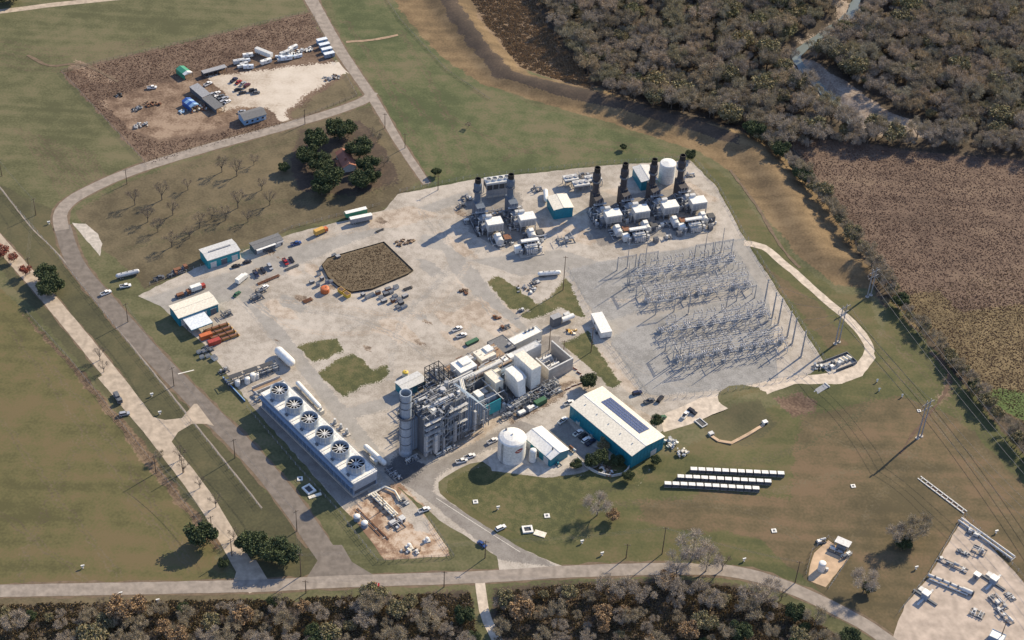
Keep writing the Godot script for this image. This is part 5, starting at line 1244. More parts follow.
func build_yard_things():
	# raised brown plot in the middle of the yard
	var pts := rough_outline(outline([322, 266, 328, 259, 384, 243, 413, 271, 408, 275, 372, 290, 352, 293, 338, 287, 328, 278]), .25)
	var pl := slab("soil_plot", pts, 0.02, .55, "plot")
	var fpx := [322, 266, 328, 259, 384, 243, 413, 271, 408, 275, 372, 290, 352, 293, 338, 287, 328, 278]
	var t := thing("silt_fence", "low black silt fence round the raised brown plot", "fence", V(0, 0, 0))
	var ol := outline(fpx)
	for i in ol.size():
		var a := ol[i]; var b := ol[(i + 1) % ol.size()]
		var mid := (a + b) / 2
		part(t, "fence_panel", box_mesh(snappedf(a.distance_to(b), .01), .9, .06), "black", Transform3D(Basis(Vector3.UP, -atan2(b.y - a.y, b.x - a.x)), V(mid.x, .6, mid.y)))
	t = thing("mixing_tank", "round orange tank at the near left corner of the brown plot", "tank", site(325, 292), 20)
	cy(t, "shell", "orange", 0, .3, 0, 2.3, 2.2, -1, 22); dome(t, "dome_roof", "orange", 0, 2.5, 0, 2.3, .7); cy(t, "hatch", "rust", .6, 3.0, 0, .4, .3)
	for q in [[341.5, 292.5, "left"], [347, 296.5, "right"]]:
		t = thing("waste_skip", q[2] + " one of two bright yellow skips below the brown plot", "skip", site(q[0], q[1]), -42, "yellow skips")
		bx(t, "body", "yellow", 0, .2, 0, 3.2, 1.9, 2.4); bx(t, "rim", "amber", 0, 2.1, 0, 3.4, .15, 2.6); bx(t, "load", "soil", 0, 2.15, 0, 2.9, .16, 2.1)
	pipes_pile("flat stack of brown pipes left of the orange tank", site(308, 301), 40, "rust", 5, 8, "pipe stacks")
	pipes_pile("brown pipes lying beside the row of parked cars", site(272, 279), 40, "rust", 9, 6, "pipe stacks")
	pipes_pile("dark pipes lying right of the red parked car", site(292, 268), 40, "slate", 8, 5, "pipe stacks")
	pipes_pile("short rusty pipes near the car row's left end", site(262, 283), 40, "rust", 5, 5, "pipe stacks")
	pipes_pile("black steel pipes stacked by the right end of crates", site(408, 289), 35, "dark", 5, 6, "pipe stacks")
	pipes_pile("black pipes lying at the top lane near the plot", site(380, 231), 40, "dark", 5, 4, "pipe stacks")
	var mm := ["slate", "grey", "bluegrey", "rust", "pale", "dark"]
	var cl := [[363, 296], [368, 298], [372, 296], [378, 294], [381, 298], [386, 295], [384, 302], [391, 293], [395, 297], [393, 302], [399, 300], [401, 304], [405, 297], [398, 308], [404, 308], [388, 290], [396, 288]]
	for i in cl.size(): crate("steel_crate", "weathered steel crate in the cluster below the brown plot", site(cl[i][0], cl[i][1]), 38 + rng.randf_range(-8, 8), mm[i % 6], rng.randf_range(1.8, 3.4), rng.randf_range(1.4, 2.0), rng.randf_range(.9, 1.9), "crates below the brown plot")
	var c2 := [[321, 270], [319, 275], [322, 280], [327, 283], [331, 282], [312, 283], [318, 286], [334, 256], [338, 258]]
	for i in c2.size(): crate("steel_crate", "weathered crate along the left edge of the brown plot", site(c2[i][0], c2[i][1]), 38 + rng.randf_range(-10, 10), ["bluegrey", "pale", "slate"][i % 3], rng.randf_range(1.4, 2.8), rng.randf_range(1.2, 2.0), rng.randf_range(.8, 1.8), "crates left of the brown plot")
	var sk := [["dark pipe skid beside the yard lane below the white truck", 257, 299, 7, 4, 2.6], ["dark skid of valves near the lone black bin", 261, 292, 5, 3, 2.2], ["grey machinery skid right of the white canopy", 227, 315, 5, 4, 2.8], ["rusty pipe skid next to the fence by meadow", 176, 274, 9, 3, 2.0], ["dark valve skid at the far left of the peaking units", 461, 207, 5, 3, 2.4], ["dark skid near the loose soil heap", 505, 328, 5, 3, 2.0], ["pipe skid on the green triangle edge", 535, 283, 5, 3, 1.6], ["skid of pipes at the tip of the left grass island", 521, 311, 3, 2, 1.6], ["pump skid near the first white chemical tank", 224, 372, 5, 3, 2], ["machinery skid below the red containers", 206, 351, 7, 4, 2]]
	for i in sk.size(): skid("process_skid", sk[i][0], site(sk[i][1], sk[i][2]), 38, sk[i][3], sk[i][4], sk[i][5], 400 + i, ["slate", "grey", "rust", "pale"])
	# scaffold racks and red containers by the canopy
	for i in 4:
		t = thing("scaffold_rack", ["uppermost", "second", "third", "lowest"][i] + " of four amber scaffold racks beside the white canopy", "rack", site(216 + i * 3.4, 329 + i * 3.6), 33, "amber scaffold racks")
		for k in 4: bx(t, "tube_bundle", "amber" if k % 2 == 0 else "rust", 0, .4 + k * .3, 0, 14 - k, .24, 1.2)
		for k in 4: bx(t, "stanchion", "rust", -6 + k * 4, .02, 0, .25, 1.8, 1.7)
	for q in [[206, 338, "orange", "faded orange container against the scaffold racks"], [214.5, 344, "red", "brighter red container at the corner of the open slab"]]:
		t = thing("shipping_container", q[3], "container", site(q[0], q[1]), 34, "red containers")
		bx(t, "body", q[2], 0, .15, 0, 6.1, 2.5, 2.5)
		for k in 10: bx(t, "corrugation", q[2], -2.8 + k * .62, .3, 1.27, .25, 2.2, .08)
		bx(t, "door", "rust", 3.07, .25, 0, .08, 2.3, 2.3)
	for q in [[204, 352], [208, 357], [202, 358], [199, 353]]: crate("steel_crate", "small pale crate at the slab's edge near the grass", site(q[0], q[1]), 40, "pale", 2, 1.6, 1.2, "crates on the slab edge")
	crate("equipment_box", "white box on the slab edge above the mown grass", site(214.5, 359), -45, "white", 3, 2.4, 1.4, "white yard boxes")
	# enclosure between the triangle lawn and the control trailer
	t = thing("pump_unit", "white pump unit with dark frames left of the control trailer", "pump", site(562, 322), 35)
	bx(t, "frame", "slate", -4, .02, 0, 5, 5.5, 3.0); tb(t, "vessel", "white", V(-1, 2.4, 1), V(6, 2.4, 1), 1.3, 16); bx(t, "cabinet", "pale", 4, .02, -2, 3, 2.4, 2); bx(t, "panel", "grey", -4, 5.5, 0, 5.4, .15, 3.4)
	pile("scrap_heap", "small heap of amber offcuts beside the white pump unit", "heap", site(571, 332), 0, ["amber", "rust", "cream"], 5, 3, 1, 14, 21)
	pile("scrap_heap", "scattered white scrap and pallets off the warehouse corner", "heap", site(676, 449), -48, ["white", "pale", "galv", "grey", "cream"], 13, 5, 2.4, 60, 22)
	pile("scrap_heap", "grey rubble in the walled garden by the warehouse", "heap", site(605, 471), -30, ["grey", "dirt", "pale", "soil"], 8, 5, 1.2, 40, 23)
	pile("scrap_heap", "loose timber on the ground between triangle lawn and tank", "heap", site(527, 290), 0, ["grey", "pale", "wood"], 9, 5, .6, 22, 24)
	pile("scrap_heap", "small dark heap near the yard lane corner", "heap", site(463, 292), 0, ["rust", "soil", "wood"], 4, 3, .8, 16, 25)
	pile("scrap_heap", "little brown heap of earth above the triangle lawn", "heap", site(497, 318), 0, ["rust", "soil"], 3, 2, .8, 12, 26)
	pile("scrap_heap", "brown rubble patch by the plot's right side", "heap", site(405, 242), 30, ["soil", "wood", "dirt"], 10, 4, .4, 30, 27)
	for i in 7:
		t = thing("barrier", "low red barrier block along the gravel pad's edge", "barrier", site([575, 579, 583, 584, 580, 574, 568][i], [369, 373, 377, 381, 384, 386, 389][i]), [-40, -40, -40, 20, 30, 30, 30][i], "red barrier blocks")
		part(t, "block", extrude(PackedVector2Array([Vector2(-.4, 0.02), Vector2(.4, 0.02), Vector2(.15, .8), Vector2(-.15, .8)]), 2.4), "brick"); bx(t, "cap", "pale", 0, .8, 0, 2.2, .05, .25)
	# curved garden wall
	t = thing("garden_wall", "thin curved pale wall round the rubble garden at the warehouse end", "wall", Vector3.ZERO)
	var cw := curve([578, 459, 586, 467, 598, 474, 612, 477, 622, 475, 629, 468, 630, 459], 2.5)
	for i in cw.size() - 1:
		var a := cw[i]; var b := cw[i + 1]; var m2 := (a + b) / 2
		part(t, "wall_segment", box_mesh(snappedf(a.distance_to(b) + .1, .01), 1.4, .35), "pale", Transform3D(Basis(Vector3.UP, -atan2(b.y - a.y, b.x - a.x)), V(m2.x, .7, m2.y)))
	# lawn boxes, manholes and slabs
	for q in [[475.5, 502, 2.2, "small white square vault cover on the lawn near the entrance road"], [547, 516, 2.4, "small white square vault cover in the middle of the lawn"], [853, 487, 2.0, "small white vault cover on the brown slope right of the cabinets"], [774, 531, 2.2, "small white vault cover on the grass above the county road"], [919, 411, 1.6, "white vault cover below the round brown basin"], [300, 479, 2.4, "small white vault cover on the verge beside the cooling tower"]]:
		var p := site(q[0], q[1]); p.y = ground_y(p.x, p.z)
		t = thing("vault_cover", q[3], "cover", p, 10, "white vault covers")
		bx(t, "kerb", "white", 0, -.3, 0, q[2], .65, q[2]); bx(t, "lid", "slate", 0, .35, 0, q[2] * .45, .1, q[2] * .45)
	for q in [[527.5, 530, 3.8, 3.2, "white square frame pit on the lawn beside the flat slab"], [309, 490, 4.6, 3.4, "white framed pit on the verge by the cooling tower"]]:
		t = thing("valve_pit", q[4], "pit", site(q[0], q[1]), 12 if q[0] > 400 else -48, "valve pits")
		for e in [-1, 1]:
			bx(t, "wall", "white", e * q[2] / 2, .02, 0, .8, .8, q[3] + .8); bx(t, "wall", "white", 0, .02, e * q[3] / 2, q[2] - .8, .78, .8)
		bx(t, "grating", "dark", 0, .2, 0, q[2] - .8, .1, q[3] - .8)
	for q in [[540, 534, 5.2, 3, -18, "flat cream slab on the lawn beside the white pit"], [315, 496, 6, 1.6, 30, "narrow pale slab at the verge below the framed pit"]]:
		t = thing("concrete_slab", q[5], "slab", site(q[0], q[1]), q[4], "lawn slabs")
		bx(t, "slab", "cream", 0, .02, 0, q[2], .35, q[3]); bx(t, "joint", "grey", 0, .37, 0, .08, .02, q[3])
	# flume across the basin
	t = thing("concrete_flume", "narrow tan concrete flume crossing the grassed basin", "flume", Vector3.ZERO)
	var fl := [[712, 436], [718, 440], [731, 442], [748, 433], [763, 424]]
	for i in fl.size() - 1:
		var a := site(fl[i][0], fl[i][1]); var b := site(fl[i + 1][0], fl[i + 1][1])
		var y := (ground_y(a.x, a.z) + ground_y(b.x, b.z)) / 2
		var l := snappedf(a.distance_to(b) + .8, .01)
		part(t, "channel", box_mesh(l, 1.2, 1.5), "dirtpad", Transform3D(Basis(Vector3.UP, -atan2(b.z - a.z, b.x - a.x)), V((a.x + b.x) / 2, y, (a.z + b.z) / 2)))
	for q in [[711, 434, "pale", "outfall box at the left end of the tan flume"], [765, 422, "white", "white outfall box at the right end of the tan flume"]]:
		var p := site(q[0], q[1]); p.y = ground_y(p.x, p.z)
		t = thing("outfall_box", q[3], "box", p, 30, "flume outfall boxes")
		bx(t, "wall", q[2], 0, -.4, 0, 2.4, 1.8, 2.0); bx(t, "opening", "black", 0, -.2, 1.02, 1.4, 1.2, .1)
	t = thing("valve_pit", "dark open pit with pale kerb below the gravel apron", "pit", site(701, 423), -50, "valve pits")
	for e in [-1, 1]:
		bx(t, "wall", "pale", 0, .02, e * 1.6, 5.6, .5, .4); bx(t, "wall", "pale", e * 2.6, .02, 0, .4, .48, 2.8)
	bx(t, "grating", "dark", 0, .1, 0, 4.8, .1, 2.8)
	t = thing("boat_ramp_slab", "grey sloping concrete slab dropping into the round brown basin", "slab", site(821, 389), 38)
	part(t, "slab", box_mesh(8, .4, 3), "grey", Transform3D(Basis(Vector3.BACK, .12), V(0, .05, 0))); bx(t, "headwall", "pale", 4, -.2, 0, .5, 1.2, 3.4)
	for q in [[877, 382], [879, 391], [902, 397]]:
		var p := site(q[0], q[1]); p.y = ground_y(p.x, p.z)
		t = thing("marker_post", "small white marker post on the grass below the gravel bend", "post", p, 0, "white marker posts")
		cy(t, "post", "white", 0, 0, 0, .3, 1.4, -1, 8); bx(t, "plate", "white", 0, 1.2, 0, 1.0, .8, .1)

# ---------------------------------------------------------------- outlying yards
func build_outer_yards():
	# gas metering yard
	var t: Node3D
	for q in [[357, 520, "upper"], [364.5, 526.5, "lower"]]:
		t = thing("filter_vessel", q[2] + " of two white domed vessels at the metering yard's left corner", "tank", site(q[0], q[1]), 0, "white domed vessels")
		cy(t, "shell", "bluegrey", 0, .1, 0, 1.5, 2.2); dome(t, "dome_roof", "white", 0, 2.3, 0, 1.55, 1.0)
	t = thing("pipe_manifold", "cream pipe manifold with bends across the top of the metering yard", "pipework", site(384, 507), YC)
	for i in 3: tb(t, "pipe", "cream", V(-9, 1.0, -1.6 + i * 1.1), V(8, 1.0, -1.6 + i * 1.1), .42, 12)
	tb(t, "header", "cream", V(-9, 1.0, -7), V(-9, 1.0, 2), .5, 12); tb(t, "header", "cream", V(-9, 1.0, -7), V(-4, 1.0, -9), .5, 12); tb(t, "header", "cream", V(-4, 1, -9), V(2, 1, -7.5), .5, 12)
	for i in 6: bx(t, "support", "slate", -8 + i * 3, .03, -.5, .4, .6, 3.4)
	for i in 5: cy(t, "valve", "pale", -6 + i * 3.2, 1.3, -.5 + (i % 2) * .8, .35, 1.0)
	t = thing("pipe_run", "long rusty ground pipe along the bare soil of the metering yard", "pipe", site(375, 526), YC)
	tb(t, "pipe", "rust", V(-13, .4, 0), V(10, .4, 0), .22); tb(t, "pipe", "rust", V(-12, .4, 1.5), V(6, .4, 1.5), .18)
	for i in 4: bx(t, "support", "concrete", -10 + i * 6, .03, .7, .4, .3, 2.4)
	skid("valve_skid", "tangled valve skid in the middle of the metering yard", site(397, 525), YC, 7, 5, 2.2, 501, ["galv", "pale", "rust", "slate"], "metering skids")
	skid("valve_skid", "small dark meter skid near the metering yard's road side", site(404, 503), YC, 4, 3, 1.6, 502, ["slate", "grey", "pale"], "metering skids")
	t = thing("meter_cabin", "small white cabin with dark door in the metering yard", "cabin", site(402, 521), YC)
	bx(t, "wall", "white", 0, .03, 0, 2.4, 2.2, 2.2); bx(t, "roof", "pale", 0, 2.23, 0, 2.7, .15, 2.5); bx(t, "door", "dark", 1.22, .1, 0, .08, 1.8, 1)
	for q in [[427, 541, "white capped pit on red soil at the right of metering yard"], [409, 547, "pale stone capped pit at the bottom of metering yard"]]:
		t = thing("vent_stack", q[2], "vent", site(q[0], q[1]), 0, "metering yard vents")
		bx(t, "plinth", "pale", 0, .03, 0, 2.8, .5, 2.2, 20); cy(t, "riser", "white", 0, .5, 0, .7, 1.4); dome(t, "cap", "white", 0, 1.9, 0, .8, .4)
	pile("rubble", "pale rubble at the lower corner of the metering yard", "heap", site(412, 551), 0, ["cream", "pale", "dirt"], 9, 3, .6, 26, 31)
	# small pad by the county road
	t = thing("gas_tank", "upright white tank on the tan pad beside the county road", "tank", site(821, 570), 0)
	cy(t, "shell", "white", 0, .1, 0, 1.6, 4.4); dome(t, "dome_roof", "white", 0, 4.5, 0, 1.6, .5); bx(t, "ladder", "galv", 1.6, .1, 0, .1, 4.4, .5)
	bx(t, "side_box", "pale", 2.4, .04, 0, 1.2, 1.4, 1.2)
	t = thing("meter_shelter", "white roofed open shelter over pipes on the tan pad", "shelter", site(842, 547), -28)
	part(t, "roof", extrude(PackedVector2Array([Vector2(-2.2, 3), Vector2(2.2, 3.5), Vector2(2.2, 3.7), Vector2(-2.2, 3.2)]), 6.6), "silver")
	for e in [-1, 1]:
		for f in [-1, 1]: bx(t, "post", "galv", e * 3, .03, f * 1.8, .2, 3.1, .2)
	bx(t, "equipment", "grey", 0, .03, 1.4, 4, 1.6, 1.6)
	skid("valve_skid", "grey valve skid in front of the pad's white shelter", site(836, 552), -28, 7, 3, 1.8, 511, ["grey", "galv", "pale"], "pad skids")
	skid("valve_skid", "dark valve skid at the upper left edge of the tan pad", site(821, 542), 20, 4, 2.5, 1.6, 512, ["slate", "white", "pale"], "pad skids")
	skid("valve_skid", "white pipe skid at the right edge of the tan pad", site(846, 556), 35, 5, 2, 1.6, 513, ["white", "slate"], "pad skids")
	# valve yard at the lower right corner
	for q in [[925, 598, "left"], [993, 583, "right"]]:
		t = thing("valve_tower", "white topped valve station with four pipe arms, %s one in the corner yard" % q[2], "valve station", site(q[0], q[1]), -42, "valve stations")
		bx(t, "body", "bluegrey", 0, .03, 0, 2.8, 3.4, 2.8); bx(t, "roof", "white", 0, 3.43, 0, 3.2, .3, 3.2)
		for k in 4: part(t, "pipe_arm", box_mesh(4.6, .7, .9), "slate" if k % 2 == 0 else "galv", Transform3D(Basis(Vector3.UP, k * PI / 2), V(cos(k * PI / 2) * 3.6, .4, -sin(k * PI / 2) * 3.6)))
		bx(t, "grating", "pale", -3, .05, -2.6, 3.4, .8, 2.6)
	t = thing("valve_cabin", "small white topped cabin between the valve stations", "cabin", site(976.5, 577.5), -42)
	bx(t, "wall", "grey", 0, .03, 0, 2.6, 2.2, 2.2); bx(t, "roof", "white", 0, 2.23, 0, 2.9, .2, 2.5); bx(t, "door", "slate", 0, .1, 1.12, 1, 1.8, .06)
	t = thing("pipe_scrubber", "long grey pig launcher barrel lying across the corner yard", "pipe", site(948, 585), -27)
	tb(t, "barrel", "galv", V(-9, 1.2, 0), V(6, 1.2, 0), .7, 14); tb(t, "barrel", "pale", V(6, 1.2, 0), V(10.5, 1.2, 0), 1.0, 14); tb(t, "closure", "dark", V(10.5, 1.2, 0), V(11.2, 1.2, 0), 1.1, 14)
	tb(t, "side_pipe", "galv", V(-8, .7, 1.6), V(9, .7, 1.6), .35)
	for i in 5: bx(t, "support", "concrete", -8 + i * 4.2, .03, .6, .6, .6, 3)
	for i in 4: cy(t, "valve", "slate", -6 + i * 3.4, 1.6, .4, .4, 1.1)
	t = thing("pipe_corridor", "long twin pipes running along the corner yard's far edge", "pipework", site(985, 539), -47)
	for i in 2: tb(t, "pipe", "galv", V(-14, .9, -1 + i * 2), V(15, .9, -1 + i * 2), .5, 10)
	for i in 8: bx(t, "support", "concrete", -13 + i * 4, .03, 0, .6, .5, 3.4)
	var L := [["valve cluster at the top of the corner yard", 973, 534, 6, 3, 2.2], ["dark round valve skid under the long twin pipes", 979, 551, 6, 5, 2.6], ["low row of valves above the long pig launcher", 952, 565, 14, 3, 1.5], ["small pipe rack left of the round valve skid", 963, 553, 6, 2, 1.3], ["pair of black topped valves in the lower corner yard", 977, 614, 6, 4, 1.6], ["grey cooler bank at the right of the corner yard", 998, 603, 9, 4, 2.2], ["pipe train winding down the corner yard's right edge", 1004, 616, 10, 3, 1.8], ["dark box skid near the corner yard's right edge", 1010, 597, 5, 3, 1.2]]
	for i in L.size(): skid("valve_skid", L[i][0], site(L[i][1], L[i][2]), -30 if i < 5 else -60, L[i][3], L[i][4], L[i][5], 520 + i, ["galv", "pale", "slate", "grey"], "corner yard skids")
	t = block("pump_cabin", "white flat roofed cabin at the bottom edge of the corner yard", site(996, 640), -30, 6, 4.4, 2.8, "bluegrey", "white")
	t = thing("pipe_trench", "long pale kerbed pipe trench running down the slope to the corner yard", "trench", site(942, 495), -49)
	for e in [-1, 1]: bx(t, "kerb", "pale", 0, -.2, e * 1.0, 27, .6, .5)
	bx(t, "bed", "soil", 0, -.3, 0, 27, .36, 1.6)
	for i in 9: bx(t, "cover_slab", "grey", -12 + i * 3, .4, 0, .4, .12, 2.6)
	# switch compound beside the gravel bend
	t = thing("tank_compound", "walled compound with three white tanks beside the gravel bend", "compound", site(838, 364), 32)
	bx(t, "slab", "concrete", 0, .03, 0, 17, .2, 8)
	bx(t, "wall", "slate", 0, .23, -4, 17, 1.3, .3); bx(t, "wall", "slate", 8.4, .23, 0, .3, 1.3, 7.6); bx(t, "wall", "slate", 2, .23, 4, 13, 1.3, .3)
	for i in 3: tb(t, "tank", "cream", V(1.5 + i * 2.4, 1.4, -1.6), V(2.2 + i * 2.4, 1.4, 1.2), .9, 12)
	for i in 4: bx(t, "equipment", ["grey", "white", "slate", "pale"][i], -7 + i * 2.2, .23, -1 + (i % 2) * 2, 1.8, 1.4 + .3 * i, 1.6)
	pile("scrap_heap", "pale equipment and crates left of the walled tank compound", "heap", site(822, 367), 0, ["white", "pale", "grey", "slate"], 8, 4, 1.4, 30, 32)
	# upper left compound clutter
	var W := [["row of white crates along the compound's brush edge", 300, 52], ["cluttered stores beside the white camper trailers", 286, 57], ["spread of timber and sheets beside the blue tent", 198, 109], ["loose stores below the blue tent", 186, 112], ["dark scrap heap on the compound's bare dirt", 136, 110], ["grey rubble heap at the compound's lower dirt", 141, 126], ["small black heap on the bare dirt", 119, 96], ["brown timber heap in the compound's dirt", 153, 104], ["grey spoil heap near the caliche yard exit", 332, 78]]
	for i in W.size(): pile("scrap_heap", W[i][0], "heap", site(W[i][1], W[i][2]), 30, [["white", "pale", "grey"], ["white", "slate", "pale", "skyblue"], ["wood", "pale", "rust", "cream"], ["skyblue", "slate", "pale"], ["dark", "slate", "grey"], ["grey", "pale"], ["black", "slate"], ["rust", "soil"], ["grey", "soil"]][i], [16, 12, 9, 7, 7, 8, 4, 8, 9][i], [5, 5, 6, 3, 4, 4, 3, 5, 5][i], 1.0, [50, 36, 46, 18, 24, 26, 10, 22, 24][i], 600 + i)
	for i in 4:
		t = thing("site_cabin", ["topmost", "second", "third", "lowest"][i] + " pale blue cabin in the stack of four by the north road", "cabin", site(322 + i * 2.4, 43 + i * 4.6), 30, "pale blue cabins")
		bx(t, "wall", "skyblue" if i % 2 == 0 else "bluegrey", 0, .3, 0, 6.4, 2.4, 2.6); bx(t, "roof", "canopy", 0, 2.7, 0, 6.6, .2, 2.8); bx(t, "door", "slate", 1, .4, 1.32, .9, 1.9, .06)

# ---------------------------------------------------------------- vehicles
var protos := {}
func wheels(t: Node3D, xs: Array, w: float, r: float):
	for x in xs:
		for e in [-1, 1]:
			var k := part(t, "wheel", cyl_mesh(r, .24, r, 12), "tyre", Transform3D(Basis(Vector3.RIGHT, PI / 2), V(x, r + .05, e * w)))
			part(k, "rim", cyl_mesh(r * .55, .26, r * .55, 10), "silver")
func vehicle_proto(kind: String, paint: String) -> Node3D:
	var key := kind + paint
	if protos.has(key): return protos[key]
	var t := Node3D.new()
	match kind:
		"pickup":
			part(t, "body", extrude(PackedVector2Array([Vector2(-.95, .45), Vector2(.95, .45), Vector2(.98, .8), Vector2(.92, 1.08), Vector2(-.92, 1.08), Vector2(-.98, .8)]), 5.6), paint)
			var c := part(t, "cab", car_cab(2.3, 1.75, .8), "glass", Transform3D(Basis(), V(.45, 1.06, 0)))
			bx(c, "cab_roof", paint, -.05, .76, 0, 1.6, .1, 1.5)
			bx(t, "bed_floor", "dark", -1.75, 1.085, 0, 1.75, .03, 1.5)
			for e in [-1, 1]: bx(t, "bed_rail", paint, -1.75, 1.08, e * .84, 1.9, .28, .14)
			bx(t, "tailgate", paint, -2.74, 1.08, 0, .12, .28, 1.7); bx(t, "bumper", "silver", 2.82, .5, 0, .14, .25, 1.8)
			wheels(t, [-1.75, 1.75], .88, .38)
		"car":
			part(t, "body", extrude(PackedVector2Array([Vector2(-.86, .3), Vector2(.86, .3), Vector2(.9, .65), Vector2(.84, .92), Vector2(-.84, .92), Vector2(-.9, .65)]), 4.6), paint)
			var c := part(t, "cab", car_cab(2.7, 1.6, .6), "glass", Transform3D(Basis(), V(-.2, .9, 0)))
			bx(c, "cab_roof", paint, -.1, .57, 0, 1.5, .08, 1.34)
			bx(t, "bumper", "slate", 2.3, .35, 0, .12, .25, 1.6)
			wheels(t, [-1.4, 1.4], .8, .34)
		"suv":
			part(t, "body", extrude(PackedVector2Array([Vector2(-.95, .4), Vector2(.95, .4), Vector2(.98, .8), Vector2(.92, 1.1), Vector2(-.92, 1.1), Vector2(-.98, .8)]), 4.9), paint)
			var c := part(t, "cab", car_cab(3.5, 1.75, .75), "glass", Transform3D(Basis(), V(-.55, 1.08, 0)))
			bx(c, "cab_roof", paint, -.15, .72, 0, 2.7, .1, 1.5)
			bx(t, "bumper", "slate", 2.45, .45, 0, .12, .28, 1.7)
			wheels(t, [-1.5, 1.5], .88, .38)
		"truck":
			bx(t, "chassis", "slate", 0, .6, 0, 7.6, .3, 1.2); bx(t, "cab", paint, 2.9, .6, 0, 1.9, 2.0, 2.2); bx(t, "windscreen", "glass", 3.86, 1.6, 0, .06, .8, 1.9)
			bx(t, "cargo_box", "white" if paint != "orange" else "amber", -1.1, .95, 0, 5.6, 2.5, 2.4); bx(t, "bumper", "silver", 3.9, .5, 0, .14, .3, 2.1)
			wheels(t, [-2.4, 2.7], .98, .5)
		"flatbed":
			bx(t, "chassis", "slate", 0, .6, 0, 8, .3, 1.2); bx(t, "cab", paint, 3.1, .6, 0, 1.9, 2.0, 2.2); bx(t, "windscreen", "glass", 4.06, 1.6, 0, .06, .8, 1.9)
			bx(t, "deck", "slate", -1, .95, 0, 6, .2, 2.4); bx(t, "load", paint, -1.4, 1.15, 0, 3.6, 1.0, 1.9); bx(t, "headboard", "grey", 1.9, 1.15, 0, .12, 1.0, 2.3)
			wheels(t, [-2.6, -1.5, 2.9], .98, .5)
		"trailer":
			bx(t, "body", paint, 0, 1.1, 0, 12, 2.7, 2.5); bx(t, "roof", "white" if paint != "white" else "pale", 0, 3.8, 0, 12.1, .1, 2.55); bx(t, "chassis", "slate", 0, .8, 0, 11.6, .3, 1.4)
			for e in [-1, 1]: bx(t, "landing_leg", "slate", 3.8, .03, e * .8, .15, .8, .15)
			wheels(t, [-4.6, -3.4], .98, .5)
		"tanker":
			tb(t, "barrel", paint, V(-5, 1.95, 0), V(5, 1.95, 0), 1.15, 18)
			for e in [-1, 1]: dome(t, "end_cap", paint, e * 5, 1.95, 0, 1.12, 1.12)
			bx(t, "chassis", "slate", 0, .55, 0, 10.4, .3, 1.2); bx(t, "walkway", "galv", 0, 3.08, 0, 7, .06, .5)
			for i in 3: cy(t, "manhole", "slate", -3 + i * 3, 3.1, 0, .3, .15)
			wheels(t, [-4, -2.8], .98, .5)
		"camper":
			part(t, "body", extrude(PackedVector2Array([Vector2(-1.2, .5), Vector2(1.2, .5), Vector2(1.2, 2.7), Vector2(.9, 3.0), Vector2(-.9, 3.0), Vector2(-1.2, 2.7)]), 7.2), paint)
			bx(t, "window", "glass", 1, 1.7, 1.2, 1.4, .7, .06); bx(t, "door", "pale", -1.6, .6, 1.2, .7, 1.9, .06); bx(t, "drawbar", "slate", 4.2, .55, 0, 1.3, .12, .5); bx(t, "roof_unit", "pale", 0, 3.0, 0, 1.2, .3, 1)
			wheels(t, [-.5, .5], 1.05, .34)
	protos[key] = t
	return t
func car_cab(l: float, w: float, h: float) -> Mesh:
	var k := "cab%.2f%.2f%.2f" % [l, w, h]
	if mesh_cache.has(k): return mesh_cache[k]
	var st := SurfaceTool.new(); st.begin(Mesh.PRIMITIVE_TRIANGLES); st.set_smooth_group(-1)
	var b := [V(-l / 2, 0, -w / 2), V(l / 2, 0, -w / 2), V(l / 2, 0, w / 2), V(-l / 2, 0, w / 2)]
	var t := [V(-l / 2 + .25, h, -w / 2 + .12), V(l / 2 - .55, h, -w / 2 + .12), V(l / 2 - .55, h, w / 2 - .12), V(-l / 2 + .25, h, w / 2 - .12)]
	for i in 4:
		var j := (i + 1) % 4
		for v in [b[i], t[i], t[j], b[i], t[j], b[j]]: st.add_vertex(v)
	for v in [t[0], t[1], t[2], t[0], t[2], t[3]]: st.add_vertex(v)
	st.generate_normals()
	mesh_cache[k] = st.commit()
	return mesh_cache[k]
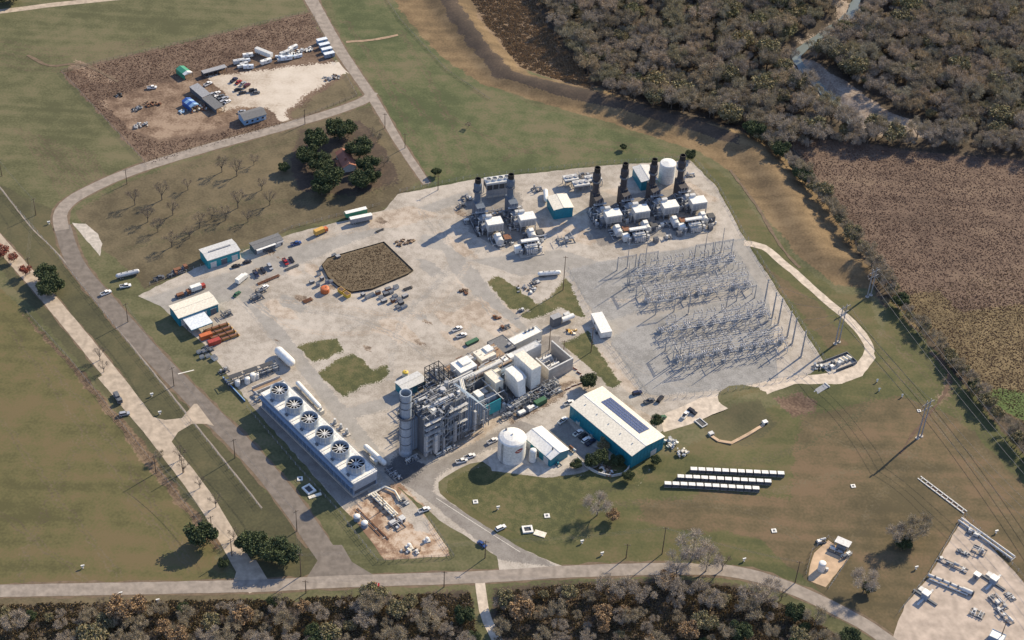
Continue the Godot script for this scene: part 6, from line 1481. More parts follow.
func build_vehicles():
	mat("carwhite", .75, .75, .74, .3, 0, .3, 0); mat("carblack", .02, .02, .024, .3, 0, .3, 0); mat("cargrey", .14, .145, .15, .3, .2, .3, 0); mat("carsilver", .42, .43, .45, .3, .3, .3, 0)
	mat("carred", .30, .02, .02, .3, 0, .3, 0); mat("carblue", .03, .07, .22, .3, 0, .3, 0); mat("carmaroon", .10, .02, .03, .3, 0, .3, 0); mat("carnavy", .02, .025, .06, .3, 0, .3, 0)
	var T := [
		["car", 374, 586, 184, "carred", "red car driving along the county road at the junction"],
		["pickup", 424, 511, 30, "carwhite", "white pickup parked on dark asphalt beside the metering yard"],
		["suv", 500.5, 529, 35, "carwhite", "white van like car in the layby of the entrance road"],
		["car", 482, 545, -40, "carblue", "blue car on the entrance road near the layby"],
		["pickup", 492.5, 442, 38, "carwhite", "white pickup beside the road left of the round tank"],
		["pickup", 469.5, 457.5, 30, "carwhite", "upper white pickup of the pair parked on the lawn edge"],
		["pickup", 461.5, 462, 25, "carwhite", "lower white pickup of the pair parked on the lawn edge"],
		["pickup", 125.5, 287, 20, "carwhite", "white pickup crossing the access road by the gate"],
		["pickup", 106, 294, 40, "carwhite", "white pickup on the verge left of the access road"],
		["tanker", 128, 276.5, 27, "silver", "silver tank trailer parked across the gate lane"],
		["flatbed", 180, 271, 35, "rust", "rust coloured flatbed lorry beside the teal shed"],
		["pickup", 159, 279, 35, "cargrey", "grey pickup parked beside the plant gate fence"],
		["truck", 198, 290, 35, "red", "red cabbed box truck behind the cream roofed shed"],
		["flatbed", 183, 296, 35, "rust", "dusty flatbed lorry behind the cream roofed shed"],
		["truck", 242, 281, 60, "white", "white box truck standing in the middle of the yard lane"],
		["car", 237, 295, 60, "green", "small dark green vehicle below the white box truck"],
		["pickup", 264, 289, 50, "carwhite", "white pickup beside the pipe skids in the yard"],
		["pickup", 256, 275, -60, "carnavy", "leftmost dark pickup in the row of parked cars"],
		["car", 263, 271, -60, "carblack", "second black car from the left in the parked row"],
		["suv", 270, 268, -60, "carsilver", "silver car in the middle of the parked row"],
		["pickup", 285.5, 263, -60, "carred", "red pickup in the parked row"],
		["car", 291.5, 260.5, -60, "carblack", "rightmost black car of the parked row"],
		["car", 247, 263, 30, "carblack", "black car on the lane in front of the teal shed, right one"],
		["car", 236, 267, 30, "carblack", "black car on the lane in front of the teal shed, left one"],
		["pickup", 296, 244.5, 28, "carblue", "blue pickup parked by the meadow edge"],
		["truck", 321, 233.5, 40, "orange", "orange and amber lorry by the meadow edge"],
		["trailer", 356, 216, 27, "mint", "green trailer with white roof at the meadow edge"],
		["trailer", 361, 222, 24, "grey", "grey trailer parked just below the green one"],
		["pickup", 457, 330, 35, "carwhite", "upper white pickup of two near the turbine deck"],
		["pickup", 461.5, 336.5, 28, "carwhite", "lower white pickup of two near the turbine deck"],
		["tanker", 549, 276, 12, "white", "white tanker trailer parked above the triangle lawn"],
		["suv", 637, 394, 25, "carnavy", "dark blue car just below the substation fence"],
		["pickup", 649, 402, 30, "cargrey", "grey pickup on the gravel apron near the warehouse"],
		["suv", 660, 400, 60, "carblack", "black car right of the grey pickup on the gravel apron"],
		["pickup", 661, 419.5, 40, "green", "dark green pickup at the warehouse's far corner"],
		["pickup", 685, 416, 60, "carwhite", "white pickup at the edge of the gravel apron"],
		["suv", 692, 412.5, -40, "carblack", "black car beside the white pickup on the gravel apron edge"],
		["pickup", 568.5, 404, 35, "carwhite", "white pickup at the warehouse's left corner"],
		["pickup", 562.5, 421.5, 50, "carwhite", "white pickup parked alone on the warehouse's shaded side"],
		["pickup", 578, 434, 45, "carwhite", "white pickup nearest the treatment building in the shaded row"],
		["car", 583, 437, 45, "carblack", "black car second in the shaded warehouse row"],
		["suv", 586, 441, 45, "carwhite", "white car third in the shaded warehouse row"],
		["pickup", 590.5, 443.5, 45, "carnavy", "dark pickup last in the shaded warehouse row"],
		["flatbed", 524, 413.5, 38, "white", "white cabbed flatbed lorry left of the green container"],
		["pickup", 532, 409, 35, "carwhite", "white pickup between the flatbed and green container"],
		["suv", 124.5, 415, 20, "carsilver", "silver car on the farm road apron"],
		["flatbed", 118, 399, -60, "slate", "dark recovery truck working on the farm road apron"],
		["pickup", 234, 81, 60, "carnavy", "dark blue pickup at the left of the compound car cluster"],
		["car", 238.5, 83, 60, "carred", "red car in the compound car cluster"],
		["car", 243, 84.5, 60, "carsilver", "silver car in the compound car cluster"],
		["suv", 247, 86.5, 60, "carmaroon", "maroon car at the right of the compound car cluster"],
		["car", 238, 90.5, 30, "carblack", "black car alone below the compound car cluster, left one"],
		["car", 242.5, 93.5, 30, "carblack", "black car alone below the compound car cluster, right one"],
		["suv", 253, 91.5, 20, "carblack", "black car on the caliche, upper one of the right pair"],
		["car", 256, 93.5, 20, "cargrey", "dark grey car on the caliche, lower one of the right pair"],
		["pickup", 208, 85, 50, "carwhite", "white pickup in front of the long barn's upper end"],
		["pickup", 152, 88.5, 15, "carwhite", "white utility truck alone on the compound's bare dirt"],
		["trailer", 264, 56, -30, "white", "white trailer standing alone at the compound's brush edge"],
		["car", 242, 112.5, 30, "carsilver", "silver car beside the blue walled office"],
	]
	for r in T:
		var o: Node3D = vehicle_proto(r[0], r[4]).duplicate()
		o.name = numbered({"car": "car", "suv": "sport_utility_car", "pickup": "pickup_truck", "truck": "box_truck", "flatbed": "flatbed_truck", "trailer": "box_trailer", "tanker": "tank_trailer", "camper": "camper_trailer"}[r[0]])
		add_child(o)
		o.position = site(r[1], r[2]) + V(0, .03, 0); o.rotation.y = deg_to_rad(r[3])
		tag(o, r[5], {"car": "car", "suv": "car", "pickup": "truck", "truck": "truck", "flatbed": "truck", "trailer": "trailer", "tanker": "trailer", "camper": "trailer"}[r[0]], "vehicles about the site")
	var row := [[212.5, 95.5], [216, 98], [219.5, 100.5], [223, 103], [217, 94], [221, 97], [225, 99.5], [227.5, 102.5]]
	for i in row.size():
		var o: Node3D = vehicle_proto("car" if i % 3 else "suv", ["carsilver", "carwhite", "cargrey"][i % 3]).duplicate()
		o.name = numbered("car" if i % 3 else "sport_utility_car"); add_child(o); o.position = site(row[i][0], row[i][1]) + V(0, .03, 0); o.rotation.y = deg_to_rad(50)
		tag(o, "pale car parked in the two rows beside the long barn", "car", "cars beside the long barn")
	var camp := [[248, 57, 40], [246, 62, 30], [239, 63.5, 20], [241, 67.5, 10], [248.5, 68.5, 20], [244, 65.5, 30], [266, 63.5, 20], [279, 58, 20], [284.5, 55, 35], [289, 52, 35], [286.5, 60, 30], [281, 61, 20], [293, 49.5, 30], [298, 57.5, 40]]
	for i in camp.size():
		var o: Node3D = vehicle_proto("camper", ["white", "canopy", "pale"][i % 3]).duplicate()
		o.name = numbered("camper_trailer"); add_child(o); o.position = site(camp[i][0], camp[i][1]) + V(0, .03, 0); o.rotation.y = deg_to_rad(camp[i][2] + (i * 53) % 40 - 20); o.scale = Vector3.ONE * [.85, .7, .95, .6][i % 4]
		tag(o, "white camper trailer in the huddle at the compound's brush edge, " + ("left group" if i < 6 else "right group"), "trailer", "camper trailers " + ("left" if i < 6 else "right"))
	for k in protos: protos[k].free()
	protos.clear()

# ---------------------------------------------------------------- poles, wires, fences
func wire(t: Node3D, a: Vector3, b: Vector3, sag: float, r: float, m := "wire"):
	var st := SurfaceTool.new(); st.begin(Mesh.PRIMITIVE_TRIANGLES)
	var n := 10; var last := a
	for i in n:
		var f := (i + 1.0) / n
		var q := a.lerp(b, f) - V(0, sag * 4 * f * (1 - f), 0)
		var c := CylinderMesh.new(); c.top_radius = r; c.bottom_radius = r; c.height = last.distance_to(q); c.radial_segments = 5; c.rings = 0
		st.append_from(c, 0, Transform3D(along(last, q), (last + q) / 2)); last = q
	part(t, "conductor", st.commit(), m)
func utility_pole(label: String, u: float, v: float, h: float, yaw: float, group: String) -> Node3D:
	var p := site(u, v); p.y = ground_y(p.x, p.z)
	var t := thing("utility_pole", label, "pole", p, yaw, group)
	part(t, "shaft", cyl_mesh(.24, h, .15, 8), "wood", Transform3D(Basis(), V(0, h / 2, 0))); bx(t, "crossarm", "wood", 0, h - .9, 0, .16, .16, 2.6)
	for e in [-1, 0, 1]: cy(t, "insulator", "porcelain", 0, h - .74, e * 1.1, .09, .3, -1, 6)
	return t
func fence(label: String, px: Array, h: float, gap: float, m: String) -> Node3D:
	var t := thing("wire_fence", label, "fence", Vector3.ZERO)
	var c := outline(px)
	for i in c.size() - 1:
		var a := c[i]; var b := c[i + 1]
		var n := maxi(1, int(a.distance_to(b) / gap))
		for k in n:
			var q := a.lerp(b, float(k) / n)
			part(t, "post", box_mesh(.14, h, .14), m, Transform3D(Basis(), V(q.x, ground_y(q.x, q.y) + h / 2, q.y)))
		for k in 3:
			var y := h * (.3 + .33 * k)
			tb(t, "rail", "wire", V(a.x, y, a.y), V(b.x, y, b.y), .04, 5)
	return t
func build_poles_and_fences():
	var U := [
		[174, 386, 12, "wooden pole on the access road verge above the apron"], [235, 458, 12, "wooden pole on the access road verge below the apron"], [36, 215, 11, "wooden pole left of the loop road's bend"], [127, 184, 10, "wooden pole standing on the loop road's edge"], [30, 273, 10, "wooden pole between the red trees and farm road"], [2, 176, 11, "wooden pole at the left edge above the footpath"],
		[156, 473, 11, "wooden pole beside the farm road below the apron"], [183, 473, 11, "wooden pole on the grass island below the apron"], [128, 322, 12, "wooden pole beside the access road opposite the gate"], [297, 531, 13, "wooden pole at the access road's left edge near junction"], [301, 576, 14, "wooden pole at the road junction corner"], [232, 556, 11, "wooden pole beside the farm road's dark trees"], [212, 532, 10, "wooden pole in front of the junction evergreen"],
		[485, 558, 11, "wooden pole on the grass left of the plant entrance"], [444, 587, 10, "wooden pole below the county road near the driveway"], [465, 618, 10, "wooden pole on the bare patch beside driveway"], [306, 593, 8, "short wooden pole below the county road by the junction"], [662, 554, 17, "tall wooden pole above the county road near the bare trees"], [626, 558, 9, "short wooden pole on the lawn above the county road"], [795, 583, 14, "wooden pole beside the tan pad and county road"], [383, 510, 9, "wooden pole by the metering yard fence"],
		[563, 290, 22, "tall dark pole at the triangle lawn's right end"], [591, 352, 16, "dark pole on the lawn below the control trailer"], [549, 350, 14, "dark pole at the end of the cream annexe"], [563, 359, 12, "dark pole beside the end fire wall"], [385, 128, 10, "wooden pole beside the green strip and north road"], [405, 148, 10, "wooden pole right of the north road's lower end"], [305, 124, 10, "wooden pole at the loop road near the compound exit"], [438, 190, 10, "pale pole at the far edge of the yard"], [1000, 640, 12, "dark pole at the bottom of the corner yard"],
	]
	var tops := {}
	for i in U.size():
		var t := utility_pole(U[i][3], U[i][0], U[i][1], U[i][2], -50.0 if U[i][0] < 320 and U[i][1] < 560 else 84.0, "wooden poles")
		tops[i] = t.position + V(0, U[i][2] - .6, 0)
	var spans := [[2, 4, 1.2], [8, 0, 1.0], [0, 1, 1.0], [1, 9, 1.0], [9, 10, .8], [10, 13, 1.5], [13, 17, 1.4], [17, 19, 1.4], [6, 12, 1.0], [12, 11, .8], [14, 16, 1.2], [5, 2, 1.0]]
	for s in spans:
		var t := thing("power_line", "thin wires strung between wooden poles from pole " + ["by the red trees", "opposite the gate", "above the apron", "below the apron", "at the verge", "at the junction", "at the entrance", "by the bare trees", "at the farm road", "at the evergreen", "below the road", "at the left edge"][spans.find(s)], "wires", Vector3.ZERO, 0, "overhead wires")
		for e in [-1, 0, 1]: wire(t, tops[s[0]] + V(e * .8, 0, e * .6), tops[s[1]] + V(e * .8, 0, e * .6), s[2], .022)
	# steel transmission poles
	var S3 := []
	for q in [[837, 343, 25, "tall twin steel transmission pole beside the gravel bend"], [869, 296, 18, "steel transmission pole on the bank at the tree line"], [919, 438, 24, "tall twin steel transmission pole on the brown slope"], [1060, 560, 24, "steel transmission pole beyond the right edge"]]:
		var p := site(q[0], q[1]); p.y = ground_y(p.x, p.z)
		if q[0] > 1024:
			S3.append(p + V(0, q[2] - 2, 0))
			continue
		var t := thing("transmission_pole", q[3], "pole", p, -52, "steel transmission poles")
		for e in [-1, 1]: part(t, "shaft", cyl_mesh(.36, q[2], .2, 10), "grey", Transform3D(Basis(), V(0, q[2] / 2, e * 1.3)))
		for k in 2: bx(t, "crossarm", "grey", 0, q[2] - 2 - k * 3.4, 0, .22, .22, 7)
		for k in 3: tb(t, "insulator_string", "porcelain", V(0, q[2] - 2, -4 + k * 4), V(0, q[2] - 3.6, -4 + k * 4), .14, 6)
		for e in [-1, 1]: cy(t, "footing", "concrete", 0, -.3, e * 1.3, 1.0, .6)
		S3.append(p + V(0, q[2] - 3.6, 0))
	var far := site(1120, 610) + V(0, 18, 0); var far2 := site(1080, 600) + V(0, 20, 0)
	for q in [[S3[1], far, 5.0, "heavy conductors running along the dark tree line", .09], [S3[0], S3[2], 3.0, "conductors between the two tall twin steel poles", .06], [S3[2], far2, 4.0, "conductors leaving the brown slope pole towards the corner yard", .06]]:
		var t := thing("power_line", q[3], "wires", Vector3.ZERO, 0, "transmission conductors")
		var d: Vector3 = (q[1] - q[0]).normalized(); var sd := V(-d.z, 0, d.x)
		for e in [-1, 0, 1]: wire(t, q[0] + sd * e * 4, q[1] + sd * e * 4, q[2], q[4])
	for i in 4:
		var t := thing("power_line", "thin line from the substation poles to the twin steel pole, %s" % ["top", "upper", "lower", "bottom"][i], "wires", Vector3.ZERO, 0, "substation lines")
		wire(t, S([87.6, 88.6, 89.3, 89.6][i], [52.3, 67.7, 83.4, 93.4][i]) + V(0, 15.5, 0), S3[0] + V(0, 0, -3 + i * 2), 1.5, .05)
	# fences
	fence("dark wire fence on the lower left side of the dirt compound", [61, 72, 148, 166], 1.8, 4, "wood")
	fence("wire fence along the top of the dirt compound", [61, 72, 190, 41, 311, 12], 1.8, 4, "wood")
	fence("wire fence between the dirt compound and north road", [313, 15, 337, 64], 1.8, 4, "wood")
	fence("wire fence round the grass corner beside the loop road", [346, 76, 357, 96, 292, 122], 1.6, 4, "wood")
	fence("wire fence on the brown strip edge of the hay field", [26, 312, 70, 360, 140, 447, 180, 498, 222, 552], 1.5, 4, "wood")
	fence("long wire fence beside the footpath between the two roads", [0, 190, 60, 259, 150, 371, 240, 483, 262, 511], 2.0, 5, "galv")
	fence("wire fence between meadow and plant yard", [150, 285, 250, 249, 292, 228, 380, 205], 1.8, 4, "galv")
	fence("chain fence along the far edge of the peaking yard", [400, 192, 470, 178, 600, 164, 692, 158], 2.0, 4, "galv")
	fence("chain fence on the right side of the peaking yard", [692, 158, 718, 186, 746, 238], 2.0, 4, "galv")
	fence("chain fence along the substation's right edge", [748, 240, 826, 362], 2.2, 4, "galv")
	fence("chain fence along the substation's near edge", [826, 362, 806, 376, 720, 393, 652, 400], 2.2, 4, "galv")
	fence("chain fence on the substation's left edge", [568, 270, 604, 336, 650, 398], 2.2, 4, "galv")
	fence("chain fence along the metering yard's grass side", [344, 520, 378, 562], 2.0, 3, "galv")
	fence("chain fence along the metering yard's lower edge", [378, 562, 454, 557, 428, 518], 2.0, 3, "slate")
	fence("chain fence round the tan pad by the county road", [806, 574, 812, 551, 828, 538, 852, 554, 828, 590], 1.8, 3, "galv")
	fence("chain fence along the corner yard's left edge", [963, 516, 928, 575, 898, 614], 2.0, 4, "galv")
	fence("chain fence along the corner yard's far edge", [966, 516, 1000, 552, 1030, 585], 2.0, 4, "galv")
	fence("field fence along the dark tree line", [792, 150, 830, 200, 872, 265, 930, 335, 1024, 440], 1.4, 5, "wood")
	fence("old fence along the levee's green side", [384, -4, 400, 20, 446, 70, 490, 100], 1.3, 5, "wood")
	fence("pale fence along the plant's cooling tower verge", [247, 408, 300, 470, 346, 520], 1.8, 4, "galv")
	# small roadside things
	for q in [[121, 595, "white post on the county road's upper verge"], [158, 602, "pale marker on the grass strip below county road"], [83, 568, "white marker lying in the hay field"], [49, 224, "white box on the verge left of the loop bend"], [152, 396, "small white cabinet beside the farm road apron"], [160, 414, "small dark meter box by the apron's curve"], [602, 555, "white sign post on the lawn by the county road"], [582, 543, "white post below the bare lawn tree"], [744, 561, "pair of white boxes beside the county road bend"], [916, 569, "slanted white post near the corner yard"], [996, 533, "white marker above the corner yard's far edge"], [498, 509, "thin white post on the lawn by the entrance"]]:
		var p := site(q[0], q[1]); p.y = ground_y(p.x, p.z)
		var t := thing("marker_post", q[2], "post", p, 20)
		bx(t, "post", "white", 0, 0, 0, .35, 1.3, .35); bx(t, "plate", "white", 0, 1.1, 0, 1.5, .7, .5); bx(t, "foot", "concrete", 0, -.1, 0, .8, .2, .8)

# ---------------------------------------------------------------- trees and scrub
var leafmats := {}
func leaf_mat(rough := 0.9) -> StandardMaterial3D:
	if not leafmats.has("leaf"):
		var m := StandardMaterial3D.new(); m.vertex_color_use_as_albedo = true; m.roughness = rough; m.cull_mode = BaseMaterial3D.CULL_DISABLED; m.backlight_enabled = true; m.backlight = Color(.45, .45, .4)
		leafmats["leaf"] = m
	return leafmats["leaf"]
func quad(st: SurfaceTool, p: Vector3, a: Vector3, b: Vector3, c: Color):
	st.set_color(c)
	var n := b.cross(a).normalized()
	for v in [p - a - b, p + a - b, p + a + b, p - a - b, p + a + b, p - a + b]:
		st.set_normal(n); st.set_color(c); st.add_vertex(v)
func limb(st: SurfaceTool, a: Vector3, b: Vector3, r0: float, r1: float, c: Color):
	var bs := along(a, b)
	for i in 5:
		var u := bs.x * cos(i * TAU / 5) + bs.z * sin(i * TAU / 5); var w := bs.x * cos((i + 1) * TAU / 5) + bs.z * sin((i + 1) * TAU / 5)
		for q in [[a + u * r0, u], [a + w * r0, w], [b + w * r1, w], [a + u * r0, u], [b + w * r1, w], [b + u * r1, u]]:
			st.set_normal(q[1]); st.set_color(c); st.add_vertex(q[0])
# bare crown: limbs that fork, then hundreds of twigs; leafy crown: leaf sprays on several lobes
func tree_meshes(g: RandomNumberGenerator, h: float, r: float, n: int, bare: bool, cols: Array, fork := 5) -> Array:
	var wood := SurfaceTool.new(); wood.begin(Mesh.PRIMITIVE_TRIANGLES)
	var crown := SurfaceTool.new(); crown.begin(Mesh.PRIMITIVE_TRIANGLES)
	var bark := Color(.12, .105, .09)
	var t0 := h * (.28 if bare else .22)
	limb(wood, V(0, -.3, 0), V(0, t0, 0), h * .032, h * .025, bark)
	var tips := []
	for i in fork:
		var a := i * TAU / fork + g.randf_range(-.4, .4)
		var e := V(cos(a) * r * g.randf_range(.35, .6), t0 + (h - t0) * g.randf_range(.35, .6), sin(a) * r * g.randf_range(.35, .6))
		limb(wood, V(0, t0 * .95, 0), e, h * .018, h * .010, bark)
		for k in 3:
			var b := a + g.randf_range(-.9, .9)
			var f := e + V(cos(b) * r * g.randf_range(.2, .45), (h - e.y) * g.randf_range(.3, .85), sin(b) * r * g.randf_range(.2, .45))
			limb(wood, e, f, h * .009, h * .004, bark); tips.append(f)
	limb(wood, V(0, t0, 0), V(g.randf_range(-.3, .3), h * .85, 0), h * .016, h * .005, bark); tips.append(V(0, h * .85, 0))
	var lobes := []
	for f in tips: lobes.append([f, r * (g.randf_range(.30, .46) if bare else g.randf_range(.42, .6))])
	if not bare: lobes.append([V(0, h * .55, 0), r * .8])
	for i in n:
		var L: Array = lobes[g.randi() % lobes.size()]
		var d: Vector3 = V(g.randfn(), g.randfn() * .8, g.randfn()).normalized() * (L[1] * pow(g.randf(), .45))
		var p: Vector3 = L[0] + d
		if p.y < t0 * .8: p.y = t0 * .8 + g.randf() * 1.0
		var c: Color = cols[g.randi() % cols.size()]
		var v := g.randf_range(.75, 1.25); c = Color(c.r * v, c.g * v, c.b * v)
		if bare:
			var out: Vector3 = (d + V(0, .6, 0) + V(g.randfn(), g.randfn(), g.randfn()) * .7).normalized()
			var s: Vector3 = out.cross(V(g.randfn(), g.randfn(), g.randfn())).normalized()
			quad(crown, p, out * g.randf_range(.35, .8) * minf(r / 4.5, 1.25), s * g.randf_range(.025, .06) * minf(r / 4.5, 1.0), c)
		else:
			var a := V(g.randfn(), g.randfn() * .6, g.randfn()).normalized(); var b := a.cross(V(g.randfn(), g.randfn(), g.randfn())).normalized()
			var z := g.randf_range(.16, .42)
			quad(crown, p, a * z, b * z * .75, c)
	return [wood.commit(), crown.commit()]
func joined_tree(ms: Array) -> Mesh:
	var st := SurfaceTool.new(); st.begin(Mesh.PRIMITIVE_TRIANGLES)
	st.append_from(ms[0], 0, Transform3D()); st.append_from(ms[1], 0, Transform3D())
	return st.commit()
var kinds := {}
func make_kinds():
	var g := RandomNumberGenerator.new(); g.seed = 77
	var grey := [Color(.32, .275, .225), Color(.245, .21, .17), Color(.385, .335, .28)]
	var olive := [Color(.19, .17, .095), Color(.15, .145, .075), Color(.23, .19, .115)]
	var russet := [Color(.27, .175, .095), Color(.23, .165, .10), Color(.30, .205, .12)]
	var dark := [Color(.052, .075, .032), Color(.075, .10, .042), Color(.038, .055, .026)]
	var red := [Color(.24, .055, .04), Color(.18, .06, .045), Color(.28, .10, .06)]
	var mix := [Color(.29, .245, .18), Color(.24, .215, .14), Color(.34, .285, .215)]
	for k in [["grey", 9.5, 4.6, 1500, true, grey], ["olive", 8.5, 4.4, 2200, false, olive], ["russet", 8.5, 4.2, 2000, false, russet], ["dark", 9.0, 5.4, 5200, false, dark], ["red", 7, 3.6, 900, false, red], ["mixed", 9.0, 4.5, 1700, true, mix]]:
		var l := []
		for i in 3: l.append(tree_meshes(g, k[1] * g.randf_range(.92, 1.08), k[2] * g.randf_range(.92, 1.08), k[3], k[4], k[5], 4 + i))
		kinds[k[0]] = l
	var twig := [Color(.15, .12, .10), Color(.11, .09, .075), Color(.19, .155, .125)]
	kinds["sparse"] = [tree_meshes(g, 8, 3.4, 420, true, twig, 4), tree_meshes(g, 7.4, 3.0, 400, true, twig, 5), tree_meshes(g, 6.4, 3.2, 400, true, twig, 4)]
	var pale := [Color(.38, .33, .285), Color(.30, .26, .22), Color(.44, .385, .335)]
	kinds["grand"] = [tree_meshes(g, 14, 7.5, 3000, true, pale, 7), tree_meshes(g, 13, 7.0, 2700, true, pale, 6), tree_meshes(g, 12, 6.5, 2600, true, pale, 7)]
func tree(kind: String, called: String, label: String, at: Vector3, sc: float, group: String) -> Node3D:
	at.y = ground_y(at.x, at.z)
	var t := thing(called, label, "tree", at, rng.randf_range(0, 360), group)
	var m: Array = kinds[kind][rng.randi() % kinds[kind].size()]
	t.scale = Vector3(sc, sc * rng.randf_range(.9, 1.1), sc)
	part(t, "trunk", m[0], leaf_mat()); part(t, "crown", m[1], leaf_mat())
	return t
func inside(p: Vector2, poly: PackedVector2Array) -> bool: return Geometry2D.is_point_in_polygon(p, poly)
func fill(poly: PackedVector2Array, step: float, jit: float) -> Array:
	var lo := Vector2(1e9, 1e9); var hi := -lo
	for w in poly:
		lo = lo.min(w); hi = hi.max(w)
	var o := []; var z := lo.y; var row := 0
	while z < hi.y:
		var x := lo.x + (step / 2 if row % 2 else 0.0)
		while x < hi.x:
			var p := Vector2(x + rng.randf_range(-jit, jit) * step, z + rng.randf_range(-jit, jit) * step)
			if inside(p, poly): o.append(p)
			x += step
		z += step * .87; row += 1
	return o
func bush_mesh(g: RandomNumberGenerator, n: int, r: float, h: float, cols: Array) -> Mesh:
	var st := SurfaceTool.new(); st.begin(Mesh.PRIMITIVE_TRIANGLES)
	for i in n:
		var a := g.randf() * TAU; var q := r * sqrt(g.randf())
		var p := V(cos(a) * q, h * g.randf_range(.15, .6) * (1.2 - q / r), sin(a) * q)
		var u := V(g.randfn() * .5, 1, g.randfn() * .5).normalized(); var s := u.cross(V(g.randfn(), .1, g.randfn())).normalized()
		quad(st, p, u * h * .4, s * r * .28, cols[g.randi() % cols.size()])
	return st.commit()
func scatter(called: String, label: String, poly: PackedVector2Array, count: int, mesh: Mesh, s0_: float, s1_: float, tints: Array, base := 0.0):
	var lo := Vector2(1e9, 1e9); var hi := -lo
	for w in poly:
		lo = lo.min(w); hi = hi.max(w)
	var xf := []; var tries := 0
	var cl := FastNoiseLite.new(); cl.seed = count; cl.frequency = .03
	while xf.size() < count and tries < count * 8:
		tries += 1
		var p := Vector2(rng.randf_range(lo.x, hi.x), rng.randf_range(lo.y, hi.y))
		if cl.get_noise_2dv(p) < rng.randf_range(-1.2, .1) or not inside(p, poly): continue
		xf.append(Transform3D(Basis(Vector3.UP, rng.randf() * TAU).scaled(Vector3.ONE * rng.randf_range(s0_, s1_)), V(p.x, base + (ground_y(p.x, p.y) if base == 0.0 else 0.0), p.y)))
	multi(called, label, mesh, xf, tints)
func multi(called: String, label: String, mesh: Mesh, xf: Array, tints: Array):
	var mm := MultiMesh.new(); mm.transform_format = MultiMesh.TRANSFORM_3D; mm.use_colors = true; mm.mesh = mesh; mm.instance_count = xf.size()
	for i in xf.size():
		mm.set_instance_transform(i, xf[i])
		var c: Color = tints[rng.randi() % tints.size()]
		mm.set_instance_color(i, c)
	var o := MultiMeshInstance3D.new(); o.name = numbered(called); o.multimesh = mm; o.material_override = leaf_mat(); add_child(o)
	tag(o, label, called.replace("_", " "), "", "stuff")
func pick(w: Array) -> String:
	var s := 0.0
	for q in w: s += q[1]
	var r := rng.randf() * s
	for q in w:
		r -= q[1]
		if r <= 0: return q[0]
	return w[0][0]
const CALLED := {"grey": "bare_tree", "mixed": "bare_tree", "olive": "oak_tree", "russet": "russet_tree", "dark": "evergreen_tree", "red": "red_tree", "sparse": "bare_tree", "grand": "bare_tree"}
const LOOK := {"grey": "grey leafless tree", "mixed": "brownish leafless tree", "olive": "dull olive tree", "russet": "orange brown tree", "dark": "dark evergreen tree", "red": "red leaved tree", "sparse": "thin leafless tree", "grand": "tall grey leafless tree"}
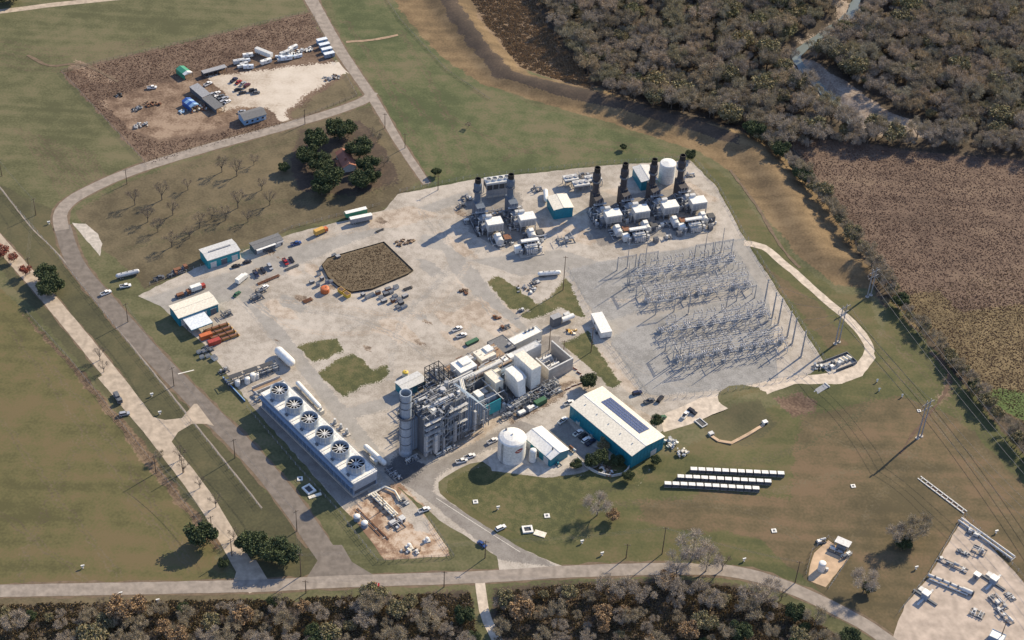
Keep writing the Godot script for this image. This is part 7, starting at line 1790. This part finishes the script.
func build_trees():
	make_kinds()
	var T: Array
	# single trees and small groups: kind, u, v, scale, label
	T = [
		["dark", 588, 388, .62, "round dark evergreen at the warehouse's upper corner"], ["dark", 656, 425, .45, "small dark evergreen at the warehouse's right corner"],
		["olive", 604, 450, .65, "yellowish tree against the warehouse's shaded wall"], ["dark", 600, 463, .6, "dark evergreen by the walled garden, upper one"], ["dark", 591, 466, .55, "dark evergreen by the walled garden, left one"], ["dark", 617, 464, .5, "dark evergreen between garden wall and warehouse end"], ["dark", 628, 480, .4, "small dark evergreen outside the curved garden wall"], ["dark", 655, 464, .38, "small dark bush tree under the warehouse's end wall"], ["dark", 576, 468, .4, "low dark evergreen beside the treatment building pad"],
		["grand", 597, 516, .72, "big spreading bare tree on the lawn"], ["russet", 612, 521, .6, "smaller tan tree right of the big bare lawn tree"],
		["grand", 691, 562, .95, "tall bare tree standing over the county road bend"], ["grand", 676, 574, .7, "bare tree left of the tallest one at the road bend"], ["grand", 706, 571, .8, "bare tree right of the tallest one at the road bend"], ["sparse", 722, 570, 1.1, "thin bare tree at the county road's outer bend"], ["grand", 770, 594, .62, "forked bare tree beside the county road"], ["sparse", 781, 600, .8, "thin bare tree just below the county road past the bend"],
		["grand", 863, 592, .7, "lone bare tree on the slope beside the tan pad"], ["dark", 868, 592, .42, "dark low tree under the lone bare tree"], ["mixed", 910, 541, 1.25, "dark brown bare tree in the clump above the corner yard, right one"], ["grey", 897, 545, 1.1, "dark brown bare tree in the clump above the corner yard, left one"], ["dark", 902, 549, .6, "evergreen at the foot of the bare clump above the corner yard"], ["mixed", 918, 534, 1.0, "brown bare tree at the back of the clump above the corner yard"],
		["dark", 203, 545, 1.05, "large dark evergreen at the farm road junction"], ["dark", 250, 552, .85, "left evergreen of the dark hedge by the junction"], ["dark", 262, 556, .9, "second evergreen of the dark hedge by the junction"], ["dark", 275, 560, .95, "third evergreen of the dark hedge by the junction"], ["dark", 287, 563, .85, "right evergreen of the dark hedge by the junction"], ["sparse", 234, 540, .8, "small tree between the two junction evergreens"], ["dark", 224, 567, .4, "low evergreen beside the farm road's end"],
		["dark", 47, 282, .8, "rounded dark evergreen beside the farm road, upper one"], ["dark", 55, 292, .85, "rounded dark evergreen beside the farm road, right one"], ["dark", 48, 296, .75, "rounded dark evergreen beside the farm road, lower one"], ["red", 4, 258, .85, "red leaved tree at the left edge above the farm road"], ["red", 26, 276, .7, "red leaved tree beside the farm road"], ["red", 14, 262, .6, "smaller red leaved tree between the other two"],
		["sparse", 100, 360, .9, "thin bare tree on the strip between the roads"], ["sparse", 104, 372, .8, "thin bare tree just above the apron"], ["sparse", 180, 460, .9, "bare shrub tree on the grass island, upper one"], ["sparse", 184, 472, .9, "bare shrub tree on the grass island, lower one"], ["sparse", 200, 488, .8, "thin bare tree beside the footpath near the junction"], ["sparse", 216, 507, .9, "thin bare tree above the junction evergreen"], ["mixed", 160, 460, .5, "small brown tree by the farm road"],
		["dark", 436, 176, .4, "low dark bush tree at the yard's far corner"], ["dark", 690, 160, .55, "dark bush at the far corner of the peaking yard"], ["dark", 623, 150, .3, "tiny dark bush on the green strip behind the stacks"], ["mixed", 468, 128, .35, "small brown bush on the green strip"],
		["dark", 316, 150, 1.02, "farmhouse oak at the upper left of the clump"], ["dark", 338, 140, 0.96, "farmhouse oak at the top of the clump"], ["dark", 348, 136, 0.77, "farmhouse oak at the top right of the clump"], ["dark", 308, 165, 1.05, "farmhouse oak at the left of the clump"], ["dark", 322, 172, 0.96, "farmhouse oak in the middle left of the clump"], ["dark", 330, 188, 1.11, "farmhouse oak at the lower left of the clump"], ["dark", 322, 195, 0.87, "farmhouse oak at the bottom left of the clump"], ["dark", 360, 158, 1.02, "farmhouse oak right of the red brown roof"], ["dark", 368, 172, 0.96, "farmhouse oak at the right of the clump"], ["dark", 362, 189, 1.05, "farmhouse oak at the lower right of the clump"], ["dark", 372, 184, 0.77, "farmhouse oak at the far lower right of the clump"], ["dark", 284, 172, .5, "small oak standing off the clump's left side"], ["mixed", 378, 142, .55, "brown shrub tree right of the farmhouse clump"], ["mixed", 384, 166, .6, "brown tree between the clump and north road"], ["sparse", 372, 136, .7, "thin tree at the clump's upper right"],
		["dark", 14, 2, .9, "dark tree beside the top left lane, right one"], ["dark", 2, 4, .9, "dark tree beside the top left lane, left one"],
	]
	for r in T:
		tree(r[0], CALLED[r[0]], r[4], site(r[1], r[2]), r[3], "single trees about the site")
	# bare saplings in the meadow
	for q in [[135, 205], [148, 222], [162, 200], [158, 232], [173, 215], [188, 190], [200, 228], [212, 219], [226, 220], [238, 208], [248, 222], [172, 247], [190, 238], [237, 176], [254, 165], [222, 172], [270, 205], [262, 190]]:
		tree("sparse", "bare_tree", "thin leafless sapling scattered over the dry meadow", site(q[0], q[1]), rng.randf_range(.85, 1.25), "meadow saplings")
	# woods
	var pools := []
	var far_wood := outline([532, -12, 548, 20, 560, 44, 590, 84, 612, 100, 650, 112, 720, 128, 770, 142, 800, 152, 850, 148, 900, 148, 960, 152, 1045, 158, 1060, -40, 700, -40])
	for p in fill(far_wood, 7.0, .42):
		var c := seg_dist(p, creek).x
		if c < 7.5 or inside(p, bank_poly()): continue
		pools.append([p, "far"])
	pools.sort_custom(func(a, b): return a[0].y > b[0].y)
	var xf := {"grey": [], "mixed": [], "olive": [], "russet": []}
	var n_ind := 0
	for q in pools:
		var p: Vector2 = q[0]
		var k := pick([["grey", 4.0], ["mixed", 4.2], ["olive", 1.3], ["russet", .15]])
		if p.x > 205: k = pick([["grey", 5.5], ["mixed", 3.0], ["olive", 1.0], ["russet", .06]])
		var sc := lerpf(.55, 1.4, pow(rng.randf(), 1.5))
		if n_ind < 110:
			tree(k, CALLED[k], LOOK[k] + " along the near edge of the far wood", V(p.x, 0, p.y), sc, "trees along the far wood's edge")
			n_ind += 1
		else:
			xf[k].append(Transform3D(Basis(Vector3.UP, rng.randf() * TAU).scaled(Vector3(sc, sc * rng.randf_range(.85, 1.15), sc)), V(p.x, ground_y(p.x, p.y), p.y)))
	for k in xf:
		var half := [[], [], []]
		for i in xf[k].size(): half[i % 3].append(xf[k][i])
		for i in 3: multi("woodland", "mass of %ss filling the far wood beside the creek" % LOOK[k], joined_tree(kinds[k][i]), half[i], [Color(1, 1, 1), Color(.8, .8, .82), Color(1.15, 1.08, 1.0), Color(.9, .95, .85)])
	# wood below the county road
	for poly in [[-30, 618, 60, 612, 150, 606, 240, 604, 300, 606, 360, 600, 440, 606, 474, 604, 478, 655, -30, 660], [496, 600, 560, 594, 660, 588, 730, 590, 780, 606, 850, 644, 880, 660, 496, 655]]:
		for p in fill(outline(poly), 7.2, .48):
			var k := pick([["grey", 3.4], ["mixed", 3.8], ["olive", 1.4], ["russet", .7], ["dark", .8], ["sparse", 2.4]])
			tree(k, CALLED[k], LOOK[k] + (" in the wood below the county road, left of the driveway" if poly[0] < 0 else " in the wood below the county road, right of the driveway"), V(p.x, 0, p.y), lerpf(.38, 1.1, pow(rng.randf(), 1.4)) * (.75 if k == "dark" else 1.0), "trees below the county road")
	# hedge of trees along the brown field
	var tl := curve([752, 138, 775, 152, 795, 172, 815, 195, 838, 222, 858, 248, 876, 275, 905, 312, 935, 345, 965, 380, 1000, 425, 1040, 470], 2.8)
	for i in tl.size():
		if i % 11 == 10: continue
		var k := pick([["dark", .5], ["mixed", 3.6], ["olive", 2.2], ["grey", 1.8]])
		tree(k, CALLED[k], LOOK[k] + " in the dark line of trees along the brown field", V(tl[i].x + rng.randf_range(-1.5, 1.5), 0, tl[i].y + rng.randf_range(-1.5, 1.5)), rng.randf_range(.6, 1.0) if i < 54 else rng.randf_range(.45, .8), "tree line along the brown field")
	# scrub
	var g := RandomNumberGenerator.new(); g.seed = 5
	var brown := bush_mesh(g, 14, .8, .7, [Color(.16, .10, .075), Color(.20, .13, .095), Color(.13, .085, .065)])
	var tan := bush_mesh(g, 14, .8, .6, [Color(.24, .165, .10), Color(.29, .21, .13), Color(.19, .13, .085)])
	var weed := bush_mesh(g, 12, .7, .45, [Color(.13, .125, .055), Color(.16, .135, .07), Color(.10, .10, .045)])
	var tint := [Color(1, 1, 1), Color(.8, .8, .8), Color(1.2, 1.15, 1.1)]
	scatter("dry_brush", "low brown brush covering the big field at the right", outline([790, 142, 850, 145, 920, 155, 1040, 164, 1040, 440, 975, 376, 930, 330, 885, 282, 855, 232, 822, 188]), 20000, brown, .2, .5, [Color(1.2, 1.2, 1.2), Color(1.0, 1.0, 1.0), Color(1.45, 1.4, 1.35)])
	scatter("dry_brush", "low brown brush inside the dirt compound", outline([64, 73, 310, 14, 318, 40, 230, 62, 150, 84, 104, 100, 130, 132, 160, 142, 215, 134, 240, 124, 290, 122, 150, 164]), 6500, brown, .2, .5, [Color(1.2, 1.2, 1.2), Color(1.0, 1.0, 1.0), Color(1.4, 1.35, 1.3)])
	scatter("dry_brush", "tan brush on the flat beyond the levee", outline([470, -5, 482, 20, 520, 68, 592, 94, 580, 62, 560, 45, 545, 20, 530, -5]), 3000, tan, .7, 1.6, tint)
	scatter("dry_brush", "yellow weeds along the lower edge of brown field", outline([884, 296, 1040, 262, 1040, 440, 990, 400, 930, 335]), 4500, tan, .18, .42, [Color(.95, .95, .7), Color(.85, .8, .6), Color(1.1, 1.05, .8)])
	scatter("dry_brush", "brown growth on the raised plot in the yard", outline([324, 267, 330, 260, 384, 245, 411, 271, 372, 288, 352, 291, 340, 286]), 3000, brown, .14, .34, [Color(.95, .95, .75), Color(.75, .8, .55), Color(1.15, 1.05, .85)], .55)
	scatter("undergrowth", "undergrowth beneath the wood below the county road", outline([-30, 606, 240, 600, 470, 594, 478, 655, -30, 660]), 6000, tan, .6, 1.7, [Color(.7, .75, .75), Color(.5, .58, .5), Color(.85, .88, .8)])
	scatter("undergrowth", "undergrowth beneath the wood right of the driveway", outline([496, 592, 560, 586, 660, 582, 740, 588, 800, 612, 880, 660, 880, 690, 496, 690]), 6000, tan, .6, 1.7, [Color(.7, .75, .75), Color(.5, .58, .5), Color(.85, .88, .8)])
func bank_poly() -> PackedVector2Array:
	if not leafmats.has("bank"): leafmats["bank"] = outline([795, 50, 815, 60, 850, 82, 890, 110, 942, 128, 930, 138, 880, 136, 855, 130, 836, 114, 810, 84, 792, 64])
	return leafmats["bank"]
